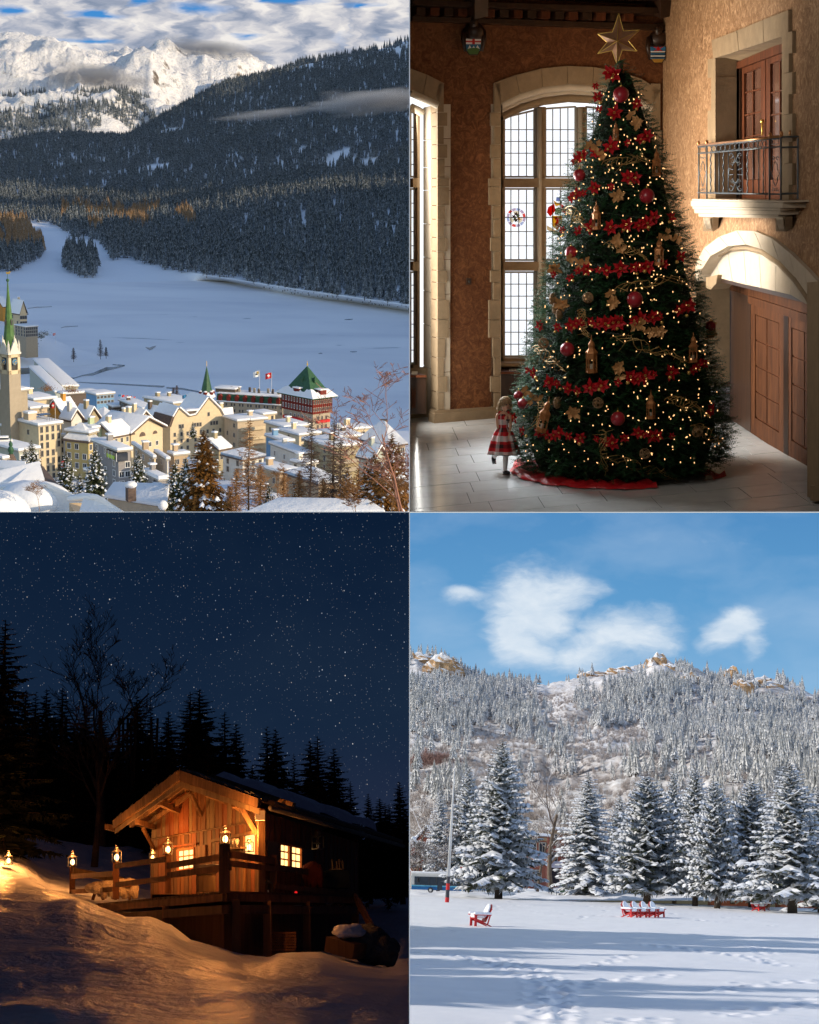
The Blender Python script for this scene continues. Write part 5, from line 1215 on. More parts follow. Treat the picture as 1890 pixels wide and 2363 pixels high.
for x in(1650,1659.5,1681,1714,1738,1751):ib([(x,mid_(x)),(x,bot(x))],.009)
for x in(1640,1669.5,1725,1762):ib([(x+.9*math.sin(k*1.1),lerp(mid_(x),bot(x),k/28))for k in range(29)],.010,'twisted_bar')
for k in range(13):c=1636.5+k*10.7;y=(rail(c)+mid_(c))/2+1.5;ib([(c+5.3*math.cos(a*.524),y+7.5*math.sin(a*.524))for a in range(13)],.006,'ring')
for x in(1612,1631,1777,1803,1824):m=MB();q=WR(x,(rail(x)if x<1810 else 312)-5,BD if x<1810 else.05);m.sphere(q,.028,8,6,(1,1,1.5));part('finial',m,M['brass'],bal,True,True)
def spiral(cx,cy,r,a0,turns,sx=1,sy=1):return[(cx+sx*r*(1-k/12*.8)*math.cos(a0+k/12*turns*6.28),cy+sy*r*(1-k/12*.8)*math.sin(a0+k/12*turns*6.28))for k in range(13)]
c0=1697.5
for sx in(-1,1):
 for cy,sy in((358,1),(436,-1)):ib(spiral(c0+sx*11,cy,7.5,1.57,.9,sx,sy),.007,'scroll');ib([(c0,cy+sy*14),(c0+sx*3,cy+sy*6),(c0+sx*10,cy-sy*6)],.007,'scroll');ib(spiral(c0+sx*5,cy+sy*14,4,0,.8,sx,sy),.006,'scroll')
 ib([(c0,372),(c0+sx*7,380),(c0+sx*5,392),(c0+sx*15,388),(c0+sx*15,404),(c0+sx*5,402),(c0+sx*7,414),(c0,422)],.007,'scroll');ib([(c0+sx*5,382),(c0+sx*13,376)],.005,'scroll');ib([(c0+sx*5,412),(c0+sx*13,419)],.005,'scroll')
for xc,w_ in((1621.8,8),(1789,11)):
 for sx in(-1,1):
  ib(spiral(xc+sx*w_*.5,364,w_*.42,1.57,.9,sx,1),.006,'scroll');ib(spiral(xc+sx*w_*.5,438,w_*.42,1.57,.9,sx,-1),.006,'scroll')
  ib([(xc,372),(xc+sx*w_*.5,382),(xc+sx*w_*.5,392),(xc+sx*w_*.95,400),(xc+sx*w_*.5,410),(xc+sx*w_*.4,420),(xc,430)],.006,'scroll')
 ib([(xc-w_*.7,rail(xc)+6),(xc+w_*.7,rail(xc)+5),(xc+w_*.7,rail(xc)+16),(xc-w_*.7,rail(xc)+17),(xc-w_*.7,rail(xc)+6)],.006,'ring')
m=MB();E=WR(1803,320,BD);
for zt in(316,340,447):m.tube([WR(1803,zt,BD),WR(1803,zt,BD)-nR*(BD-.03)],.013,5)
m.tube([WR(1803,320,BD)-nR*(BD-.04),WR(1803,460,BD)-nR*(BD-.04)],.014,5);part('side_rail',m,M['iron'],bal)
# arched doorway
ao=[(1603,640),(1606,606),(1625,572),(1660,546),(1700,532),(1740,533),(1780,549),(1820,581),(1858,618),(1889,652)]
ai=[(1609,650),(1612,632),(1640,590),(1680,568),(1720,564),(1758,575),(1798,602),(1835,640),(1862,678),(1880,712)]
for i in range(9):a,b,c,d=ao[i],ao[i+1],ai[i+1],ai[i];rb([(a[0]+.4,a[1]),(b[0]-.4,b[1]),(c[0]-.4,c[1]),(d[0]+.4,d[1])],.06+.002*(i%2),'hstone_l','arch_stone')
for o_,r_,mt in((6,.05,'hstone'),(13,.035,'hstone_l')):
 m=MB();m.tube([WR(x+2,y+o_,-.03-o_*.012)for x,y in ai],r_,8,False);part('arch_moulding',m,M[mt],rw,True,True)
ti=[(1640,634),(1652,606),(1680,588),(1716,580),(1752,588),(1790,610),(1826,644),(1856,684)];lt=[(1640,640),(1661,642),(1690,649),(1722,657),(1756,664),(1790,672),(1824,680),(1858,688)]
ti=[(1630,622)]+ti[1:-1]+[(1868,706)];lt[0]=(1630,660);lt[-1]=(1868,706)
ti=[(x,y-4)for x,y in ti]
for i in range(7):rb([(ti[i][0]+.4,ti[i][1]),(ti[i+1][0]-.4,ti[i+1][1]),(lt[i+1][0]-.4,lt[i+1][1]),(lt[i][0]+.4,lt[i][1])],-.16+.002*(i%2),'hstone_l','tympanum_stone',th=.2)
rb([(1629,640),(1656,634),(1652,655),(1640,668),(1629,664)],-.08,'hstone','corbel_stone',th=.3)
D2=-.62
m=MB();m.prism([WR(1606,640,.02),WR(1606,905,.02),WR(1606+78,880,D2),WR(1606+78,660,D2)],tR*-.1);part('reveal',m,M['hstone'],rw)
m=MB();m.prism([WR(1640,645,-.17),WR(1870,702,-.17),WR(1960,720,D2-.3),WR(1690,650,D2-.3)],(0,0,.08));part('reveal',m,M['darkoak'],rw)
for x,off in((1888,.06),):m=MB();m.bar(WR(1893,650,.0),WR(1893,1150,0),.5,.2,nR);m.tube([WR(1886,1120,.08),WR(1886,1155,.08)],.09,8);part('jamb_column',m,M['hstone'],rw)
dd=thing(TR,'double_door','tall oak double door with panels inside the arched doorway','door',WR(1800,1050,D2))
rowT=lambda x:lerp(690,740,(x-1730)/153);rowB=lambda x:lerp(1004,1099,(x-1741)/142)
def dq(nm,x0,x1,f0,f1,off,mt,th=.05,root=None):
 y=lambda x,f:lerp(rowT(x),rowB(x),f);return plate(nm,WR,nR,[(x0,y(x0,f0)),(x1,y(x1,f0)),(x1,y(x1,f1)),(x0,y(x0,f1))],off,th,mt,root or dd)
dq('overdoor_board',1660,1960,-.45,-.02,D2,'oak');dq('door_frame',1684,1732,-.4,1.0,D2-.02,'darkoak');dq('door_frame',1726,1960,-.02,.035,D2+.03,'oak')
for x0,x1 in((1733,1810),(1817,1960)):
 dq('door_leaf',x0,x1,.035,1.0,D2-.06,'cherry');dq('stile',x0,x0+9,.035,1,D2-.02,'oak');dq('stile',x1-12,x1,.035,1,D2-.02,'oak');dq('rail',x0+9,x1-12,.035,.10,D2-.022,'oak');dq('rail',x0+9,x1-12,.87,1,D2-.022,'oak')
 n=2 if x0<1800 else 4;wx=(x1-12-x0-9)/n
 for k in range(n):
  for j in range(4):dq('panel',x0+10+wx*k,x0+8+wx*(k+1),.105+j*.19,.285+j*.19,D2-.035,'oak')
 dq('stile',1808,1819,.035,1,D2-.015,'darkoak')
# --- floor: stone slabs
A0,A1=TR.G(1095.6,991.6),TR.G(1121,1038);ta=(A1-A0).normalized()
lo_=MB();e0=[TR.G(x,1181.2)for x in(945.6,1200,1500,1980)];far_=[TR.G(2050,900),WB(1525,900,-1.2),WB(946.5,900,-1.2)];far_=[V((p.x,p.y,0))for p in far_]
lo_.add([V((p.x,p.y,-.012))for p in e0+far_],[tuple(range(len(e0+far_)))]);floor=solo(TR,'floor',lo_,M['grout'],kind='structure')
det=tB.x*ta.y-tB.y*ta.x
def clipc(poly,inside,inter):
 out=[]
 for i in range(len(poly)):
  a,b=poly[i],poly[(i+1)%len(poly)];ia,ib_=inside(a),inside(b)
  if ia:out.append(a)
  if ia!=ib_:out.append(inter(a,b))
 return out
cam_edges=[((TR.G(945.8,1181),TR.G(1890,1181)),None)]
def hp(p,q):  # half plane to the left of p->q
 d=V((q.x-p.x,q.y-p.y));f=lambda a:d.x*(a.y-p.y)-d.y*(a.x-p.x)
 return(lambda a:f(a)>=0),(lambda a,b:a.lerp(b,f(a)/(f(a)-f(b))))
H1=hp(TR.G(945.8,1181.3),TR.G(1890,1181.3));H2=hp(TR.G(945.8,900),TR.G(945.8,1181.3))
org=TR.G(1180,1060);ntile=0
for j in range(-9,18):
 c=-14+rH.random()*.8;w_=rH.uniform(.62,.95)if False else.78
 while c<14:
  ln=rH.choice((.75,.95,1.15,1.4));a,b=c+.006,c+ln-.006;y0,y1=j*w_+.008,(j+1)*w_-.008
  q=[org+tB*a+ta*y0,org+tB*b+ta*y0,org+tB*b+ta*y1,org+tB*a+ta*y1];c+=ln
  for f,g in(H1,H2):q=clipc(q,f,g)if q else q
  if not q or len(q)<3:continue
  cc=sum(q,V((0,0,0)))/len(q);px,py=TR.pix(cc)
  if(cc-B1).dot(nR)<-1.4 or(cc-B0).dot(nB)<-1.3 or px>2020 or py>1250:continue
  m=MB();dz=rH.uniform(-.0015,.0015);m.prism([V((p.x,p.y,dz))for p in q],(0,0,-.02));me=m.mesh('floor_slab',M['floorstone']);o=bpy.data.objects.new('floor_slab',me);TR.col.objects.link(o);o.parent=floor;ntile+=1
# --- the tree
TD=23.6;AX=1432
prof_=[(128,2),(150,22),(180,40),(250,62),(330,88),(400,110),(500,133),(560,152),(700,186),(800,208),(900,232),(1000,246),(1050,240),(1085,215)]
def hwid(row):
 for(a,b),(c,d)in zip(prof_,prof_[1:]):
  if a<=row<=c:return lerp(b,d,(row-a)/(c-a))
 return 2 if row<128 else 200
def treepos(px,row,out=0.0):
 """point on the front of the tree crown seen at this place"""
 d=TD
 for _ in range(4):
  c=TR.P(AX,row,d);r=hwid(row)/F*TD;dx=(px-AX)/F*d
  yy=math.sqrt(max(0,r*r-min(abs(dx),r*.995)**2));d=TD-yy-out
 return TR.P(px,row,d)
tb=TR.P(AX,1075,TD);tb.z=0
M['treegreen']=mat('fir_green',(.022,.075,.028),.55,.6,2.5,spec=.35)
xt=thing(TR,'christmas_tree','very tall decorated Christmas tree in the middle of the hall','christmas tree',tb)
cr=MB();rr_=random.Random(9);zr=lambda row:TR.P(AX,row,TD).z
nspr=12500
for i in range(nspr):
 row=132+(1082-132)*math.sqrt(rr_.random());hw=hwid(row)/F*TD;a=rr_.uniform(0,2*math.pi)
 if math.sin(a)>.35:continue
 dep=rr_.choice((1,1,1,.93,.85,.75))*rr_.uniform(.94,1.06);z=zr(row);r=hw*dep
 ax_=TR.P(AX,row,TD);dr=V((math.cos(a),math.sin(a),0));p=V((ax_.x,ax_.y,z))+dr*r
 if p.z<.1:continue
 d=(dr+V((0,0,rr_.uniform(-.5,.5)))+V((rr_.uniform(-.6,.6),rr_.uniform(-.6,.6),0))).normalized();L=rr_.uniform(.15,.28);sd=d.cross(V((0,0,1))).normalized();up=sd.cross(d);p0=p-d*L*.6
 for k in range(9):
  q=p0+d*L*k/8;nl=.058*(1.1-k/12)
  for s_ in(-1,1):
   t_=q+(sd*s_+d*.7+up*rr_.uniform(-.5,.5)).normalized()*nl;cr.add([q+d*.010,q-d*.010,t_],[(0,1,2)])
  t_=q+(up+d*.6).normalized()*nl*.8;cr.add([q+sd*.008,q-sd*.008,t_],[(0,1,2)])
part('crown',cr,M['treegreen'],xt)
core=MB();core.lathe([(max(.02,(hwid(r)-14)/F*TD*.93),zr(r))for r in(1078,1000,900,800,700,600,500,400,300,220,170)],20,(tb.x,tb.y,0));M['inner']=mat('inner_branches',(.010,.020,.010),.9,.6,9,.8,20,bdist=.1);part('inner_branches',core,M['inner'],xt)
m=MB();m.tube([tb,tb+V((0,0,6.0))],[.14,.03],8);part('trunk',m,M['bark'],xt)
# skirt
M['satin']=mat('red_satin',(.48,.012,.018),.32,.25,3,.6,5,spec=.7,bdist=.05)
sk=MB();n=90;rings=((1.66,.015),(1.62,.07),(1.56,.05),(1.50,.09),(1.40,.06),(1.25,.06))
for r,z in rings:
 for i in range(n):a=2*math.pi*i/n;w_=1+.018*math.sin(a*17+r*9)+.012*math.sin(a*41+r*20);fl_=1.0;sk.v.append(V((tb.x+r*w_*math.cos(a),tb.y+r*w_*math.sin(a),z*(1+.5*math.sin(a*23+r*30)))))
for j in range(len(rings)-1):
 for i in range(n):
  if not(40<i<72 or 80<i<84):continue
  sk.f.append((j*n+i,j*n+(i+1)%n,(j+1)*n+(i+1)%n,(j+1)*n+i));sk.m.append(0)
part('tree_skirt',sk,M['satin'],xt,True,True)
# star
M['starm']=mat('bronze_star',(.42,.22,.12),.45,.15,12,metal=.3);st=thing(TR,'star','six pointed bronze star on top of the Christmas tree','star',TR.P(1423,94,TD))
tips=[(1428,31),(1476,69),(1470,118),(1424,150),(1379,124),(1379,78)];ins=[]
cx_,cy_=1424,95
for i in range(6):
 a,b=tips[i],tips[(i+1)%6];ins.append((cx_+((a[0]+b[0])/2-cx_)*.52,cy_+((a[1]+b[1])/2-cy_)*.52))
for i in range(6):
 m=MB();f_=TR.P(cx_,cy_,TD-.12);k_=TR.P(cx_,cy_,TD+.12);t_=TR.P(*tips[i],TD);a=TR.P(*ins[i],TD);b=TR.P(*ins[i-1],TD);m.add([f_,t_,a,b,k_],[(0,1,2),(0,3,1),(4,2,1),(4,1,3)]);part('star_point',m,M['starm'],st)
 m=MB();m.tube([f_,t_],.006,4);m.tube([t_,a],.006,4);m.tube([t_,b],.006,4);part('wire_edge',m,M['gold'],st)
# poinsettias
M['petal']=mat('red_velvet_petal',(.46,.008,.014),.6,.4,20,spec=.3)
def petal(m,c,d,L,w_,up,curl):
 s_=d.cross(up).normalized();m.add([c,c+d*L*.5+s_*w_+up*curl,c+d*L,c+d*L*.5-s_*w_+up*curl,c+d*L*.5],[(0,1,4),(1,2,4),(2,3,4),(3,0,4)])
def flower_mesh(seed,n1=6,n2=5,L=.12):
 r=random.Random(seed);m=MB();up=V((0,-1,0))
 for nn,ll,cu in((n1,L,.012),(n2,L*.62,.03)):
  for k in range(nn):
   a=k*6.283/nn+r.uniform(-.2,.2)+cu*20;d=V((math.cos(a),-.25+r.uniform(-.3,.25),math.sin(a))).normalized();petal(m,V((0,0,0)),d,ll*r.uniform(.8,1.15),ll*.26,up,cu)
 return m
M['seed']=mat('gold_beads',(.65,.42,.12),.35,.2,9,metal=.6)
FM=[]
for k in range(3):
 r0_=thing(TR,'poinsettia','red velvet poinsettia tucked into the tree garland','flower',(0,0,0),0,'red poinsettias of the garlands');part('petals',flower_mesh(k),M['petal'],r0_,False)
 m=MB()
 for q in range(5):m.sphere((.012*math.cos(q*1.25),-.03,.012*math.sin(q*1.25)),.007,6,4)
 part('stamens',m,M['seed'],r0_,False);FM.append(r0_)
swags=[[(1372,200),(1378,225),(1388,256),(1408,262),(1440,258)],[(1403,168),(1425,182)],[(1333,364),(1352,358),(1400,336),(1425,332),(1475,322),(1508,316)],[(1470,240),(1497,246)],[(1318,452),(1330,446),(1390,432),(1430,420),(1465,406),(1491,402)],
[(1297,534),(1341,531),(1380,525),(1425,524),(1470,518),(1510,503),(1556,495)],[(1281,632),(1312,640),(1340,626),(1376,622),(1420,616),(1468,612),(1528,611),(1578,590)],[(1247,756),(1300,752),(1335,748),(1376,744),(1420,748),(1450,735),(1492,733),(1530,724),(1580,716),(1602,692)],
[(1218,853),(1240,866),(1268,876),(1300,896),(1322,900),(1352,902),(1380,896),(1418,884),(1486,867),(1525,862),(1560,862),(1604,853),(1632,827)],[(1190,965),(1207,990),(1231,987),(1262,1004),(1308,1003),(1356,1004),(1380,1016),(1417,1018),(1454,1006),(1484,1003),(1522,1003),(1548,1012),(1568,978)],[(1640,950),(1658,956)]]
rows_l=['the short garland near the top left','the topmost pair under the star','the third garland from the top','the upper right edge','the garland level with the balcony railing','the garland just below the balcony','the garland level with the arch top','the middle garland above the large lantern','the garland above the girl','the lowest long garland','the lower right edge']
nf_=0
pts_all=[]
for si,s_ in enumerate(swags):
 tot=sum(math.dist(a,b)for a,b in zip(s_,s_[1:]));acc=0
 for a,b in zip(s_,s_[1:]):
  L=math.dist(a,b)
  while acc<=L:t=acc/L;pts_all.append((lerp(a[0],b[0],t)+rH.uniform(-3,3),lerp(a[1],b[1],t)+rH.uniform(-6,6),si));acc+=rH.choice((14,18,30,40))
  acc-=L
for i,(x,y,si)in enumerate(pts_all):
 p=treepos(x,y,.10);full=Matrix.Translation(p)@Matrix.Rotation((x-AX)/300,4,'Z')@Matrix.Rotation(rH.uniform(0,6),4,'Y')@Matrix.Scale(rH.uniform(.5,1.15),4)
 lb='red velvet poinsettia in '+rows_l[si]
 if i<3:FM[i].matrix_world=TR.M@full;FM[i]['label']=lb
 else:dup(TR,FM[i%3],None,label=lb,full=full)
# baubles
M['bauble']=mat('frosted_red_bauble',(.33,.015,.028),.38,.15,5,spec=.6)
def bauble(x,y,r,label):
 p=treepos(x,y,.12);R=r/F*(TD-1);b=thing(TR,'bauble',label,'bauble',p);m=MB();m.sphere((0,0,0),R,24,16);part('ball',m,M['bauble'],b,False,True);m=MB();m.tube([(0,0,R*.96),(0,0,R*1.14)],R*.16,8);m.tube([(0,0,R*1.1),(0,.02,R*1.5)],.004,4);part('cap',m,M['gold'],b,False,True)
for x,y,r,lb in((1433,218,18,'big red bauble near the top of the tree'),(1337,404,14,'red bauble at the left edge level with the balcony'),(1493,452,17,'big red bauble right of the gold flowers, level with the balcony slab'),(1318,582,14,'red bauble at the left edge above the third long garland'),(1465,691,18,'big red bauble in the middle right of the tree'),(1309,806,16,'large frosted bauble left of the big brass lantern'),
(1426,966,16,'red bauble low in the middle above the lowest garland'),(1197,914,12,'small pinkish bauble beside the girl, upper one'),(1207,932,13,'dark shaded bauble just below the pinkish one'),(1640,752,12,'dark red bauble at the right edge by the doorway')):bauble(x,y,r,lb)
# small gold balls
gm=MB();gm.sphere((0,0,0),.022,10,8);gme=gm.mesh('gold_ball',M['seed'],True)
for i,(x,y,si)in enumerate(pts_all[1::2]):
 o=solo(TR,'gold_ball',gme,None,'small pearly gold ball hanging under '+rows_l[si],'ornament','small gold balls of the garlands');o.matrix_world=TR.M@Matrix.Translation(treepos(x+rH.uniform(-8,8),y+rH.uniform(6,16),.12))@Matrix.Scale(rH.uniform(.8,1.3),4)
# lanterns
M['copperl']=mat('aged_copper',(.44,.19,.07),.45,.25,15,metal=.45)
def hl_mesh():
 r=thing(TR,'hanging_lantern','x','lantern',(0,0,0));h=.30;a6=[(.085*math.cos(k*1.0472+.52),.085*math.sin(k*1.0472+.52))for k in range(6)]
 for k in range(6):
  x,y=a6[k];m=MB();m.tube([(x,y,-h),(x,y,0)],.010,4);part('corner_post',m,M['copperl'],r,False)
  x2,y2=a6[(k+1)%6];m=MB();m.add([(x,y,0),(x2,y2,0),(x2,y2,-.07),(lerp(x,x2,.75),lerp(y,y2,.75),-.11),(lerp(x,x2,.5),lerp(y,y2,.5),-.085),(lerp(x,x2,.25),lerp(y,y2,.25),-.11),(x,y,-.07)],[(0,1,2,3,4,5,6)]);m.add([(x,y,-h),(x2,y2,-h),(x2,y2,-h+.05),(x,y,-h+.05)],[(0,1,2,3)]);part('pierced_side',m,M['copperl'],r,False)
 m=MB();m.lathe([(.10,-h-.02),(.10,-h)],6,a0=.52);part('base',m,M['copperl'],r,False)
 m=MB();m.lathe([(.105,0),(.10,.02),(.055,.075),(.052,.10)],6,a0=.52);m.lathe([(.05,.10),(.056,.13),(.05,.16),(.03,.19),(.012,.21),(.012,.235),(.004,.30)],10);part('roof',m,M['copperl'],r,False)
 m=MB();m.tube([(0,0,-h),(0,0,-h+.12)],.03,10);part('candle',m,M['hstone_l'],r,False);return r
lan=hl_mesh();first=True
for x,y,s_,tl,lb in((1421,300,.42,0,'small copper lantern high up under the top bauble'),(1376,495,.62,0,'copper lantern at the left, level with the stained glass'),(1515,372,.62,0,'dark lantern hanging at the right edge beside the balcony'),(1521,577,.64,0,'gold lit lantern at the right above the third garland'),
(1365,815,.82,0,'largest copper lantern in the middle of the tree'),(1600,800,.66,0,'dark copper lantern at the right by the doorway'),(1502,932,.62,0,'narrow copper lantern low in the middle right'),(1258,955,.80,.25,'tilted copper lantern beside the girl')):
 full=Matrix.Translation(treepos(x,y,.16))@Matrix.Rotation(tl,4,'Y')@Matrix.Rotation(x*.1,4,'Z')@Matrix.Scale(s_*1.05,4)
 if first:lan.matrix_world=TR.M@full;lan['label']=lb;first=False
 else:dup(TR,lan,None,label=lb,full=full)
# gold leaf sprays
M['goldleaf']=mat('dull_gold_leaf',(.50,.26,.10),.5,.3,14,metal=.25)
def leaf_spray(seed):
 r=random.Random(seed);m=MB();up=V((0,-1,0))
 for c in range(3):
  cc=V((r.uniform(-.1,.1),r.uniform(-.04,.02),r.uniform(-.1,.1)))
  for k in range(5):a=k*1.257+r.random();petal(m,cc,V((math.cos(a),-.3,math.sin(a))).normalized(),r.uniform(.08,.12),.035,up,.012)
 return m
LS=[leaf_spray(k).mesh('gold_leaves',M['goldleaf'])for k in range(3)]
for i,(x,y,lb)in enumerate(((1460,280,'near the top right'),(1428,466,'left of the big balcony level bauble'),(1548,545,'at the right edge above the gold lantern'),(1432,560,'above the arch level garland'),(1279,608,'at the left edge below the stained glass'),(1330,605,'right of the left edge bauble'),(1408,692,'left of the big middle bauble'),(1519,779,'large one right of the middle'),
(1487,757,'small one just left of the large one'),(1434,856,'below the largest lantern'),(1327,939,'large one above the lowest garland'),(1223,914,'beside the small pink bauble'),(1636,760,'at the right edge by the doorway'),(1290,715,'at the left among the pine cones'),(1380,345,'at the left above the third garland'))):
 o=solo(TR,'gold_leaf_spray',LS[i%3],None,'spray of dull gold leaves '+lb,'ornament','gold leaf sprays on the tree');o.matrix_world=TR.M@Matrix.Translation(treepos(x,y,.12))@Matrix.Rotation(i*1.1,4,'Y')@Matrix.Scale(.95,4)
M['twine']=mat('brown_twine',(.26,.16,.08),.8,.3,20)
for i,(x,y,lb)in enumerate(((1357,687,'twine ball left of the middle gold leaves'),(1254,792,'twine ball at the left edge left of the frosted bauble'),(1610,997,'twine ball low at the right'),(1488,1047,'twine ball near the bottom in the middle'),(1380,930,'twine ball above the lowest garland'))):
 m=MB();R=.075
 for k in range(9):
  ax=V((rH.uniform(-1,1),rH.uniform(-1,1),rH.uniform(-1,1))).normalized();u_=ax.orthogonal().normalized();v_=ax.cross(u_);m.tube([(u_*math.cos(a*.524)+v_*math.sin(a*.524))*R for a in range(13)],.007,4,False)
 o=solo(TR,'twine_ball',m,M['twine'],lb,'ornament','twine balls on the tree',base=treepos(x,y,.12))
M['goldtwig']=mat('gold_twig',(.42,.27,.10),.5,.3,14,metal=.3)
def wig(x0,y0,x1,y1,seed,label,amp=14,loops=3):
 r=random.Random(seed);m=MB()
 for s_ in range(loops):
  pts=[]
  for k in range(22):
   t=k/21;ph=r.random()*.3;x=lerp(x0,x1,t)+amp*.6*math.sin(k*.9+s_*2+ph);y=lerp(y0,y1,t)+amp*math.sin(k*.62+s_*1.3)*.7+r.uniform(-2,2);pts.append(treepos(x,y,.10+.04*math.sin(k+s_)))
  m.tube(pts,.006,4,False)
  for k in range(4,20,5):m.tube([pts[k],pts[k]+V((r.uniform(-.12,.12),-.05,r.uniform(-.12,.08)))],[.005,.002],3,False)
 solo(TR,'twig_garland',m,M['goldtwig'],label,'garland',base=None)
for a in((1395,375,1500,365,1,'curly gold twigs high on the tree, level with the rail'),(1310,480,1350,520,2,'curly gold twigs left of the copper lantern'),(1400,560,1490,590,3,'curly gold twigs above the third garland'),(1425,665,1575,640,4,'long curly gold twigs above the big middle bauble'),(1415,775,1585,830,5,'long gold twigs sagging across the middle'),(1232,800,1300,850,6,'gold twigs at the left edge under the twine ball'),
(1540,920,1620,940,7,'gold twigs low at the right'),(1400,1055,1560,1100,8,'gold twigs near the tree foot'),(1600,980,1680,1030,9,'gold twigs at the lower right edge'),(1340,715,1350,770,10,'hanging gold twig left of the middle'),(1250,930,1245,990,11,'hanging gold string beside the tilted lantern'),(1390,990,1395,1080,12,'hanging gold strand at the foot')):wig(*a)
for i,(x,y,lb)in enumerate(((1282,712,'brown pine cone at the left among the branches'),(1275,690,'upper brown pine cone at the left edge'),(1290,725,'lowest brown pine cone at the left'),(1285,930,'brown cone cluster above the tilted lantern'))):
 m=MB();m.sphere((0,0,0),.05,8,6,(1,1,1.7))
 for k in range(40):z=-.08+.16*k/40;rr0=.055*math.sqrt(max(.05,1-(z/.09)**2));a=k*2.4;c=V((rr0*math.cos(a),rr0*math.sin(a),z));m.add([c,c+V((-math.sin(a),math.cos(a),0))*.02+V((0,0,.012)),c*1.0+V((math.cos(a)*.02,math.sin(a)*.02,.02)),c-V((-math.sin(a),math.cos(a),0))*.02+V((0,0,.012))],[(0,1,2,3)])
 solo(TR,'pine_cone',m,M['twine'],lb,'pine cone',base=treepos(x,y,.1))
# string lights
M['bulb']=emis('warm_bulb',(1.0,.56,.22),1.8)
sl=thing(TR,'string_lights','warm white string lights wound through the Christmas tree','string lights',tb)
bm_=MB();bm_.sphere((0,0,0),.0085,6,4,(1,1,2.0));bme=bm_.mesh('light_bulb',M['bulb']);stf=MB();k=0
wire=[]
for i in range(620):
 row=150+(1080-150)*rH.random()**.62;x=AX+hwid(row)*rH.uniform(-.97,.97)
 if x<AX and row>500 and rH.random()<.45:continue
 p=treepos(x,row,.10*rH.uniform(.2,1.2));
 if p.z<.08:continue
 k+=1
 if k<=300:
  o=bpy.data.objects.new('light_bulb',bme);TR.col.objects.link(o);o.parent=sl;o.location=p-tb;o.rotation_euler=(rH.uniform(0,3),rH.uniform(0,3),0);o.scale=[rH.uniform(.7,1.25)]*3;wire.append(p)
 else:stf.sphere(p-tb,.0085,5,3,(1,1,1.7))
part('bulbs',stf,M['bulb'],sl,False,kind='stuff')
m=MB();wire.sort(key=lambda p:p.z+p.x*.12)
for a,b in zip(wire,wire[1:]):
 if(a-b).length<.7:m.tube([a,b],.0025,3,False)
part('wire',m,M['metal_d'],sl,kind='stuff')
# lamps added for windows assumed on the left (none built), then two added fill lights
def area_w(name,p,d,sx,sy,power,col,spread=180):
 l=bpy.data.lights.new(name,'AREA');l.shape='RECTANGLE';l.size=sx;l.size_y=sy;l.energy=power;l.color=col;l.spread=R_(spread)
 o=bpy.data.objects.new(name,l);COL['hall'].objects.link(o);o.location=p;o.rotation_euler=V(d).to_track_quat('-Z','Y').to_euler();return o
area_w('assumed_window_light',(.12,25.5,5.2),(1,.10,-.12),2.2,3.2,430,(1.0,.83,.62),125)  # lamp added for an assumed window, lighting the side wall
area_w('assumed_window_light_2',(.12,24.8,3.6),(1,-.25,-.35),2.4,2.6,520,(.90,.96,1.0),140)  # second added lamp, brightening the floor at left; its window is assumed
area_w('reveal_fill_light',(.1,28.3,4.6),(1,-.05,0),.9,5.4,110,(1.0,.97,.90))  # fill light added to brighten the left window's reveal
area_w('tree_fill_light',(.12,17.5,4.6),(1,.75,-.10),1.4,1.8,150,(1.0,.93,.84))  # fill light added at the front left for the tree and the girl
# --- the girl
def skinned(root,name,joints,edges,mt,fr,sub=2):
 """one continuous body: joints {name: (pos, radius)}"""
 keys=list(joints);me=bpy.data.meshes.new(name);me.from_pydata([tuple(joints[k][0])for k in keys],[(keys.index(a),keys.index(b))for a,b in edges],[])
 o=bpy.data.objects.new(name,me);fr.col.objects.link(o);o.modifiers.new('skin','SKIN')
 for i,k in enumerate(keys):r=joints[k][1];me.skin_vertices[0].data[i].radius=(r,r)if not isinstance(r,tuple)else r
 me.skin_vertices[0].data[0].use_root=True
 md=o.modifiers.new('sub','SUBSURF');md.levels=sub;md.render_levels=sub
 dg=bpy.context.evaluated_depsgraph_get();ev=o.evaluated_get(dg);nm=bpy.data.meshes.new_from_object(ev);bpy.data.objects.remove(o)
 nm.materials.clear();nm.materials.append(mt);nm.polygons.foreach_set('use_smooth',[True]*len(nm.polygons));return nm
M['skin']=mat('skin',(.62,.34,.22),.5,.06,12,spec=.35);M['sock']=mat('white_tights',(.75,.72,.70),.7,.06);M['shoe']=mat('black_patent',(.02,.02,.025),.25,.2,spec=.7);M['hair']=mat('light_brown_hair',(.34,.22,.11),.5,.45,40,.5,60,spec=.5,stretch=(1,1,.25),bdist=.01)
def dress_mat():
 m,n,b=newmat('tartan_dress');uv=n.nodes.new('ShaderNodeUVMap');sp=n.nodes.new('ShaderNodeSeparateXYZ');n.links.new(uv.outputs[0],sp.inputs[0])
 def band(src,f,stops):
  fr_=math_(n,'FRACT',math_(n,'MULTIPLY',src,f));r=ramp(n,fr_,stops);r.color_ramp.interpolation='CONSTANT';return r.outputs[0]
 RED=(.55,.01,.015);BLK=(.015,.012,.012);WHT=(.78,.74,.70)
 a=band(sp.outputs[0],5.0,[(0,RED),(.34,WHT),(.56,BLK),(.8,RED)]);c=band(sp.outputs[1],2.55,[(0,WHT),(.22,RED),(.45,BLK),(.70,RED),(.88,WHT)])
 t=noise_node(n,30,3);mix=mixc(n,.38,c,a);n.links.new(mixc(n,math_(n,'MULTIPLY',t.outputs[0],.25),mix,(.25,.05,.05)),b.inputs['Base Color']);b.inputs['Roughness'].default_value=.75;b.inputs['Specular IOR Level'].default_value=.15;return m
M['tartan']=dress_mat()
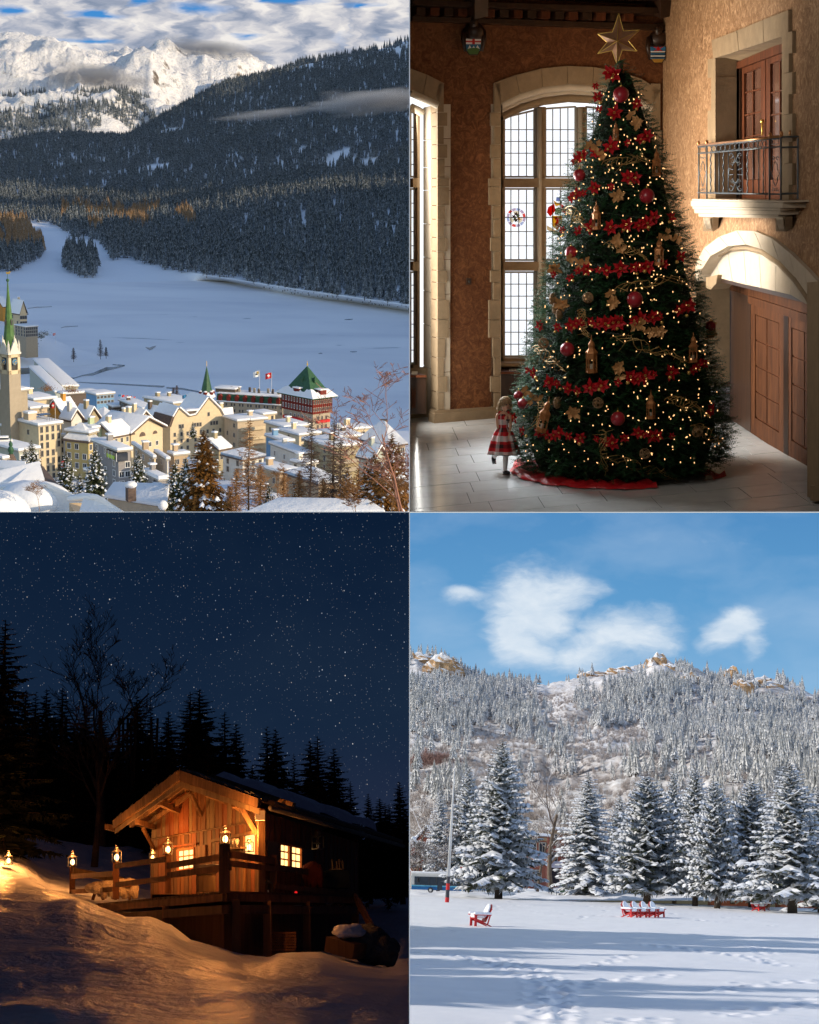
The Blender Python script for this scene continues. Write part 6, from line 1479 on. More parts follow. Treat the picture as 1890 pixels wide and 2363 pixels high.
gp=TR.G(1167,1094);GS=1.0/(F/22.9)  # metres per picture pixel at her distance
g=thing(TR,'person','little girl in red black and white tartan dress and white tights walking','person',gp)
def X(px,row,y=0.0):return V(((px-1167)*GS,y,(1094-row)*GS))
J=dict(pelvis=(X(1163,995),.075),waist=(X(1163,980),.062),chest=(X(1163.5,962),.072),neck0=(X(1164,950),.045),neck=(X(1166,944,-.005),.026),head0=(X(1169,936,-.01),.050),head1=(X(1169,926,-.01),.078),head2=(X(1168,915,0),.074),head3=(X(1167,908,.01),.05),
shl=(X(1149,952),.034),ell=(X(1151,984,-.02),.024),wrl=(X(1163,1011,-.12),.017),hal=(X(1168,1019,-.15),.018),
shr=(X(1179,952),.034),elr=(X(1180,983,-.02),.024),wrr=(X(1174,1010,-.12),.017),har=(X(1171,1019,-.15),.018),
hipl=(X(1157,1005),.055),knl=(X(1150,1035,.02),.042),anl=(X(1139,1056,.16),.028),
hipr=(X(1168,1005),.055),knr=(X(1168,1048,-.03),.040),anr=(X(1166,1084,-.02),.026))
E_=[('pelvis','waist'),('waist','chest'),('chest','neck0'),('neck0','neck'),('neck','head0'),('head0','head1'),('head1','head2'),('head2','head3'),('neck0','shl'),('shl','ell'),('ell','wrl'),('wrl','hal'),('neck0','shr'),('shr','elr'),('elr','wrr'),('wrr','har'),('pelvis','hipl'),('hipl','knl'),('knl','anl'),('pelvis','hipr'),('hipr','knr'),('knr','anr')]
part('body',skinned(g,'body',J,E_,M['skin'],TR),None,g,False)
# fingers, clasped
m=MB()
for s_,h in((-1,J['hal'][0]),(1,J['har'][0])):
 for k in range(4):
  b_=h+V((s_*-.004,-.006,.014-k*.010));L=(.030,.034,.032,.025)[k];m.tube([b_,b_+V((-s_*L*.6,-.014,-.008)),b_+V((-s_*L,.0,-.016))],[.008,.0075,.006],6)
 m.tube([h+V((0,-.01,.018)),h+V((-s_*.018,-.022,.022)),h+V((-s_*.030,-.022,.014))],[.009,.008,.006],6)
part('fingers',m,M['skin'],g,False,True)
fc=J['head1'][0];FD=V((.62,-.78,-.10)).normalized();FS=FD.cross(V((0,0,1))).normalized();FU=FS.cross(FD)
def FP(a,b,c):return fc+FS*a+FU*b+FD*c
m=MB();m.tube([FP(0,.008,.072),FP(0,-.008,.088),FP(0,-.016,.078)],[.007,.012,.009],6);part('nose',m,M['skin'],g,False,True)
m=MB();m.sphere(FP(.0,-.034,.070),.015,8,6,(1,.5,.4));M['lips']=mat('lips',(.50,.14,.12),.4,.05);part('mouth',m,M['lips'],g,False,True)
for s_ in(-1,1):
 m=MB();m.sphere(FP(s_*.028,.006,.066),.010,8,6);part('eye',m,M['metal_d'],g,False,True);m=MB();m.tube([FP(s_*.042,.024,.060),FP(s_*.028,.029,.070),FP(s_*.014,.025,.074)],.003,4);part('eyebrow',m,M['hair'],g,False)
 m=MB();m.sphere(FP(s_*.082,-.004,0),.020,8,6,(.5,.8,1.2));part('ear',m,M['skin'],g,False,True)
# hair: cap and many curled locks
m=MB();rg=random.Random(4)
for i in range(420):
 a=rg.uniform(0,6.283);el=rg.uniform(-.2,1.4);d=V((math.cos(a)*math.cos(el),math.sin(a)*math.cos(el),math.sin(el)))
 if d.dot(FD)>.15 and d.z<.80:continue
 if d.dot(FD)>.05:d=(d-FD*.4).normalized()
 p=fc+V((0,0,.012))+d*.086;dn=V((d.x*.35,d.y*.35,-1)).normalized();L=rg.uniform(.05,.13)if d.z<.75 else rg.uniform(.08,.14);pts=[p];q=p.copy()
 for k in range(6):
  q=q+dn*L/6+V((math.cos(k*1.6+i),math.sin(k*1.6+i),0))*.016
  w_=q-fc;w_.z*=.8
  if w_.length<.088:q=fc+(q-fc)*(.090/max(.03,w_.length))
  pts.append(q.copy())
 m.tube(pts,[.011,.012,.011,.010,.008,.006,.003],4,False)
m.sphere(fc+V((0,0,.022))-FD*.018,.088,16,12,(1,1,1.0));part('hair',m,M['hair'],g,False,True)
# dress
def dress():
 pr=[(949,.062,.050,0),(952,.085,.058,0),(962,.084,.066,0),(972,.076,.064,0),(980,.070,.062,0),(986,.10,.09,.10),(996,.140,.13,.16),(1010,.175,.17,.14),(1025,.205,.20,.12),(1040,.230,.22,.11),(1046,.240,.23,.11)]
 m=MB();n=64
 for j,(row,rx,ry,pl)in enumerate(pr):
  for i in range(n+1):
   a=2*math.pi*i/n;k=1+pl*math.sin(a*9+.6)*.55+pl*.3*math.sin(a*4+1);c=X(1162.5+(row-980)*.0,row);dz=.0 if row<1000 else-.02*math.cos(a+1.9)*(row-1000)/46*-1
   m.v.append(c+V((rx*k*math.cos(a),ry*k*math.sin(a),dz)))
 for j in range(len(pr)-1):
  for i in range(n):a=j*(n+1)+i;m.f.append((a,a+1,a+n+2,a+n+1));m.m.append(0)
 me=m.mesh('dress',M['tartan'],True);uv=me.uv_layers.new(name='UVMap')
 for l in me.loops:i=l.vertex_index;uv.data[l.index].uv=((i%(n+1))/n,1-(pr[i//(n+1)][0]-949)/97)
 d=part('dress',me,None,g,False);h=MB();vs=[m.v[(len(pr)-1)*(n+1)+i]for i in range(n+1)];h.tube(vs,.006,5,False);part('hem',h,M['shoe'],d,False,True)
 h=MB();h.tube([X(1152,949,-.02),X(1155,945,0),X(1156,948,.05)],[.02,.02,.02],6);h.tube([X(1177,949,-.02),X(1174,945,0),X(1173,948,.05)],[.02,.02,.02],6);part('strap',h,M['petal'],d,False,True)
 h=MB();c=X(1175,963,-.075);h.sphere(c+V((-.014,0,.004)),.014,8,6,(1.2,.5,.9));h.sphere(c+V((.014,0,.004)),.014,8,6,(1.2,.5,.9));h.tube([c,c+V((.006,-.004,-.04))],.007,5);part('bow',h,M['shoe'],d,False,True)
dress()
for kn,an,nm in(('knl','anl',0),('knr','anr',1)):
 m=MB();a,b=J[kn][0],J[an][0];m.tube([a+(a-b)*.5,a,a.lerp(b,.4),b,b+(b-a).normalized()*.03],[.050,.044,.041,.031,.028],12);part('tights',m,M['sock'],g,False,True)
def shoe(c,fwd,up,label=None):
 m=MB();s_=fwd.cross(up).normalized();pts=[c-fwd*.035,c-fwd*.01,c+fwd*.03,c+fwd*.065,c+fwd*.088];m.tube([p-up*.0 for p in pts],[.026,.033,.034,.031,.018],10);sh_=part('shoe',m,M['shoe'],g,False,True)
 m=MB();m.tube([c+fwd*.01+s_*.034,c+fwd*.008+up*.030,c+fwd*.01-s_*.034],.007,5);part('strap',m,M['shoe'],sh_,False);m=MB();m.bar(c-fwd*.04-up*.030,c+fwd*.092-up*.030,.058,.012,up);part('sole',m,M['cherry'],sh_,False)
shoe(X(1167,1089,-.03),V((.72,-.69,0)).normalized(),V((0,0,1)));shoe(X(1137,1060,.17),V((.05,-.12,-1)).normalized(),V((-.1,-1,.1)).normalized())
# ================================================================ PLACE 3: lantern-lit cabin at night
rN=random.Random(31)
NP=BL.P
def night_sky(n):
 tc=n.nodes.new('ShaderNodeTexCoord');co=tc.outputs['UV'];sp=n.nodes.new('ShaderNodeSeparateXYZ');n.links.new(co,sp.inputs[0])
 base=ramp(n,sp.outputs[1],[(0,(.038,.036,.075)),(.30,(.020,.026,.060)),(.6,(.0075,.019,.046)),(1,(.0035,.012,.034))])
 t=noise_node(n,2.2,5,.6,'UV');c0=mixc(n,math_(n,'MULTIPLY',math_(n,'SUBTRACT',t.outputs[0],.48,True),1.2),base.outputs[0],(.018,.034,.062));out=c0
 for sc_,rad,thr,amt,seed in((46,.055,.35,1.3,0),(90,.085,.25,.75,3),(170,.14,.2,.35,7),(300,.2,.3,.25,4)):
  mp=n.nodes.new('ShaderNodeMapping');mp.inputs['Scale'].default_value=(sc_*1.05,sc_*.62,1);mp.inputs['Location'].default_value=(seed,seed*2,seed);mp.inputs['Rotation'].default_value=(0,0,.9*0);n.links.new(co,mp.inputs[0])
  v=n.nodes.new('ShaderNodeTexVoronoi');v.inputs['Scale'].default_value=1.0;n.links.new(mp.outputs[0],v.inputs['Vector'])
  s2=n.nodes.new('ShaderNodeSeparateColor');n.links.new(v.outputs['Color'],s2.inputs[0]);bright=math_(n,'POWER',math_(n,'MAXIMUM',math_(n,'SUBTRACT',s2.outputs[0],thr),0.0),2.2)
  m=math_(n,'MULTIPLY',math_(n,'SUBTRACT',1.0,math_(n,'DIVIDE',v.outputs['Distance'],rad),True),math_(n,'MULTIPLY',bright,amt*3.2))
  tint=mixc(n,s2.outputs[1],(.65,.80,1.0),(1.0,.88,.75));k=n.nodes.new('ShaderNodeVectorMath');k.operation='SCALE';n.links.new(tint,k.inputs[0]);n.links.new(m,k.inputs['Scale'])
  a=n.nodes.new('ShaderNodeVectorMath');n.links.new(out,a.inputs[0]);n.links.new(k.outputs[0],a.inputs[1]);out=a.outputs[0]
 return out,1.0
sky_dome(BL,'night_sky',136,-700,944.8,2420,1182,sky_mat('starry_sky',night_sky))
M['nsnow']=None
def night_snow():
 m,n,b=newmat('crusted_snow');b.inputs['Base Color'].default_value=(.78,.80,.88,1);b.inputs['Roughness'].default_value=.38;b.inputs['Specular IOR Level'].default_value=.5
 t=noise_node(n,.55,8,.6,stretch=(.8,1.0,1),dist=.3);add_bump(n,b,t.outputs[0],.8,.30);return m
M['nsnow']=night_snow()
def nd(p,u,v):
 k=fbm((p.x*.8,p.y*.5,0),5,.8)*.08-abs(fbm((p.x*.5,p.y*.6,9),4,.55))*.06+fbm((p.x,p.y,5),3,.12)*.25
 return V((0,0,k*min(1,v*6)))
edge=[(-400,2083),(0,2086),(110,2084),(150,2078),(175,2080),(195,2092),(240,2102),(290,2124),(345,2122),(395,2138),(440,2172),(500,2190),(560,2212),(620,2218),(640,2207),(700,2200),(740,2196),(800,2212),(880,2224),(945,2222),(1000,2220)]
gs=Sheet(BL,[
[(-400,2980,17),(1000,2980,17)],[(-400,2560,26),(1000,2560,26)],[(-400,2330,36),(400,2350,35),(1000,2370,34)],[(-400,2180,46),(0,2182,46),(400,2225,44),(700,2285,42),(1000,2310,42)],
[(x,y,56 if x<600 else 54)for x,y in edge],
[(x,y+22,57.5 if x<600 else 56)for x,y in edge if x>160]if False else[(-400,2066,60),(0,2070,60),(110,2074,60),(160,2076,60),(200,2110,58),(300,2160,58),(450,2215,58),(620,2232,58),(1000,2235,58)],
[(-400,2040,66),(0,2046,66),(110,2062,66),(170,2078,67),(260,2095,68),(400,2150,66),(620,2210,64),(800,2200,66),(1000,2180,66)],
[(-400,1940,76),(0,1992,76),(60,2010,77),(110,2035,78),(180,2052,78),(300,2070,78),(420,2085,80),(620,2130,85),(860,2120,85),(1000,2110,85)],
[(-400,1900,84),(0,1952,84),(40,1958,86),(90,1985,88),(160,2006,90),(300,2025,92),(420,2040,95),(620,2080,100),(860,2092,98),(1000,2085,98)],
[(-400,1890,98),(0,1930,98),(30,1922,98),(60,1930,98),(120,1934,98),(200,1953,100),(300,1956,104),(420,1990,106),(620,2050,108),(860,2070,108),(1000,2060,108)],
[(-400,1960,118),(0,1990,118),(1000,2100,120)]],-400,950,190,190,nd)
solo(BL,'snow_slope',gs.mb(),M['nsnow'],kind='structure',smooth=True)
# trees
M['nightfir']=mat('night_spruce_needles',(.015,.018,.012),.9,.4,1.5,spec=.1)
nt_=[mk_spruce(BL,70+k,16,(3.0,3.8)[k],110,0,'nightfir','x','dark spruces behind the cabin',droop=.45,z0=.05,needle=1.15)for k in range(2)]
tops=[(-6,1425,82,'tallest dark spruce cut by the left edge',1.0),(48,1588,112,'dark spruce top, first right of the edge tree',.8),(72,1592,115,'thin dark spruce, second right of the edge tree',.7),(97,1585,116,'narrow dark spruce between thin one and broad one',.7),(135,1583,110,'broad dark spruce left of the bare birch',1.1),(190,1625,112,'low dark spruce behind the birch trunk',.9),(218,1660,118,'hidden low spruce right behind the birch',.8),(312,1600,112,'dark spruce with reddish top right of the birch',.9),(345,1628,114,'slim dark spruce right of the reddish one',.8),(387,1637,110,'dark spruce in the gap above the roof apex',.8),(438,1592,100,'left one of the tall double spruce above the roof',1.0),(460,1586,102,'right one of the tall double spruce above the roof',1.05),(520,1638,104,'dark spruce right of the double spruce',.9),(547,1665,106,'shorter spruce leaning beside it above the snowy roof',.8),
(620,1672,108,'left one of the spruce pair above the roof snow',.8),(641,1678,106,'right one of the spruce pair above the roof snow',.8),(683,1735,112,'small spruce between the pair and the big cluster',.6),(722,1705,100,'left top of the big spruce cluster',.9),(740,1695,98,'highest top of the big spruce cluster',1.0),(778,1722,100,'right top of the big spruce cluster',.9),(815,1800,100,'wide low spruce behind the roof end',.8),(856,1828,96,'small spruce near the right edge, left of the three',.6),(895,1850,96,'thin topped spruce near the right edge, middle of the three',.6),(930,1800,92,'tall spruce cut by the dividing bar at the right',.8),(20,1640,100,'low dense spruce behind the left snow bank',.9),(165,1665,104,'low dark spruce filling the gap left of the birch',.8),(270,1680,106,'low dark spruce filling the gap right of the birch',.8),(585,1760,104,'low dark spruce hidden behind the ridge snow',.8),(480,1690,98,'low dark spruce just behind the roof apex',.8)]
for i,(x,y,d,lb,wf)in enumerate(tops):
 top=NP(x,y,d);base=NP(x,2000 if x<500 else 2080,d);h=(top.z-base.z)/16.0;src=nt_[i%2]
 full=Matrix.Translation(base)@Matrix.Rotation(rN.uniform(0,6),4,'Z')@Matrix.Diagonal((h*wf*1.6,h*wf*1.6,h,1))
 if i<2:src.matrix_world=BL.M@full;src['label']=lb
 else:dup(BL,src,None,label=lb,full=full)
for k in range(14):  # dim trunks of the wood behind the snow bank
 x=rN.uniform(0,360);b_=NP(x,1962,110);m=MB();m.tube([b_,b_+V((rN.uniform(-.3,.3),0,9))],[.14,.09],5);solo(BL,'tree_trunk',m,M['bark'],'dim bare trunk in the dark wood behind the snow bank','tree','bare trunks in the dark wood')
br,tr_=bare_tree(17,16.5,.42,6,.30,kids=3,first=.42,min_r=.014,upw=.5);bt=thing(BL,'birch_tree','tall bare birch with fine drooping twigs against the stars','tree',NP(232,2000,102));part('trunk',tr_,M['bark'],bt,False,True);part('branches',br,M['bark'],bt,False)
br,tr_=bare_tree(19,9.5,.45,5,.22,kids=3,first=.5,min_r=.014);b2=thing(BL,'bare_tree','leaning bare tree with a forked trunk on the snow bank','tree',NP(218,1992,92));part('trunk',tr_,M['bark'],b2,False,True);part('branches',br,M['bark'],b2,False)

for k in range(34):  # the wood closes up behind the bank
 x=rN.uniform(-20,960);d=rN.uniform(114,126);ht=rN.uniform(210,320)if x<560 else rN.uniform(150,260);ground=1985 if x<500 else 2075;base=NP(x,ground,d);h=ht*d/F/16.0
 dup(BL,nt_[k%2],None,label='black spruce filling the wood far behind the cabin',group='black spruces of the far wood',full=Matrix.Translation(base)@Matrix.Rotation(rN.uniform(0,6),4,'Z')@Matrix.Diagonal((h*2.0,h*2.0,h,1)))
# cabin planes
cA=NP(603,2062,60);cB=NP(350,2060,70);cC=NP(828,2070,78)
for p in(cA,cB,cC):p.z=cA.z
def pn(a,b):t=(b-a).normalized();n=V((t.y,-t.x,0));return n if(V((0,0,0))-a).dot(n)>0 else-n
nG=pn(cA,cB);nS=pn(cA,cC);tG=(cA-cB).normalized();tS=(cC-cA).normalized()
def GP(px,py,off=0.0):return BL.PL(px,py,cA+nG*off,nG)
def SP(px,py,off=0.0):return BL.PL(px,py,cA+nS*off,nS)
def oldwood(name,lo,hi,sc_=4):return woodm(name,lo,hi,(1,1,.1),sc_,.65,.25)
M['w1']=oldwood('weathered_boards',(.10,.040,.016),(.28,.125,.05));M['w2']=oldwood('reddish_boards',(.13,.038,.016),(.32,.11,.042));M['w3']=oldwood('greyish_boards',(.11,.07,.035),(.28,.19,.10));M['w4']=oldwood('dark_boards',(.06,.03,.016),(.16,.08,.04));M['beam']=oldwood('timber_beam',(.085,.042,.018),(.27,.15,.07),5)
cab=thing(BL,'log_cabin','wooden alpine cabin with overhanging gable roof lit by lanterns','cabin',cA)
def bp(nm,fn,n_,pts,off,th,mt,root=None):m=MB();m.prism([fn(x,y,off)for x,y in pts],n_*-th);return part(nm,m,M[mt]if isinstance(mt,str)else mt,root or cab)
# gable wall boards
batt=lambda x:lerp(1933,1893,(x-361)/(595-361))
def roof_u(x):return lerp(1888,1808,(x-352)/(432-352))if x<432 else lerp(1808,1872,(x-432)/(606-432))
x=350.0;k=0
while x<603:
 w_=rN.uniform(8,12);x1=min(x+w_,603.5);mt=rN.choice(('w1','w2','w1','w3'));bp('board',GP,nG,[(x+.3,batt(x)),(x1-.3,batt(x1)),(x1-.3,roof_u(x1)-4),(x+.3,roof_u(x)-4)],.03*(k%2),.12,mt);x=x1;k+=1
x=347.0;k=0
while x<603:
 w_=rN.uniform(7,11);x1=min(x+w_,603.5);mt=rN.choice(('w2','w2','w1','w4'));lo=2064;segs=[(batt(x)+1.5,lo)]
 cx=(x+x1)/2
 if 411<cx<450:segs=[(batt(x)+1.5,1959),(2010,lo)]
 if 560<cx<587:segs=[(batt(x)+1.5,1926),(1985,lo)]
 for a,b_ in segs:bp('board',GP,nG,[(x+.3,a),(x1-.3,a),(x1-.3,b_),(x+.3,b_)],.02*(k%2),.12,mt)
 x=x1;k+=1
bp('belt_board',GP,nG,[(350,1936),(603,1892),(603,1895),(350,1939)],.07,.1,'beam')
# side wall boards
sT=lambda x:lerp(1872,1946,(x-603)/225);x=603.5;k=0
while x<828:
 w_=lerp(6.5,4.5,(x-603)/225);x1=min(x+w_,828);segs=[(sT(x),lerp(2062,2070,(x-603)/225))];cx=(x+x1)/2
 if 645<cx<698:segs=[(sT(x),lerp(1943,1955,(cx-645)/53)),(lerp(1998,2008,(cx-645)/53),2064)]
 for a,b_ in segs:bp('board',SP,nS,[(x+.2,a),(x1-.2,a+.8),(x1-.2,b_),(x+.2,b_)],.04*(k%2),.12,rN.choice(('w1','w2','w2')));
 x=x1;k+=1
m=MB();m.bar(V((cA.x,cA.y,cA.z))+(nG+nS)*.05,GP(603,1868,.08),.26,.26);part('corner_post',m,M['beam'],cab)
m=MB();ins=[cB+tS*.3-tG*-.3,cA+tS*.3-tG*.3,cC-tG*.3,cB+tS*(cC-cA).length];m.prism([p+V((0,0,.0))for p in ins],(0,0,.1));part('inner_floor',m,M['w4'],cab)
# back and far walls
m=MB();L_=(cC-cA).length;H_=GP(603,1872).z-cA.z
m.prism([cC,cB+tS*L_,cB+tS*L_+V((0,0,H_)),cC+V((0,0,H_))],tS*.1);m.prism([cB,cB+tS*L_,cB+tS*L_+V((0,0,H_)),cB+V((0,0,H_))],tG*-.1);part('wall',m,M['w4'],cab)
# roof
OV=1.9;ap=GP(418,1783,OV);le=GP(266,1899,OV);re=GP(600,1849,OV);RL=tS*30.0;up_=V((0,0,.32))
def slope(a,b,nm='roof_slope',mt='w3',th=.16,off=0.0):
 m=MB();n=(b-a).cross(RL).normalized();n=n if n.z>0 else-n;m.prism([a+n*off,b+n*off,b+n*off+n*th,a+n*off+n*th],RL);return part(nm,m,M[mt],cab)
nsl=9
for s_,(a,b)in enumerate(((ap,le),(ap,re))):
 for i in range(nsl):slope(a.lerp(b,i/nsl+.003),a.lerp(b,(i+1)/nsl-.003),'roof_board',('w3','w1')[i%2],.10)
 n=(b-a).cross(RL).normalized();n=n if n.z>0 else-n;out=(b-a).normalized()
 M['shingle']=M.get('shingle')or oldwood('roof_shingles',(.07,.06,.05),(.20,.17,.13),6)
 # shingle courses visible on the first metres of the roof
 for i in range(16):
  for j in range(7):
   a0=a+(b-a)*(i/16)+RL*(j/34.0)+n*(.12+.02*((i+j)%3));d_=(b-a)/16*1.25;r_=RL/34.0*.97;a0=a0+tS*rN.uniform(-.10,.03)*(1 if j==0 else.3)
   q=[a0,a0+d_-n*.05,a0+d_-n*.05+r_,a0+r_];m=MB();m.prism(q,n*.05);part('shingle',m,M['shingle'],cab)
 m=MB();m.prism([a+n*.11,b+n*.11,b+n*.16,a+n*.16],RL*.995);part('roof_cover',m,M['shingle'],cab)
 m=MB();f0=-V((0,0,1));m.prism([a+n*.10,b+n*.10,b-V((0,0,.22)),a-V((0,0,.30))],nG*.10);part('bargeboard',m,M['beam'],cab)
 m=MB();m.prism([a-V((0,0,.34)),b-V((0,0,.26)),b-V((0,0,.46)),a-V((0,0,.55))],nG*.02);part('bargeboard',m,M['w3'],cab)
 # rafters under the overhang
 for t_ in(.28,.62):p=a.lerp(b,t_);pass
 for q in(.35,.72):o_=-nG*(OV*q);m=MB();m.bar(a+o_-n*.12,b+o_-n*.12,.14,.16,n);part('rafter',m,M['beam'],cab)
for nm,a,b,w_ in(('purlin',GP(418,1800,OV-.1),GP(436,1826,0),.26),('purlin',GP(368,1852,OV-.25),GP(413,1872,0),.30),('purlin',GP(316,1896,OV-.15),GP(360,1910,-.1),.26),('purlin',GP(477,1831,OV-.6),GP(530,1852,-.1),.28),('purlin',GP(246,1908,OV),GP(270,1914,OV-.9),.30),
('brace',GP(439,1829,.9),GP(465,1882,.02),.20),('brace',GP(555,1862,.7),GP(592,1925,.05),.20),('brace',GP(330,1912,1.1),GP(356,1960,.05),.18),('brace',GP(538,1856,.9),GP(560,1868,.2),.26)):
 m=MB();m.bar(a,b,w_*.6,w_*.75);part(nm,m,M['beam'],cab)
m=MB();m.tube([re-V((0,0,.18))+nS*.15+RL*.03,re-V((0,0,.18))+nS*.15+RL*.98],.10,8);part('gutter',m,M['shingle'],cab,True,True)
# snow on the right slope
n=(re-ap).cross(RL).normalized();n=n if n.z>0 else-n;m=MB();nu,nv=26,12
top_g=[]
for j in range(nv+1):
 for i in range(nu+1):
  u=lerp(.13,.97,i/nu);v=lerp(-.02,.70+.06*math.sin(i*.9)+.04*math.sin(i*2.3),j/nv);e_=min(1,j*.6,(nv-j)*.8,i*.7,(nu-i)*.7);e_=max(0,e_)**.5;top_g.append(ap+(re-ap)*max(v,0.0)+RL*u+n*(.17+.42*e_+.08*math.sin(i*.7+j)))
m.v=top_g
for j in range(nv):
 for i in range(nu):a=j*(nu+1)+i;m.f.append((a,a+1,a+nu+2,a+nu+1));m.m.append(0)
part('roof_snow',m,M['nsnow'],cab,True,True)
M['warmglow']=emis('lit_room',(1.0,.50,.16),2.4);M['warmglow2']=emis('lit_room_bright',(1.0,.56,.20),2.8);M['winwood']=oldwood('window_wood',(.30,.10,.04),(.5,.2,.08),6)
def nwin(label,fn,n_,q,cols,rows,name='window'):
 """q = 4 corners tl,tr,br,bl; lit panes behind glazing bars"""
 w_=part(name,(lambda m:(m.prism([fn(x,y,.03)for x,y in q],n_*-.02),m)[1])(MB()),M['winwood'],cab);L=lambda u,v:(lerp(lerp(q[0][0],q[1][0],u),lerp(q[3][0],q[2][0],u),v),lerp(lerp(q[0][1],q[1][1],u),lerp(q[3][1],q[2][1],u),v))
 for i in range(cols):
  for j in range(rows):
   g_=.11;pts=[L((i+g_)/cols,(j+g_)/rows),L((i+1-g_)/cols,(j+g_)/rows),L((i+1-g_)/cols,(j+1-g_)/rows),L((i+g_)/cols,(j+1-g_)/rows)];m=MB();m.prism([fn(x,y,.04)for x,y in pts],n_*.008);part('pane',m,M['warmglow2'],w_)
 for a,b in((q[0],q[1]),(q[1],q[2]),(q[2],q[3]),(q[3],q[0])):m=MB();m.bar(fn(*a,.08),fn(*b,.08),.10,.10,n_);part('frame',m,M['winwood'],w_)
 return w_
nwin('',GP,nG,[(411,1962),(449,1957),(449,2004),(411,2010)],3,3)
nwin('',SP,nS,[(645,1946),(666,1950),(666,2002),(645,1999)],2,3);nwin('',SP,nS,[(671,1951),(694,1956),(694,2006),(671,2003)],2,3)
bp('shutter',GP,nG,[(450,1954),(473,1950),(473,1984),(450,1988)],.10,.06,'w1');bp('window_lintel',GP,nG,[(395,1952),(452,1944),(452,1949),(395,1957)],.12,.1,'w2');bp('shutter',SP,nS,[(618,1939),(644,1944),(644,1998),(618,1992)],.10,.06,'w3');bp('shutter',SP,nS,[(698,1957),(722,1962),(722,2010),(698,2006)],.10,.06,'w3')
bp('door_opening',GP,nG,[(561,1927),(587,1923),(587,1986),(561,1988)],-.05,.05,'warmglow');bp('door_post',GP,nG,[(555,1926),(561,1925),(561,2060),(555,2060)],.10,.1,'beam');bp('lintel',GP,nG,[(486,1937),(580,1918),(580,1925),(486,1944)],.14,.16,'beam');bp('niche',GP,nG,[(508,1939),(552,1932),(552,1962),(508,1966)],.05,.04,'w4')
bp('shelf',GP,nG,[(506,1958),(555,1954),(555,1958),(506,1962)],.45,.4,'beam')
M['glassw']=mat('drinking_glass',(.6,.55,.45),.1,.1,spec=.9)
for i,x in enumerate((533,540,547)):
 p=GP(x,1950,.3);m=MB();m.lathe([(.06,-.10),(.01,-.08),(.01,0),(.07,.06),(.08,.16),(.06,.24)],8,p);solo(BL,'wine_glass',m,M['glassw'],('left','middle','right')[i]+' wine glass on the cabin shelf beside the door','glass',smooth=True)
# deck
dA=NP(518,2056,56);zd=dA.z
def DP(px,py):p=BL.G(px,py,zd);return p
dk=thing(BL,'wooden_deck','raised dark timber deck on posts around the cabin','deck',dA)
dL=V((NP(180,2080,70).x,70,zd));dR=V((NP(832,2090,68).x,68,zd));dB=V(cB);dB.z=zd
nbd=34
for i in range(nbd):
 t0,t1=i/nbd+.002,(i+1)/nbd-.002;m=MB();a=dL.lerp(dA,t0);b=dL.lerp(dA,t1);c=V((cB.x-2.5,cB.y+6,zd)).lerp(V((cC.x,cC.y,zd)),t0);m.prism([a,b,b+tS*12,a+tS*12],(0,0,-.08));part('deck_board',m,M['w4'],dk)
for i in range(20):
 t0,t1=i/20+.002,(i+1)/20-.002;m=MB();a=dA.lerp(dR,t0);b=dA.lerp(dR,t1);e0_=V((cA.x,cA.y,zd)).lerp(V((cC.x,cC.y,zd)),t0);e1_=V((cA.x,cA.y,zd)).lerp(V((cC.x,cC.y,zd)),t1);m.prism([a+V((0,0,.002)),b+V((0,0,.002)),e1_+V((0,0,.002)),e0_+V((0,0,.002))],(0,0,-.08));part('deck_board',m,M['w4'],dk)
for a,b in((dL,dA),(dA,dR)):
 m=MB();m.bar(a-V((0,0,.22)),b-V((0,0,.22)),.16,.26);part('edge_beam',m,M['w1'],dk);m=MB();m.bar(a-V((0,.1,.62)),b-V((0,.1,.62)),.2,.3);part('edge_beam',m,M['w4'],dk)
for p in(dA+V((.4,.3,0)),dA.lerp(dR,.55),dA.lerp(dR,.95),dA.lerp(dL,.35),dA.lerp(dR,.27)):m=MB();m.bar(p-V((0,0,.3)),p-V((0,-.1,3.6)),.28,.28);part('support_post',m,M['w4'],dk)
m=MB();m.prism([dL.lerp(dA,.35)+V((0,2.5,-.6)),dA+V((0,2.5,-.6)),dA+V((0,2.5,-4)),dL.lerp(dA,.35)+V((0,2.5,-4))],(0,.2,0));m.prism([dA+V((0,2.5,-.6)),dR+V((0,2.0,-.6)),dR+V((0,2.0,-4)),dA+V((0,2.5,-4))],(0,.2,0));part('underdeck_wall',m,M['w4'],dk)
# railing posts stand on the deck
rp=thing(BL,'deck_railing','rough timber railing with posts around the deck','railing',dA)
posts={167:(2000,2079,73),268:(1990,2075,66.5),388:(1973,2062,61.2),518:(1948,2060,56),630:(1973,2062,61)}
PT={}
for x,(r0,r1,d)in posts.items():
 m=MB();a=NP(x,r1,d);b=NP(x,r0,d);w_=.24 if x!=518 else.38;m.bar(a,b,w_,w_);part('post',m,M['w1'],rp);PT[x]=(a,b,d)
def railb(x0,y0,d0,x1,y1,d1,w_=.17,mt='w1'):m=MB();m.bar(NP(x0,y0,d0),NP(x1,y1,d1),.10,w_);part('rail',m,M[mt],rp)
for a in((164,2023,73,262,2016,67,.22),(164,2058,73,262,2052,67,.2),(268,1999,66.3,386,1982,61,.20),(268,2042,66.3,386,2027,61,.2),(388,1998,61,532,1974,55.7,.22),(388,2020,61,532,2001,55.7,.22),(512,1968,55.8,632,1987,60.8,.24),(512,1990,55.8,632,2005,60.8,.2),(632,2001,60.8,725,2014,65,.22),(632,2046,60.8,820,2062,68,.2),(725,2014,65,812,2026,68,.2)):railb(*a)
m=MB();m.bar(NP(168,2010,72.8),NP(285,2032,76),.06,.30);part('rail',m,M['w3'],rp)
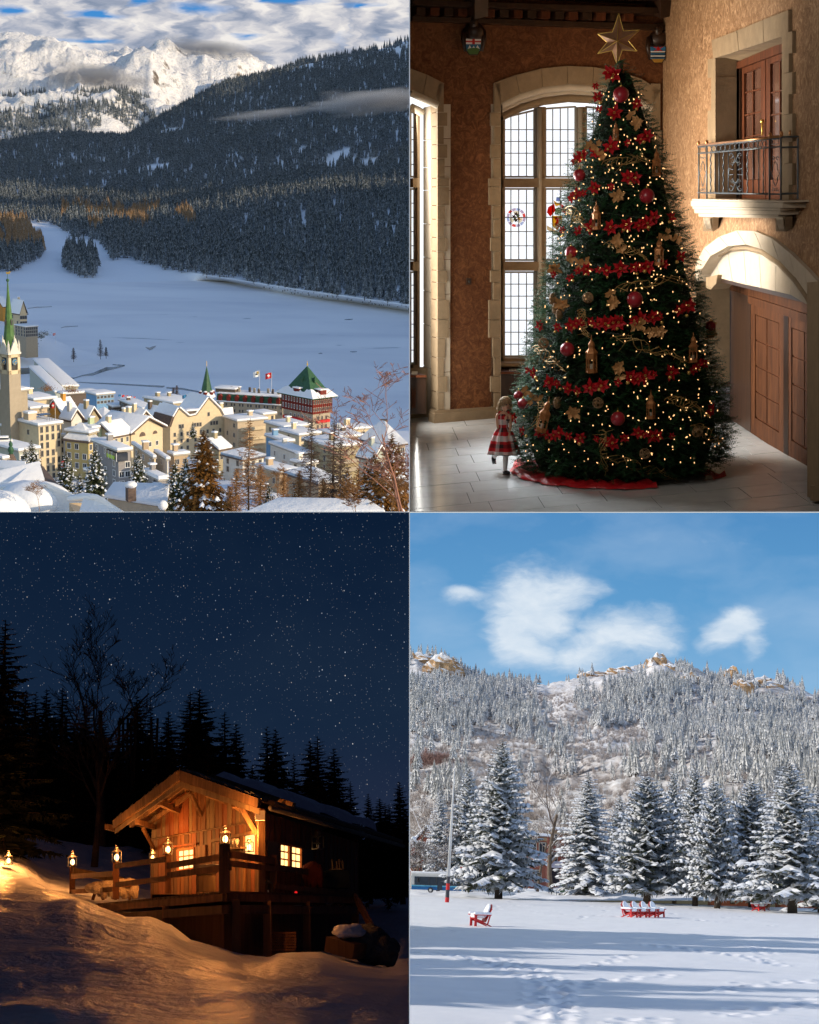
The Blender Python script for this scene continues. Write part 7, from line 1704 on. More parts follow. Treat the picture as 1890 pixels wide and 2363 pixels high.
m=MB();m.bar(NP(820,2068,67),NP(868,2160,60),.16,.24);part('stair_rail',m,M['w1'],rp)
# lanterns
M['flame']=emis('candle_flame',(1.0,.55,.18),60);M['lglow']=emis('lantern_glow',(1.0,.50,.16),11);M['lmetal']=mat('lantern_metal',(.10,.09,.08),.4,.2,metal=.6)
def lantern(label,p,s_=1.0,power=30,lit=True,col=(1.0,.36,.08)):
 r=thing(BL,'lantern',label,'lantern',p,.6);h=.46*s_;w_=.15*s_
 for x in(-1,1):
  for y in(-1,1):m=MB();m.bar((x*w_,y*w_,0),(x*w_,y*w_,h),.025*s_,.025*s_);part('corner_bar',m,M['lmetal'],r,False)
 for k in range(2):
  for y in(-1,1):m=MB();a=(-w_,y*w_,h*.5)if k==0 else(y*w_,-w_,h*.5);b=(w_,y*w_,h*.5)if k==0 else(y*w_,w_,h*.5);m.bar(a,b,.015*s_,.015*s_);part('glazing_bar',m,M['lmetal'],r,False)
 m=MB();m.box((0,0,.015*s_),(w_*2.3,w_*2.3,.03*s_));part('base',m,M['lmetal'],r,False)
 m=MB();m.lathe([(w_*1.65,h),(w_*.7,h+.10*s_),(w_*.55,h+.17*s_),(.02,h+.20*s_)],4,a0=.785);m.tube([(.06*s_*math.cos(a*.6),0,h+.24*s_+.06*s_*math.sin(a*.6))for a in range(11)],.008*s_,4);part('roof',m,M['lmetal'],r,False)
 m=MB();m.tube([(0,0,.03),(0,0,h*.35)],.05*s_,8);part('candle',m,M['flagwhite'],r,False)
 if lit:
  m=MB();m.sphere((0,0,h*.5),.055*s_,8,6,(1,1,1.7));part('flame',m,M['flame'],r,False,True)
  m=MB();m.sphere((0,0,h*.48),.105*s_,10,8,(1,1,1.4));part('glow_glass',m,M['lglow'],r,False,True)
  l=bpy.data.lights.new('lantern_light','POINT');l.energy=power;l.color=col;l.shadow_soft_size=.05;o=bpy.data.objects.new('lantern_light',l);BL.col.objects.link(o);o.matrix_world=BL.M@Matrix.Translation(V(p)+V((0,0,h+.42*s_)))
 return r
lantern('lit lantern on the leftmost railing post',NP(167,2000,73),.9,45)
lantern('lit lantern on the second railing post',NP(269,1990,66.5),.9,22)
lantern('lit lantern on the third railing post beside the window',NP(387.5,1972,61.2),.85,28)
lantern('brightest lantern on the thick corner post',NP(520,1949,55.8),.85,50)
lantern('small bright lantern standing by the cabin door',GP(575,1966,.55),.75,60)
lantern('small lit lamp on the rail at the left edge of the cabin',NP(352,1986,66),.6,40)
lantern('lit lantern standing alone on the snow at the left edge',NP(19,1996,75.5),.85,75)
lantern('small candle light low on the deck under the bench',NP(290,2072,69),.5,12)
lantern('unlit lantern standing on the deck at the right post',NP(618,2062,60),.8,0,False)
lantern('unlit house shaped lantern hanging on the side wall',SP(734,1960,.9),1.1,0,False)
# the way light reaches the wall below the eaves comes from the two lamps there; bench and things on the deck
bn=thing(BL,'bench','wooden bench draped with a pale sheepskin on the deck','bench',NP(262,2075,69))
for x0,x1 in((222,214),(236,238),(268,266),(296,300)):m=MB();m.bar(NP(x0,2050,69.2),NP(x1,2077,69.2),.12,.12);part('leg',m,M['w1'],bn)
m=MB();m.bar(NP(212,2050,69.2),NP(306,2044,68.4),.5,.10);part('seat',m,M['w1'],bn)
M['fleece']=mat('sheepskin',(.62,.50,.36),.95,.3,6,1.0,14,bdist=.06)
fs=thing(BL,'sheepskin','shaggy cream sheepskin lying over the bench','sheepskin',NP(262,2050,69));m=MB()
for k in range(26):
 t_=k/25;m.sphere(NP(lerp(213,305,t_),lerp(2048,2038,t_)+3*math.sin(k*1.3),68.9),.30+.05*math.sin(k*2.2),8,6,(1.1,.8,.6))
for k in range(12):x=lerp(222,310,k/11);m.tube([NP(x,2046,68.5),NP(x+2,2062+6*(k%3),68.45)],[.22,.12],6)
part('fleece',m,M['fleece'],fs,True,True)
kt=thing(BL,'wash_basin','grey metal basin on a log stand in front of the window','basin',NP(475,2030,59.5));M['zinc']=mat('zinc',(.30,.29,.28),.35,.2,metal=.7);m=MB();c=NP(475,2020,59.5);m.lathe([(.34,0),(.44,.14),(.47,.36),(.49,.38),(.44,.36)],18,c);part('basin',m,M['zinc'],kt,True,True);m=MB();m.tube([NP(475,2058,59.5),NP(475,2021,59.5)],.36,12);part('log_stand',m,M['w3'],kt)
m=MB();m.tube([NP(480,2011,59.5),NP(487,2000,59.5),NP(495,2003,59.4)],.03,6);part('tap',m,M['zinc'],kt)
rj_=thing(BL,'red_jacket','dark red jacket hanging over the railing by the side window','jacket',NP(722,2012,64.8));m=MB()
for k in range(7):x=706+k*5;m.tube([NP(x,1990+abs(k-3)*3,64.6),NP(x+1,2015,64.4),NP(x+2+k*.4,2048-(k%3)*5,64.4)],[.14,.18,.10],6)
M['jred']=mat('dark_red_cloth',(.10,.014,.010),.9,.2,3);part('cloth',m,M['jred'],rj_,True,True)
tp=thing(BL,'tarpaulin','dark blue tarpaulin covering a table on the deck','tarpaulin',NP(770,2030,66));m=MB();m.box(NP(770,2030,66.3),(1.35,1.0,.75));part('cover',m,mat('navy_tarpaulin',(.008,.013,.022),.8),tp,bev=.08)
chn=thing(BL,'upturned_chair','pale upturned chair with legs up on the covered table','chair',NP(776,2008,66))
for x,y in((766,1984),(776,1988),(782,1983),(790,1986)):m=MB();m.bar(NP(x+2,2006,66),NP(x,y,66),.05,.05);part('leg',m,M['w3'],chn)
m=MB();m.box(NP(776,2006,66),(.5,.4,.05));part('seat',m,M['w3'],chn)
fw=thing(BL,'firewood_stack','stack of split firewood stored under the deck','firewood',NP(655,2195,60.5))
for j in range(7):
 for i in range(11):
  c=NP(631+i*5,2192-j*6.5,60.2)+V((rN.uniform(-.01,.01),rN.uniform(-.05,.05),0));m=MB();m.tube([c,c+V((0,.5,0))],.045+rN.uniform(-.006,.01),6);part('log',m,M['w1'],fw)
bo=thing(BL,'boulder','big dark rock with a snow cap at the lower right of the cabin','boulder',NP(840,2215,55));M['rock']=mat('dark_rock',(.09,.085,.08),.9,.4,2,.8,5,bdist=.1)
def rock(c,r,sq,seed):
 m=MB();m.sphere((0,0,0),1,20,14);m.v=[c+V((v.x*sq[0],v.y*sq[1],v.z*sq[2]))*r*(1+.28*fbm(v+V((seed,0,0)),3,1.3))for v in m.v];return m
part('rock',rock(NP(845,2180,55),.85,(1.0,.9,.75),3),M['rock'],bo,True,True);part('rock',rock(NP(885,2195,54.5),.55,(1,.9,.9),9),M['rock'],bo,True,True);part('snow_cap',rock(NP(808,2150,54.6),.42,(1.3,.9,.6),5),M['nsnow'],bo,True,True);part('snow_cap',rock(NP(862,2158,54.8),.30,(1.3,.9,.5),7),M['nsnow'],bo,True,True)
tb_=thing(BL,'wooden_trough','snow filled wooden trough half under the snow by the rock','trough',NP(790,2190,55));m=MB();m.bar(NP(765,2178,55),NP(830,2196,54),.6,.5);part('trough',m,M['w4'],tb_)
bh=thing(BL,'weather_box','small white box fixed under the eaves at the cabin corner','box',GP(600,1880,.3));m=MB();m.box(GP(600,1882,.3),(.35,.25,.35));part('box',m,M['frame_w'],bh)
M['redlamp']=emis('red_lamp',(1,.02,.02),.8);m=MB();m.sphere(NP(683,2060,62.5),.06,8,6);solo(BL,'red_light',m,M['redlamp'],'tiny red light glowing low on the deck','light')
# ================================================================ PLACE 4: snowy park below a wooded mountain
rP=random.Random(41)
def br_sky(n):
 tc=n.nodes.new('ShaderNodeTexCoord');co=tc.outputs['UV'];sp=n.nodes.new('ShaderNodeSeparateXYZ');n.links.new(co,sp.inputs[0])
 base=ramp(n,sp.outputs[1],[(0,(.34,.58,.80)),(.35,(.20,.43,.70)),(.65,(.115,.335,.62)),(1,(.085,.27,.55))])
 U=lambda px:(px-946)/(2100-946);W=lambda r:(1760-r)/(1760-1183)
 sx,sy=1/1154.0,1/577.0
 d1=distort(n,co,8,.11,9);d2=distort(n,co,3,.22,7);tot=None
 for cx,cy,rx,ry,rot,a in((1235,1400,165,135,0,1.6),(1195,1470,90,110,.3,1.5),(1300,1350,120,80,.3,1.0),(1440,1465,185,95,-.2,1.25),(1330,1500,170,80,0,1.1),(1090,1378,95,26,-.1,1.2),(1690,1452,85,75,-.5,1.5),(1725,1480,50,60,0,1.0)):
  b=math_(n,'MULTIPLY',blob(n,d1,U(cx),W(cy),rx*sx,ry*sy,rot),a);tot=b if tot is None else math_(n,'MAXIMUM',tot,b)
 t=n.nodes.new('ShaderNodeTexNoise');t.inputs['Scale'].default_value=11;t.inputs['Detail'].default_value=9;t.inputs['Roughness'].default_value=.6;n.links.new(d1,t.inputs['Vector'])
 f=math_(n,'MULTIPLY',math_(n,'SUBTRACT',math_(n,'ADD',tot,math_(n,'MULTIPLY',t.outputs[0],1.1)),.62,True),.95,True)
 mr=n.nodes.new('ShaderNodeMapRange');mr.interpolation_type='SMOOTHSTEP';n.links.new(f,mr.inputs[0]);fm=math_(n,'MULTIPLY',mr.outputs[0],math_(n,'ADD',.45,math_(n,'MULTIPLY',t.outputs[0],.75)),True)
 t2=n.nodes.new('ShaderNodeTexNoise');t2.inputs['Scale'].default_value=2.6;t2.inputs['Detail'].default_value=8;n.links.new(d2,t2.inputs['Vector'])
 wsp=math_(n,'MULTIPLY',math_(n,'SUBTRACT',t2.outputs[0],.46,True),1.5,True);c=mixc(n,wsp,base.outputs[0],(.50,.64,.82))
 return mixc(n,fm,c,(.76,.84,.92)),1.0
sky_dome(BR,'sky',3600,946,2100,1760,1183,sky_mat('park_sky',br_sky))
# meadow with footprints
def seg_pts(path,step,rnd,jit=.12):
 out=[]
 pp=[BR.G(*p)for p in path]
 for a,b in zip(pp,pp[1:]):
  L=(b-a).length;k=0
  t=(b-a).normalized();s_=V((-t.y,t.x,0))
  while k<L:out.append(a+t*k+s_*(.16 if len(out)%2 else-.16)+V((rnd.uniform(-jit,jit),rnd.uniform(-jit,jit),0)));k+=step
 return out
prints=seg_pts([(1285,2363),(1270,2310),(1262,2272)],.42,rP,.18)+seg_pts([(1262,2272),(1180,2240),(1110,2222),(1050,2205),(950,2197)],.5,rP)+seg_pts([(1270,2262),(1230,2240),(1155,2208)],.5,rP)+seg_pts([(1275,2300),(1330,2270),(1420,2262),(1560,2250)],.75,rP)+seg_pts([(1255,2370),(1275,2330),(1290,2280)],.5,rP,.25) +seg_pts([(1500,2182),(1620,2195),(1740,2212),(1800,2228)],.5,rP)+seg_pts([(1740,2182),(1770,2205)],.5,rP)+seg_pts([(1640,2290),(1760,2270),(1895,2262)],.7,rP,.3)+seg_pts([(1660,2345),(1780,2325),(1895,2300)],.6,rP,.35)+seg_pts([(1310,2235),(1400,2222),(1460,2205)],.7,rP)+seg_pts([(1440,2370),(1520,2350)],.5,rP,.3)
prints+=[V((rP.uniform(-9,9),rP.uniform(86,122),0))for _ in range(60)]+seg_pts([(946,2148),(1070,2149)],.9,rP,.5)
cellp={}
for p in prints:cellp.setdefault((int(p.x//1),int(p.y//1)),[]).append(p)
def meadow_z(x,y):
 z=fbm((x,y,0),4,.25)*.05+fbm((x*.5,y*1.6,2),4,.9)*.022;cx,cy=int(x//1),int(y//1)
 for i in(-1,0,1):
  for j in(-1,0,1):
   for p in cellp.get((cx+i,cy+j),()):
    d2=((x-p.x)**2+(y-p.y)**2);r=.15
    if d2<.5:z+=-.14*math.exp(-d2/(r*r))+.025*math.exp(-((math.sqrt(d2)-.30)**2)/.008)
 return z
mg=MB();NU,NV=420,330
for j in range(NV+1):
 y=26.5*(132/26.5)**(j/NV)
 for i in range(NU+1):
  px=lerp(945.8,1960,i/NU);x=None
  q=BR.P(px,2000+2.8*F/y,y);mg.v.append(V((q.x,y,meadow_z(q.x,y))))
for j in range(NV):
 for i in range(NU):a=j*(NU+1)+i;mg.f.append((a,a+1,a+NU+2,a+NU+1));mg.m.append(0)
M['psnow']=snowmat('meadow_snow',6,.5,.03,(.90,.90,.92));solo(BR,'snow_meadow',mg,M['psnow'],kind='structure',smooth=True)
bank=Sheet(BR,[
[(940,2078,131),(2000,2078,131)],[(940,2066,136),(1080,2060,136),(1160,2070,138),(1330,2072,138),(1560,2070,138),(1640,2064,138),(1720,2072,140),(1800,2066,140),(2000,2074,140)],
[(940,2062,139),(1080,2062,139),(1160,2061,146),(1330,2062,146),(1560,2062,146),(1640,2054,144),(1720,2060,148),(2000,2060,148)],
[(940,2058,155),(2000,2058,158)],[(940,2046,225),(2000,2046,225)]],945.8,2000,160,50,lambda p,u,v:V((0,0,fbm((p.x,p.y,0),5,.35)*.22*min(1,v*5)*(1 if v<.6 else.3))))
solo(BR,'snow_bank',bank.mb(),M['psnow'],kind='structure',smooth=True)
def mt_disp(p,u,v):
 e=min(1,v*3);return V((0,0,(fbm((p.x,p.y,0),6,.006)*22+fbm((p.x,p.y,5),4,.03)*5)*e*min(1,p.y/1200)))
ridge_l=[(946,1522),(962,1516),(985,1522),(1020,1532),(1040,1545),(1080,1558),(1150,1578),(1200,1577),(1235,1578),(1290,1570),(1330,1558),(1360,1552),(1400,1547),(1440,1546),(1490,1545),(1505,1532),(1518,1526),(1535,1534),(1560,1548),(1600,1552),(1640,1564),(1670,1566),(1690,1556),(1710,1562),(1730,1576),(1745,1574),(1765,1572),(1785,1582),(1820,1594),(1850,1603),(1890,1620),(2060,1650)]
mtn=Sheet(BR,[
[(940,2046,215),(2060,2046,215)],[(940,1965,420),(2060,1970,420)],[(940,1880,760),(1400,1885,760),(2060,1890,720)],[(940,1790,1150),(1300,1800,1150),(2060,1810,1050)],
[(940,1690,1600),(1250,1700,1600),(1600,1720,1500),(2060,1750,1350)],[(940,1610,2050),(1200,1640,2000),(1500,1630,1950),(2060,1690,1750)],
[(x,y+2,2450)for x,y in ridge_l],[(x,y+50,2750)for x,y in ridge_l]],945.8,2060,300,200,mt_disp)
def mtn_mat():
 m,n,b=newmat('brushy_snow_slope');g=n.nodes.new('ShaderNodeNewGeometry')
 t=noise_node(n,.010,7,.65);t2=noise_node(n,.15,6,.75);f=math_(n,'MULTIPLY',math_(n,'SUBTRACT',math_(n,'ADD',math_(n,'MULTIPLY',t.outputs[0],.6),math_(n,'MULTIPLY',t2.outputs[0],.75)),.58,True),5.0,True)
 c=mixc(n,f,(.86,.86,.88),(.50,.45,.42));u=up_mix(n,.45,.62,tuple(BR.up),ns=.05,noise_amt=.35);rk=ramp(n,t2.outputs[0],[(.35,(.20,.13,.08)),(.55,(.48,.30,.16)),(.7,(.62,.50,.38))])
 n.links.new(mixc(n,u,rk.outputs[0],c),b.inputs['Base Color']);b.inputs['Roughness'].default_value=.85;add_bump(n,b,t2.outputs[0],.8,2.0);return m
M['mtn']=mtn_mat();solo(BR,'mountain',mtn.mb(),M['mtn'],kind='structure',smooth=True)
# rock outcrops on the ridge
M['crag']=mat('ochre_rock',(.34,.22,.12),.9,.4,.06,.8,.2,c2=(.62,.52,.42),bdist=2)
def crag_mat():
 m,n,b=newmat('snowy_crag');f=up_mix(n,.25,.5,tuple(BR.up),ns=.08,noise_amt=.9);t=noise_node(n,.12,6);r=ramp(n,t.outputs[0],[(.35,(.22,.13,.07)),(.6,(.55,.34,.17)),(.75,(.6,.5,.4))]);n.links.new(mixc(n,f,r.outputs[0],(.85,.85,.86)),b.inputs['Base Color']);b.inputs['Roughness'].default_value=.9;add_bump(n,b,t.outputs[0],1,3);return m
M['cragm']=crag_mat()
for i,(px,r,d,s_,sq,lb)in enumerate(((1518,1548,2400,20,(1,.7,1.25),'highest ochre rock tooth on the ridge'),(1545,1560,2380,16,(1,.7,1.1),'ochre rock shoulder right of the highest tooth'),(1690,1580,2250,15,(.9,.7,1.7),'tall ochre crag on the right shoulder of the ridge'),(1712,1605,2150,15,(1.2,.7,1.4),'ochre crag just below the tall one'),(1765,1590,2250,15,(1.5,.7,.9),'low brown crag right of the ochre ones'),
(962,1530,2400,17,(1.5,.7,.9),'pale crag at the left end of the ridge'),(1022,1550,2350,18,(1.6,.7,1.3),'brown crag left of the saddle'),(1440,1556,2400,15,(1.8,.7,.8),'snowy crag left of the highest tooth'),(1590,1590,2200,14,(1.4,.7,1.5),'snowy crag in the trees below the ridge'),(1370,1562,2400,12,(2,.7,.7),'low snowy rocks left on the ridge'),(1730,1640,2000,14,(1.2,.7,1.1),'rocky step among the trees below the ochre crags'))):
 m=MB();m.sphere((0,0,0),1,26,18);c=BR.P(px,r,d);vs=[]
 for v in m.v:
  k=1+.45*noise.ridged_multi_fractal(v*1.1+V((i*3,0,0)),1,2.2,5,1,2)*.6-.3+.25*fbm(v+V((i,0,0)),4,2.0);vs.append(V((v.x*sq[0],v.y*sq[1],v.z*sq[2]))*s_*k)
 m.v=vs;solo(BR,'rock_outcrop',m,M['cragm'],lb,'rock',base=c)
# mountain trees and brush
M['frost']=far_tree_mat('snowy_conifer',(.050,.055,.042),BR,1.5,snow=(.86,.86,.87),lo=-.38,hi=.50,ns=.45)
mts=[solo(BR,'snowy_fir',far_conifer(80+k,11+2.5*k,3.1,8,8),[M['frost'],M['bark']],'snow dusted fir growing on the mountain side','tree','snow dusted firs on the mountain side')for k in range(3)]
def dens(x,y):
 n=noise.noise(V((x*.012,y*.016,3)))+.5*noise.noise(V((x*.05,y*.06,1)))
 if x<1170:a=.85 if 1560+(x-946)*.12<y<1700 else(.10 if y>=1700 else.35)
 elif x<1330:a=.5 if 1640<y<1690 else(.12 if y<1640 else-.12+(.35 if 1700<y<1760 and x<1200 else 0))
 elif x<1480:a=.8 if 1575<y<1680 else(.35 if y<1600 else-.15)
 else:a=.85 if y>1575 and y<1690+(x-1480)*.9 else.30
 if x>1350 and y>1740+(1500-x)*.2 and y<1800:a=max(a,.35)
 if x>1640 and y>1700:a=max(a,.8)
 return a*.78+n*1.1-(.8 if y<1572 and(1500<x<1560 or 1670<x<1780 or 1380<x<1460)else 0)
def okm(x,y,p):return 946<x<1960 and rP.random()<dens(x,y)**1.5 if dens(x,y)>0 else False
mp_=mtn.scatter(7500,okm,rP,.22,.88)
mp_.sort(key=lambda p:p.y);vis=[p for p in mp_ if BR.pix(p)[0]<1895][:300];vs_=set(id(p)for p in vis)
for i,p in enumerate(vis):
 s_=rP.uniform(.6,1.2)
 if i<3:mts[i].matrix_world=BR.M@Matrix.Translation(p)@Matrix.Scale(s_,4)
 else:dup(BR,mts[i%3],p,rP.uniform(0,6),s_)
scatter_stuff(BR,'mountain_forest',[p for p in mp_ if id(p)not in vs_],mts,'snow dusted fir forest covering the mountain','forest',.5,1.6)
M['scrub']=mat('frosted_scrub',(.46,.41,.39),.9,.4,2);M['scrub2']=mat('pinkish_scrub',(.42,.27,.24),.9,.3,2)
def scrub(seed,H):
 rnd=random.Random(seed);m=MB()
 for k in range(26):
  a=rnd.uniform(0,6.28);e=V((math.cos(a)*rnd.uniform(.2,1),math.sin(a)*rnd.uniform(.2,1),rnd.uniform(.8,1.6)))*H*.5;b_=V((rnd.uniform(-.15,.15),rnd.uniform(-.15,.15),0))*H;s_=V((-math.sin(a),math.cos(a),0))*.05*H*.3;m.add([b_-s_,b_+s_,b_+e],[(0,1,2)]);q=b_+e*.5;m.add([q,q+s_*1.6,q+V((rnd.uniform(-1,1),rnd.uniform(-1,1),rnd.uniform(.2,1)))*H*.3],[(0,1,2)])
 return m
sc1=[solo(BR,'scrub_bush',scrub(k,5),M[('scrub','scrub2')[k%2]],'leafless scrub bush on the lower slope','bush','leafless scrub on the lower slope',base=BR.P(1180+40*k,1860,860))for k in range(2)]
sp_=mtn.scatter(12000,lambda x,y,p:946<x<1960 and y>1600 and rP.random()<.75-dens(x,y)*.5,rP,.08,.8)
scatter_stuff(BR,'scrub',sp_,[sc1[0]],'greyish leafless scrub covering the open slope','scrub',.6,1.5)
pk=[BR.P(rP.gauss(1000,22),rP.gauss(1765,8),1200)for _ in range(160)];scatter_stuff(BR,'scrub',pk,[sc1[1]],'patch of pinkish brown scrub at the left of the slope','scrub',1.2,2.2)
# near spruces
M['pneedle']=far_tree_mat('park_spruce_needles',(.070,.078,.050),BR,.9,snow=(.82,.83,.86),lo=.12,hi=.62,ns=1.6)
psp=[mk_spruce(BR,90+k,13.5,(3.4,2.9,3.9)[k],(190,190,170)[k],(.82,.95,.82)[k],'pneedle','x',None,'snowy_spruce',snowm='snow',droop=(.30,.42,.22)[k],z0=(.10,.04,.10)[k],needle=(1.0,.9,1.1)[k],power=(.75,.8,.6)[k],stations=7)for k in range(3)]
trees=[(1150,2077,1703,92,0,'tallest broad snowy spruce behind the chair at left'),(1357,2070,1778,72,1,'neat cone shaped spruce with thick drooping snow'),(1071,2058,1762,46,0,'spruce rising behind the bus next to the tall pole'),(1011,2044,1820,40,1,'slim spruce behind the bus left of the pole'),(1430,2066,1832,46,0,'dark shaded spruce right of the neat cone shaped one'),(1493,2079,1787,80,2,'broad blue shaded spruce behind the row of red chairs'),
(1556,2072,1775,42,0,'narrow spruce just right of the broad blue one'),(1604,2080,1765,62,0,'high spruce in the middle of the right group'),(1655,2083,1800,55,2,'rounded spruce with clumpy snow right of the middle'),(1735,2079,1800,72,2,'wide snowy spruce above the pair of chairs'),(1828,2088,1757,92,0,'big dark centred spruce near the right edge'),(1895,2084,1812,70,1,'snowy spruce cut by the right edge'),(1765,2072,1830,50,1,'spruce squeezed between the wide and the big one'),(1690,2068,1840,40,1,'low spruce behind the clumpy one'),(1535,2064,1850,34,0,'small spruce in shade behind the row of chairs')]
for i,(x,b_,t_,hw,k,lb)in enumerate(trees):
 d=2.8*F/(b_-2000)if b_>2060 else 165;base=BR.P(x,b_,d);base.z=min(base.z,.25)-.15;top=BR.P(x,t_,d);h=(top.z-base.z)/13.5;r_=1.42*hw/F*d/(3.4,2.9,3.9)[k];full=Matrix.Translation(base)@Matrix.Rotation(rP.uniform(0,6),4,'Z')@Matrix.Rotation(rP.uniform(-.025,.025),4,'Y')@Matrix.Diagonal((r_*rP.uniform(.88,1.12),r_*rP.uniform(.88,1.12),h,1))
 if i in(0,1,5):psp[k].matrix_world=BR.M@full;psp[k]['label']=lb
 else:dup(BR,psp[k],None,label=lb,full=full)
# trees outside the picture to the left, whose shade streaks the meadow
for i in range(46):
 y=rP.uniform(54,70)if i<15 else rP.uniform(30,52);x=-.131*y-rP.uniform(4,16)-(0 if i<15 else 5);dup(BR,psp[i%3],V((x,y,-.2)),rP.uniform(0,6),rP.uniform(.75,1.15)if i<15 else rP.uniform(.45,.85),'spruce outside the left edge shading the meadow','spruces outside the left edge')
# bare trees
def pbare(px,row,d,H,seed,lb,spread=.5,depth=5,kids=3,r0=.2,mt='bark_p',name='bare_tree',sn=True):
 M['bark_p']=M.get('bark_p')or mat('pale_bark',(.16,.12,.09),.9,.3,3);b_,t_=bare_tree(seed,H,spread,depth,r0,kids=kids,min_r=.018);root=thing(BR,name,lb,'tree' if 'tree' in name else 'bush',BR.P(px,row,d));part('trunk',t_,M[mt],root,False,True);part('branches',b_,M['frosttwig'],root,False)
M['frosttwig']=far_tree_mat('frosted_twigs',(.17,.12,.09),BR,.6,snow=(.84,.84,.86),lo=.0,hi=.35,ns=2)
pbare(1271,2052,150,11.5,51,'tall bare frosted cottonwood between the two big spruces',.48,5,3,.26);pbare(1240,2052,152,7.5,52,'smaller crooked bare tree left of the cottonwood',.55,5,3,.16);pbare(1297,2062,150,6.6,53,'thin young white barked tree in front of the cone spruce',.5,4,2,.06)
pbare(960,2030,150,8,54,'bare frosted tree at the left edge behind the bus',.5,5,3,.14);pbare(972,2034,146,4.4,55,'wide frosted shrub in front of the brick house',.62,5,4,.07,name='frosted_bush');pbare(948,2034,147,4.0,56,'frosted shrub cut by the dividing bar',.62,5,4,.07,name='frosted_bush');pbare(1405,2050,165,8.5,57,'bare golden tree behind the cone spruce',.5,5,3,.15);pbare(1000,2040,150,3.6,58,'low frosted shrub right beside the bus roof',.62,5,4,.06,name='frosted_bush')
# brick houses
def brick_mat():
 m,n,b=newmat('red_brick');tc=n.nodes.new('ShaderNodeTexCoord');k=n.nodes.new('ShaderNodeTexBrick');k.inputs['Scale'].default_value=3;k.inputs['Color1'].default_value=(.36,.085,.04,1);k.inputs['Color2'].default_value=(.27,.06,.03,1);k.inputs['Mortar'].default_value=(.4,.22,.16,1)
 mp=n.nodes.new('ShaderNodeMapping');mp.inputs['Rotation'].default_value=(1.5708,0,0);n.links.new(tc.outputs['Object'],mp.inputs[0]);n.links.new(mp.outputs[0],k.inputs['Vector']);n.links.new(k.outputs['Color'],b.inputs['Base Color']);b.inputs['Roughness'].default_value=.9;return m
M['brick']=brick_mat()
def bh(label,px,row,d,w_,dep,h,rise,wins,yaw=0.0,gable='front',floors=2,shop=False):
 C=BR.P(px,row,d);root=thing(BR,'brick_building',label,'building',C,yaw);m=MB();m.box((w_/2,dep/2,h/2-1),(w_,dep,h+2));part('wall',m,M['brick'],root,False)
 if rise:
  m=MB();m.prism([(0,0,h),(w_/2,0,h+rise),(w_,0,h)],(0,dep,0));part('gable',m,M['brick'],root,False);s_=gable_roof(w_,dep,h+.1,rise,'y',.35,.4);part('roof_snow',s_,M['snow'],root,False,True,.1)
 else:s_=roof_slab(w_,dep,h,.35,.3);part('roof_snow',s_,M['snow'],root,False,True,.1);m=MB();m.box((w_/2,-.1,h-.3),(w_,.25,.4));part('cornice',m,M['hstone'],root,False)
 for f in range(floors):
  for k in range(wins):
   if shop and f==0:continue
   add_window(root,w_*(k+.5)/wins,-.03,h*(f+.55)/floors,.9,1.5,'r',WM)
 if shop:
  for k in range(wins):m=MB();m.box((w_*(k+.5)/wins,-.04,1.4),(w_/wins*.75,.1,2.2));part('shop_window',m,M['glass'],root,False)
  m=MB();m.prism([(0,-.1,3.0),(0,-1.4,2.5),(0,-1.4,2.7),(0,-.1,3.3)],(w_*.55,0,0));part('awning',m,M['snow'],root,False)
 return root,w_,dep,h
bh('red brick house with snowy gable and round attic window at the left',958,2042,185,2.4,5,5.0,1.5,1)
q,w_,dep,h=bh('small red brick gable end cut by the dividing bar',946.5,2042,184,.35,3,4.6,.5,0)
m=MB();m.tube([BR.P(982,1915,184.6),BR.P(982,1915,184.9)],.28,12);r0_=thing(BR,'attic_window','round attic window in the brick gable','window',BR.P(982,1915,184.7));part('pane',m,M['glass'],r0_)
bh('red brick shop building seen through the gap between the spruces',1176,2048,200,4.6,8,6.3,0,4,shop=True,floors=2);bh('higher red brick block with square windows beside the shop',1262,2048,206,3.6,8,7.2,0,2,shop=True,floors=3)
bh('small red brick wing with snowy porch roof in front of the shop',1222,2050,190,1.9,3,2.6,.6,1,floors=1);bh('low dark red building behind the spruces at the right',1800,2056,190,6.5,6,2.6,0,4,floors=1,shop=True);bh('brick building glimpsed behind the big spruce at the right edge',1860,2050,200,5,6,8.0,0,3,floors=3);bh('grey red low house hidden behind the middle spruces',1640,2052,195,5,6,3.4,0,3,floors=1)
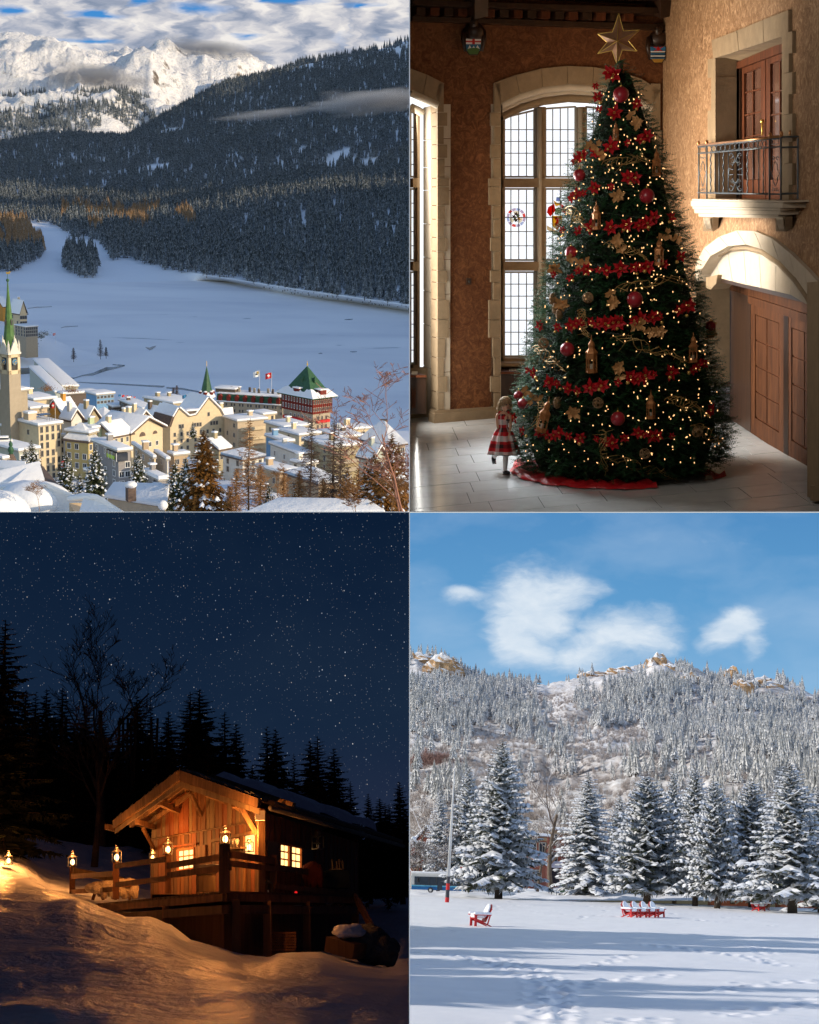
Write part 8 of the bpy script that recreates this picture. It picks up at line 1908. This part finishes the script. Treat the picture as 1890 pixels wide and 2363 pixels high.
# bus
def bus():
 C=BR.P(946.5,2058,141);k=141/F;L=140*k;H=43*k;root=thing(BR,'parked_bus','white and blue city bus with dark windows and snow on its roof','bus',C);M['buswhite']=mat('bus_white',(.62,.62,.60),.4,.08);M['busblue']=mat('bus_blue',(.02,.13,.34),.35,.1);M['buscyan']=mat('bus_light_blue',(.12,.42,.60),.35,.1)
 def bx(nm,x0,x1,z0,z1,y,mt,th=.04,pr=None):m=MB();m.box(((x0+x1)/2*L,y,(z0+z1)/2*H),((x1-x0)*L,th,(z1-z0)*H));return part(nm,m,M[mt],pr or root,False)
 m=MB();m.box((L/2,1.25,H*.55),(L,2.5,H*.86));part('body',m,M['buswhite'],root,False,bev=.12);bx('window_band',.07,.985,.38,.80,-.03,'glass');bx('blue_panel',.02,.99,.13,.36,-.03,'busblue');bx('light_stripe',.02,.99,.30,.36,-.05,'buscyan')
 for x in(.14,.30,.42,.58,.72,.86):bx('window_post',x,x+.008,.38,.80,-.055,'metal_d',.03)
 bx('door',.44,.52,.14,.80,-.06,'glass',.03);bx('windscreen',.01,.06,.38,.85,-.02,'buswhite')
 for x in(.33,.93):
  m=MB();m.tube([(x*L,-.08,H*.12),(x*L,.25,H*.12)],H*.14,16);part('wheel',m,M['metal_d'],root,False);m=MB();m.tube([(x*L,-.10,H*.12),(x*L,-.07,H*.12)],H*.07,12);part('hub',m,M['frame_w'],root,False)
 m=MB();m.box((L*.12,-.2,H*.62),(.1,.3,.35));part('mirror',m,M['metal_d'],root,False);m=MB();m.box((L/2,1.25,H*1.01),(L*.99,2.4,.16));part('roof_snow',m,M['snow'],root,False,True,.05)
bus()
def car(px,row,d,label,mt):
 root=thing(BR,'parked_car',label,'car',BR.P(px,row,d));m=MB();m.box((0,0,.6),(3.4,1.6,.6));part('body',m,M[mt],root,False,bev=.12);m=MB();m.box((-.1,0,1.1),(1.9,1.4,.5));part('cabin',m,M['glass'],root,False,bev=.15);m=MB();m.box((-.1,0,1.42),(1.8,1.4,.16));part('roof_snow',m,M['snow'],root,False,True,.05)
 for x in(-1.1,1.1):m=MB();m.tube([(x,-.85,.32),(x,-.6,.32)],.32,12);part('wheel',m,M['metal_d'],root,False)
car(1112,2062,158,'dark blue car parked just behind the bus','busblue');car(1875,2068,150,'dark car behind the trees at the right edge','metal_d');car(1700,2062,165,'dark red car glimpsed between trunks on the right','jred')
# lamp, pole, bin, sign
lp=thing(BR,'street_lamp','slender white street lamp with a globe and red bow beside the bus','street lamp',BR.P(1067,2064,138.5));m=MB();m.tube([(0,0,0),(0,0,.3),(0,0,2.6)],[.12,.06,.045],8);part('post',m,M['frame_w'],lp,False);m=MB();m.sphere((0,0,2.85),.17,12,8,(1,1,1.2));part('globe',m,M['frame_w'],lp,False,True);m=MB();m.sphere((0,0,3.06),.14,10,6,(1,1,.5));part('snow_cap',m,M['snow'],lp,False,True);m=MB();m.sphere((-.12,-.1,2.2),.12,8,6);m.sphere((.12,-.1,2.2),.12,8,6);part('bow',m,M['red'],lp,False,True)
m=MB()
for k in range(14):m.sphere((.06*math.sin(k*1.5),-.05,.5+k*.12),.08,6,5)
part('garland',m,M['frost'],lp,False,True)
tp_=thing(BR,'tall_pole','tall leaning pale pole with red and black painted foot','pole',BR.P(1031,2090,113));a=BR.P(1031,2092,113);b_=BR.P(1048.8,1774,113);M['polegrey']=mat('weathered_white_paint',(.60,.60,.60),.6,.18,2);M['poleblack']=mat('black_paint',(.05,.05,.06),.6,.2)
ts=[0,.065,.12,.165,.215]
for k in range(4):m=MB();m.tube([a.lerp(b_,ts[k]),a.lerp(b_,ts[k+1])],.145-.006*k,12);part('painted_band',m,M[('red','poleblack')[k%2]],tp_)
m=MB();m.tube([a.lerp(b_,.2155),a.lerp(b_,1)],[.12,.05],12);part('shaft',m,M['polegrey'],tp_,True,True)
bn_=thing(BR,'litter_bin','green litter bin with snow on its lid by the thin tree','litter bin',BR.P(1298,2062,148));m=MB();m.box((0,0,.5),(.45,.45,.95));part('body',m,M['copper'],bn_,False,bev=.04);m=MB();m.box((0,0,1.1),(.5,.5,.22));part('snow_cap',m,M['snow'],bn_,False,True,.07)
sg=thing(BR,'oval_sign','brown oval sign at the right edge in front of the big spruce','sign',BR.P(1887,1973,118));m=MB();c=BR.P(1890,1973,118);m.prism([c+V((.42*math.cos(k*.393),0,.30*math.sin(k*.393)))for k in range(16)],(0,.06,0));part('board',m,M['roofbrown'],sg)
# chairs
M['chairred']=mat('red_chair_paint',(.55,.02,.022),.45,.12,4);M['chairbrown']=mat('brown_chair_paint',(.34,.13,.06),.55,.15,4)
def adirondack(mt,label,base,rz,sc_=1.0,back=.9,group=None):
 r=thing(BR,'garden_chair',label,'chair',base,rz,group,sc_);A=lambda nm,m,mm=mt,bev=0,sm=False:part(nm,m,M[mm],r,False,sm,bev)
 for y in(-.34,.34):
  m=MB();m.prism([(.45,y-.02,0),(.32,y-.02,0),(.30,y-.02,.55),(.42,y-.02,.55)],(0,.05,0));A('front_leg',m);m=MB();m.prism([(.40,y-.02,.30),(-.55,y-.02,.0),(-.40,y-.02,.0),(.40,y-.02,.42)],(0,.04,0));A('side_rail',m);m=MB();m.prism([(.50,y*1.15-.07,.55),(-.45,y*1.15-.07,.55),(-.45,y*1.15-.07,.59),(.50,y*1.15-.07,.59)],(0,.15,0));A('armrest',m)
  m=MB();m.bar((-.28,y,.1),(-.42,y,.56),.06,.06,V((0,1,0)));A('rear_leg',m);m=MB();m.box((0.02,y*1.15,.645),(.92,.2,.13));A('armrest_snow',m,'snow',.05,True)
 for k in range(6):x=.42-k*.105;m=MB();m.box((x,0,.40-k*.035),(.09,.64,.03));A('seat_slat',m)
 for k in range(7):
  y=(k-3)*.095;t_=back-.05*abs(k-3)**1.6*.7;m=MB();m.prism([(-.16,y-.042,.2),(-.16,y+.042,.2),(-.22-t_*.42,y*1.12+.046,.2+t_),(-.22-t_*.42,y*1.12-.046,.2+t_)],(-.03,0,0));A('back_slat',m)
 m=MB();m.bar((-.42,-.34,.62),(-.42,.34,.62),.04,.07);A('back_rail',m);m=MB();m.box((.15,0,.53),(.62,.60,.26));A('seat_snow',m,'snow',.10,True)
 m=MB();m.sphere((0,0,0),1,14,10,(.10,.31,.40));m.xform(Matrix.Translation((-.34,0,.2+back*.62))@Matrix.Rotation(-.40,4,'Y'));A('back_snow',m,'snow',0,True);return r
def at(px,row):return BR.G(px,row)
adirondack('chairred','single red garden chair piled with snow standing apart at the left',at(1108,2137),R_(205),.88)
for i in range(4):
 p0=at(1453,2117);sd=V((math.sin(R_(38)),math.cos(R_(38)),0));fw_=V((0,0,0));adirondack('chairred',('leftmost and nearest red chair of the row of four','second red chair from the left in the row of four','third red chair from the left in the row of four','farthest red chair of the row, its bare red back showing')[i],p0+sd*(.86*i)+V((-.12*i*0,0,0)),R_(-38),.80)
adirondack('chairred','red chair of the pair at the right, facing the picture',at(1750,2103),R_(-50),.85);adirondack('chairbrown','brown chair leaning behind the red one at the right',at(1762,2101),R_(215),.85)
# ================================================================ the shells of the two enclosed places, and the white dividing bars
def shell(fr_name,name,x0,x1,y0,y1,z0,z1,open_,mt):
 """closed box with one opening (xa, xb, za, zb) in its near face; plates sit just outside the opening's edges"""
 m=MB();t=.02;xa,xb,za,zb=open_
 def bx(a,b):m.box(((a[0]+b[0])/2,(a[1]+b[1])/2,(a[2]+b[2])/2),(b[0]-a[0],b[1]-a[1],b[2]-a[2]))
 def b6(a0,a1,b0,b1,c0,c1):bx((a0,b0,c0),(a1,b1,c1))
 if x0<xa:b6(x0,xa,y0,y0+t,z0,z1)
 if xb<x1:b6(xb,x1,y0,y0+t,z0,z1)
 if z0<za:b6(xa,xb,y0,y0+t,z0,za)
 if zb<z1:b6(xa,xb,y0,y0+t,zb,z1)
 b6(x0,x1,y1-t,y1,z0,z1)
 b6(x0,x0+.003,y0+t,y1-t,z0,z1);b6(x1-.003,x1,y0+t,y1-t,z0,z1)
 b6(x0+.003,x1-.003,y0+t,y1-t,z0,z0+.003);b6(x0+.003,x1-.003,y0+t,y1-t,z1-.003,z1)
 me=m.mesh(name,mt);o=bpy.data.objects.new(name,me);COL[fr_name].objects.link(o);return tag(o,None,None,None,'structure')
M['shell_h']=mat('hall_shell',(.16,.09,.05),.9,.1);M['shell_n']=emis('dark_night_sky',(.0045,.0065,.016),1.0)
aw,ah=945.0/F*8.0,CY/F*8.0
shell('hall','hall_walls',.0005,12.0,8.0,36.5,.0005,14.0,(.0005,aw+.02,.0005,ah+.02),M['shell_h'])
shell('night','night_enclosure',-24.0,-.0005,8.0,62.0,-26.0,-.0005,(-aw-.02,-.0005,-ah-.02,-.0005),M['shell_n'])
M['whitebar']=mat('white_bar',(.93,.93,.95),.5,.02)
m=MB();m.box((0,7.97,0),(.0042,.01,5.4));m.box((-1.09,7.97,0),(2.17,.01,.0042));m.box((1.09,7.97,0),(2.17,.01,.0042));me=m.mesh('divider',M['whitebar']);o=bpy.data.objects.new('divider',me);sc.collection.objects.link(o);o['kind']='structure'

# things of one place end where that place's walls stand
def clip(fr,ax,sgn):
 near=('branches','crown','trunk','snow_on','roof_snow','wall','foliage')
 for o in list(fr.col.objects):
  if o.type!='MESH' or o.get('kind')=='structure' and 'wall' in o.name:continue
  W=o.matrix_world if o.parent is None else None
  if W is None:
   W=o.matrix_basis.copy();q=o.parent
   while q:W=(q.matrix_basis if q.parent else q.matrix_basis)@W;q=q.parent
  bb=[W@V(c)for c in o.bound_box]
  lo=min(c[ax]*sgn for c in bb);hi=max(c[ax]*sgn for c in bb)
  if fr is TL and not(o.parent and o.name.startswith(near)):continue
  if lo>=0 or not o.data.polygons:continue
  co=V((0,0,0));co[ax]=.001*sgn;no=V((0,0,0));no[ax]=sgn
  me=o.data.copy();o.data=me;bm=bmesh.new();bm.from_mesh(me);Wi=W.inverted();p=Wi@co;nn=(W.to_3x3().transposed()@no).normalized()
  bmesh.ops.bisect_plane(bm,geom=bm.verts[:]+bm.edges[:]+bm.faces[:],plane_co=p,plane_no=nn,clear_inner=True);bm.to_mesh(me);bm.free()
  if hi<0 or not me.polygons:
   if not o.children:bpy.data.objects.remove(o)
clip(TR,0,1);clip(TR,2,1);clip(BL,0,-1);clip(TL,0,-1)
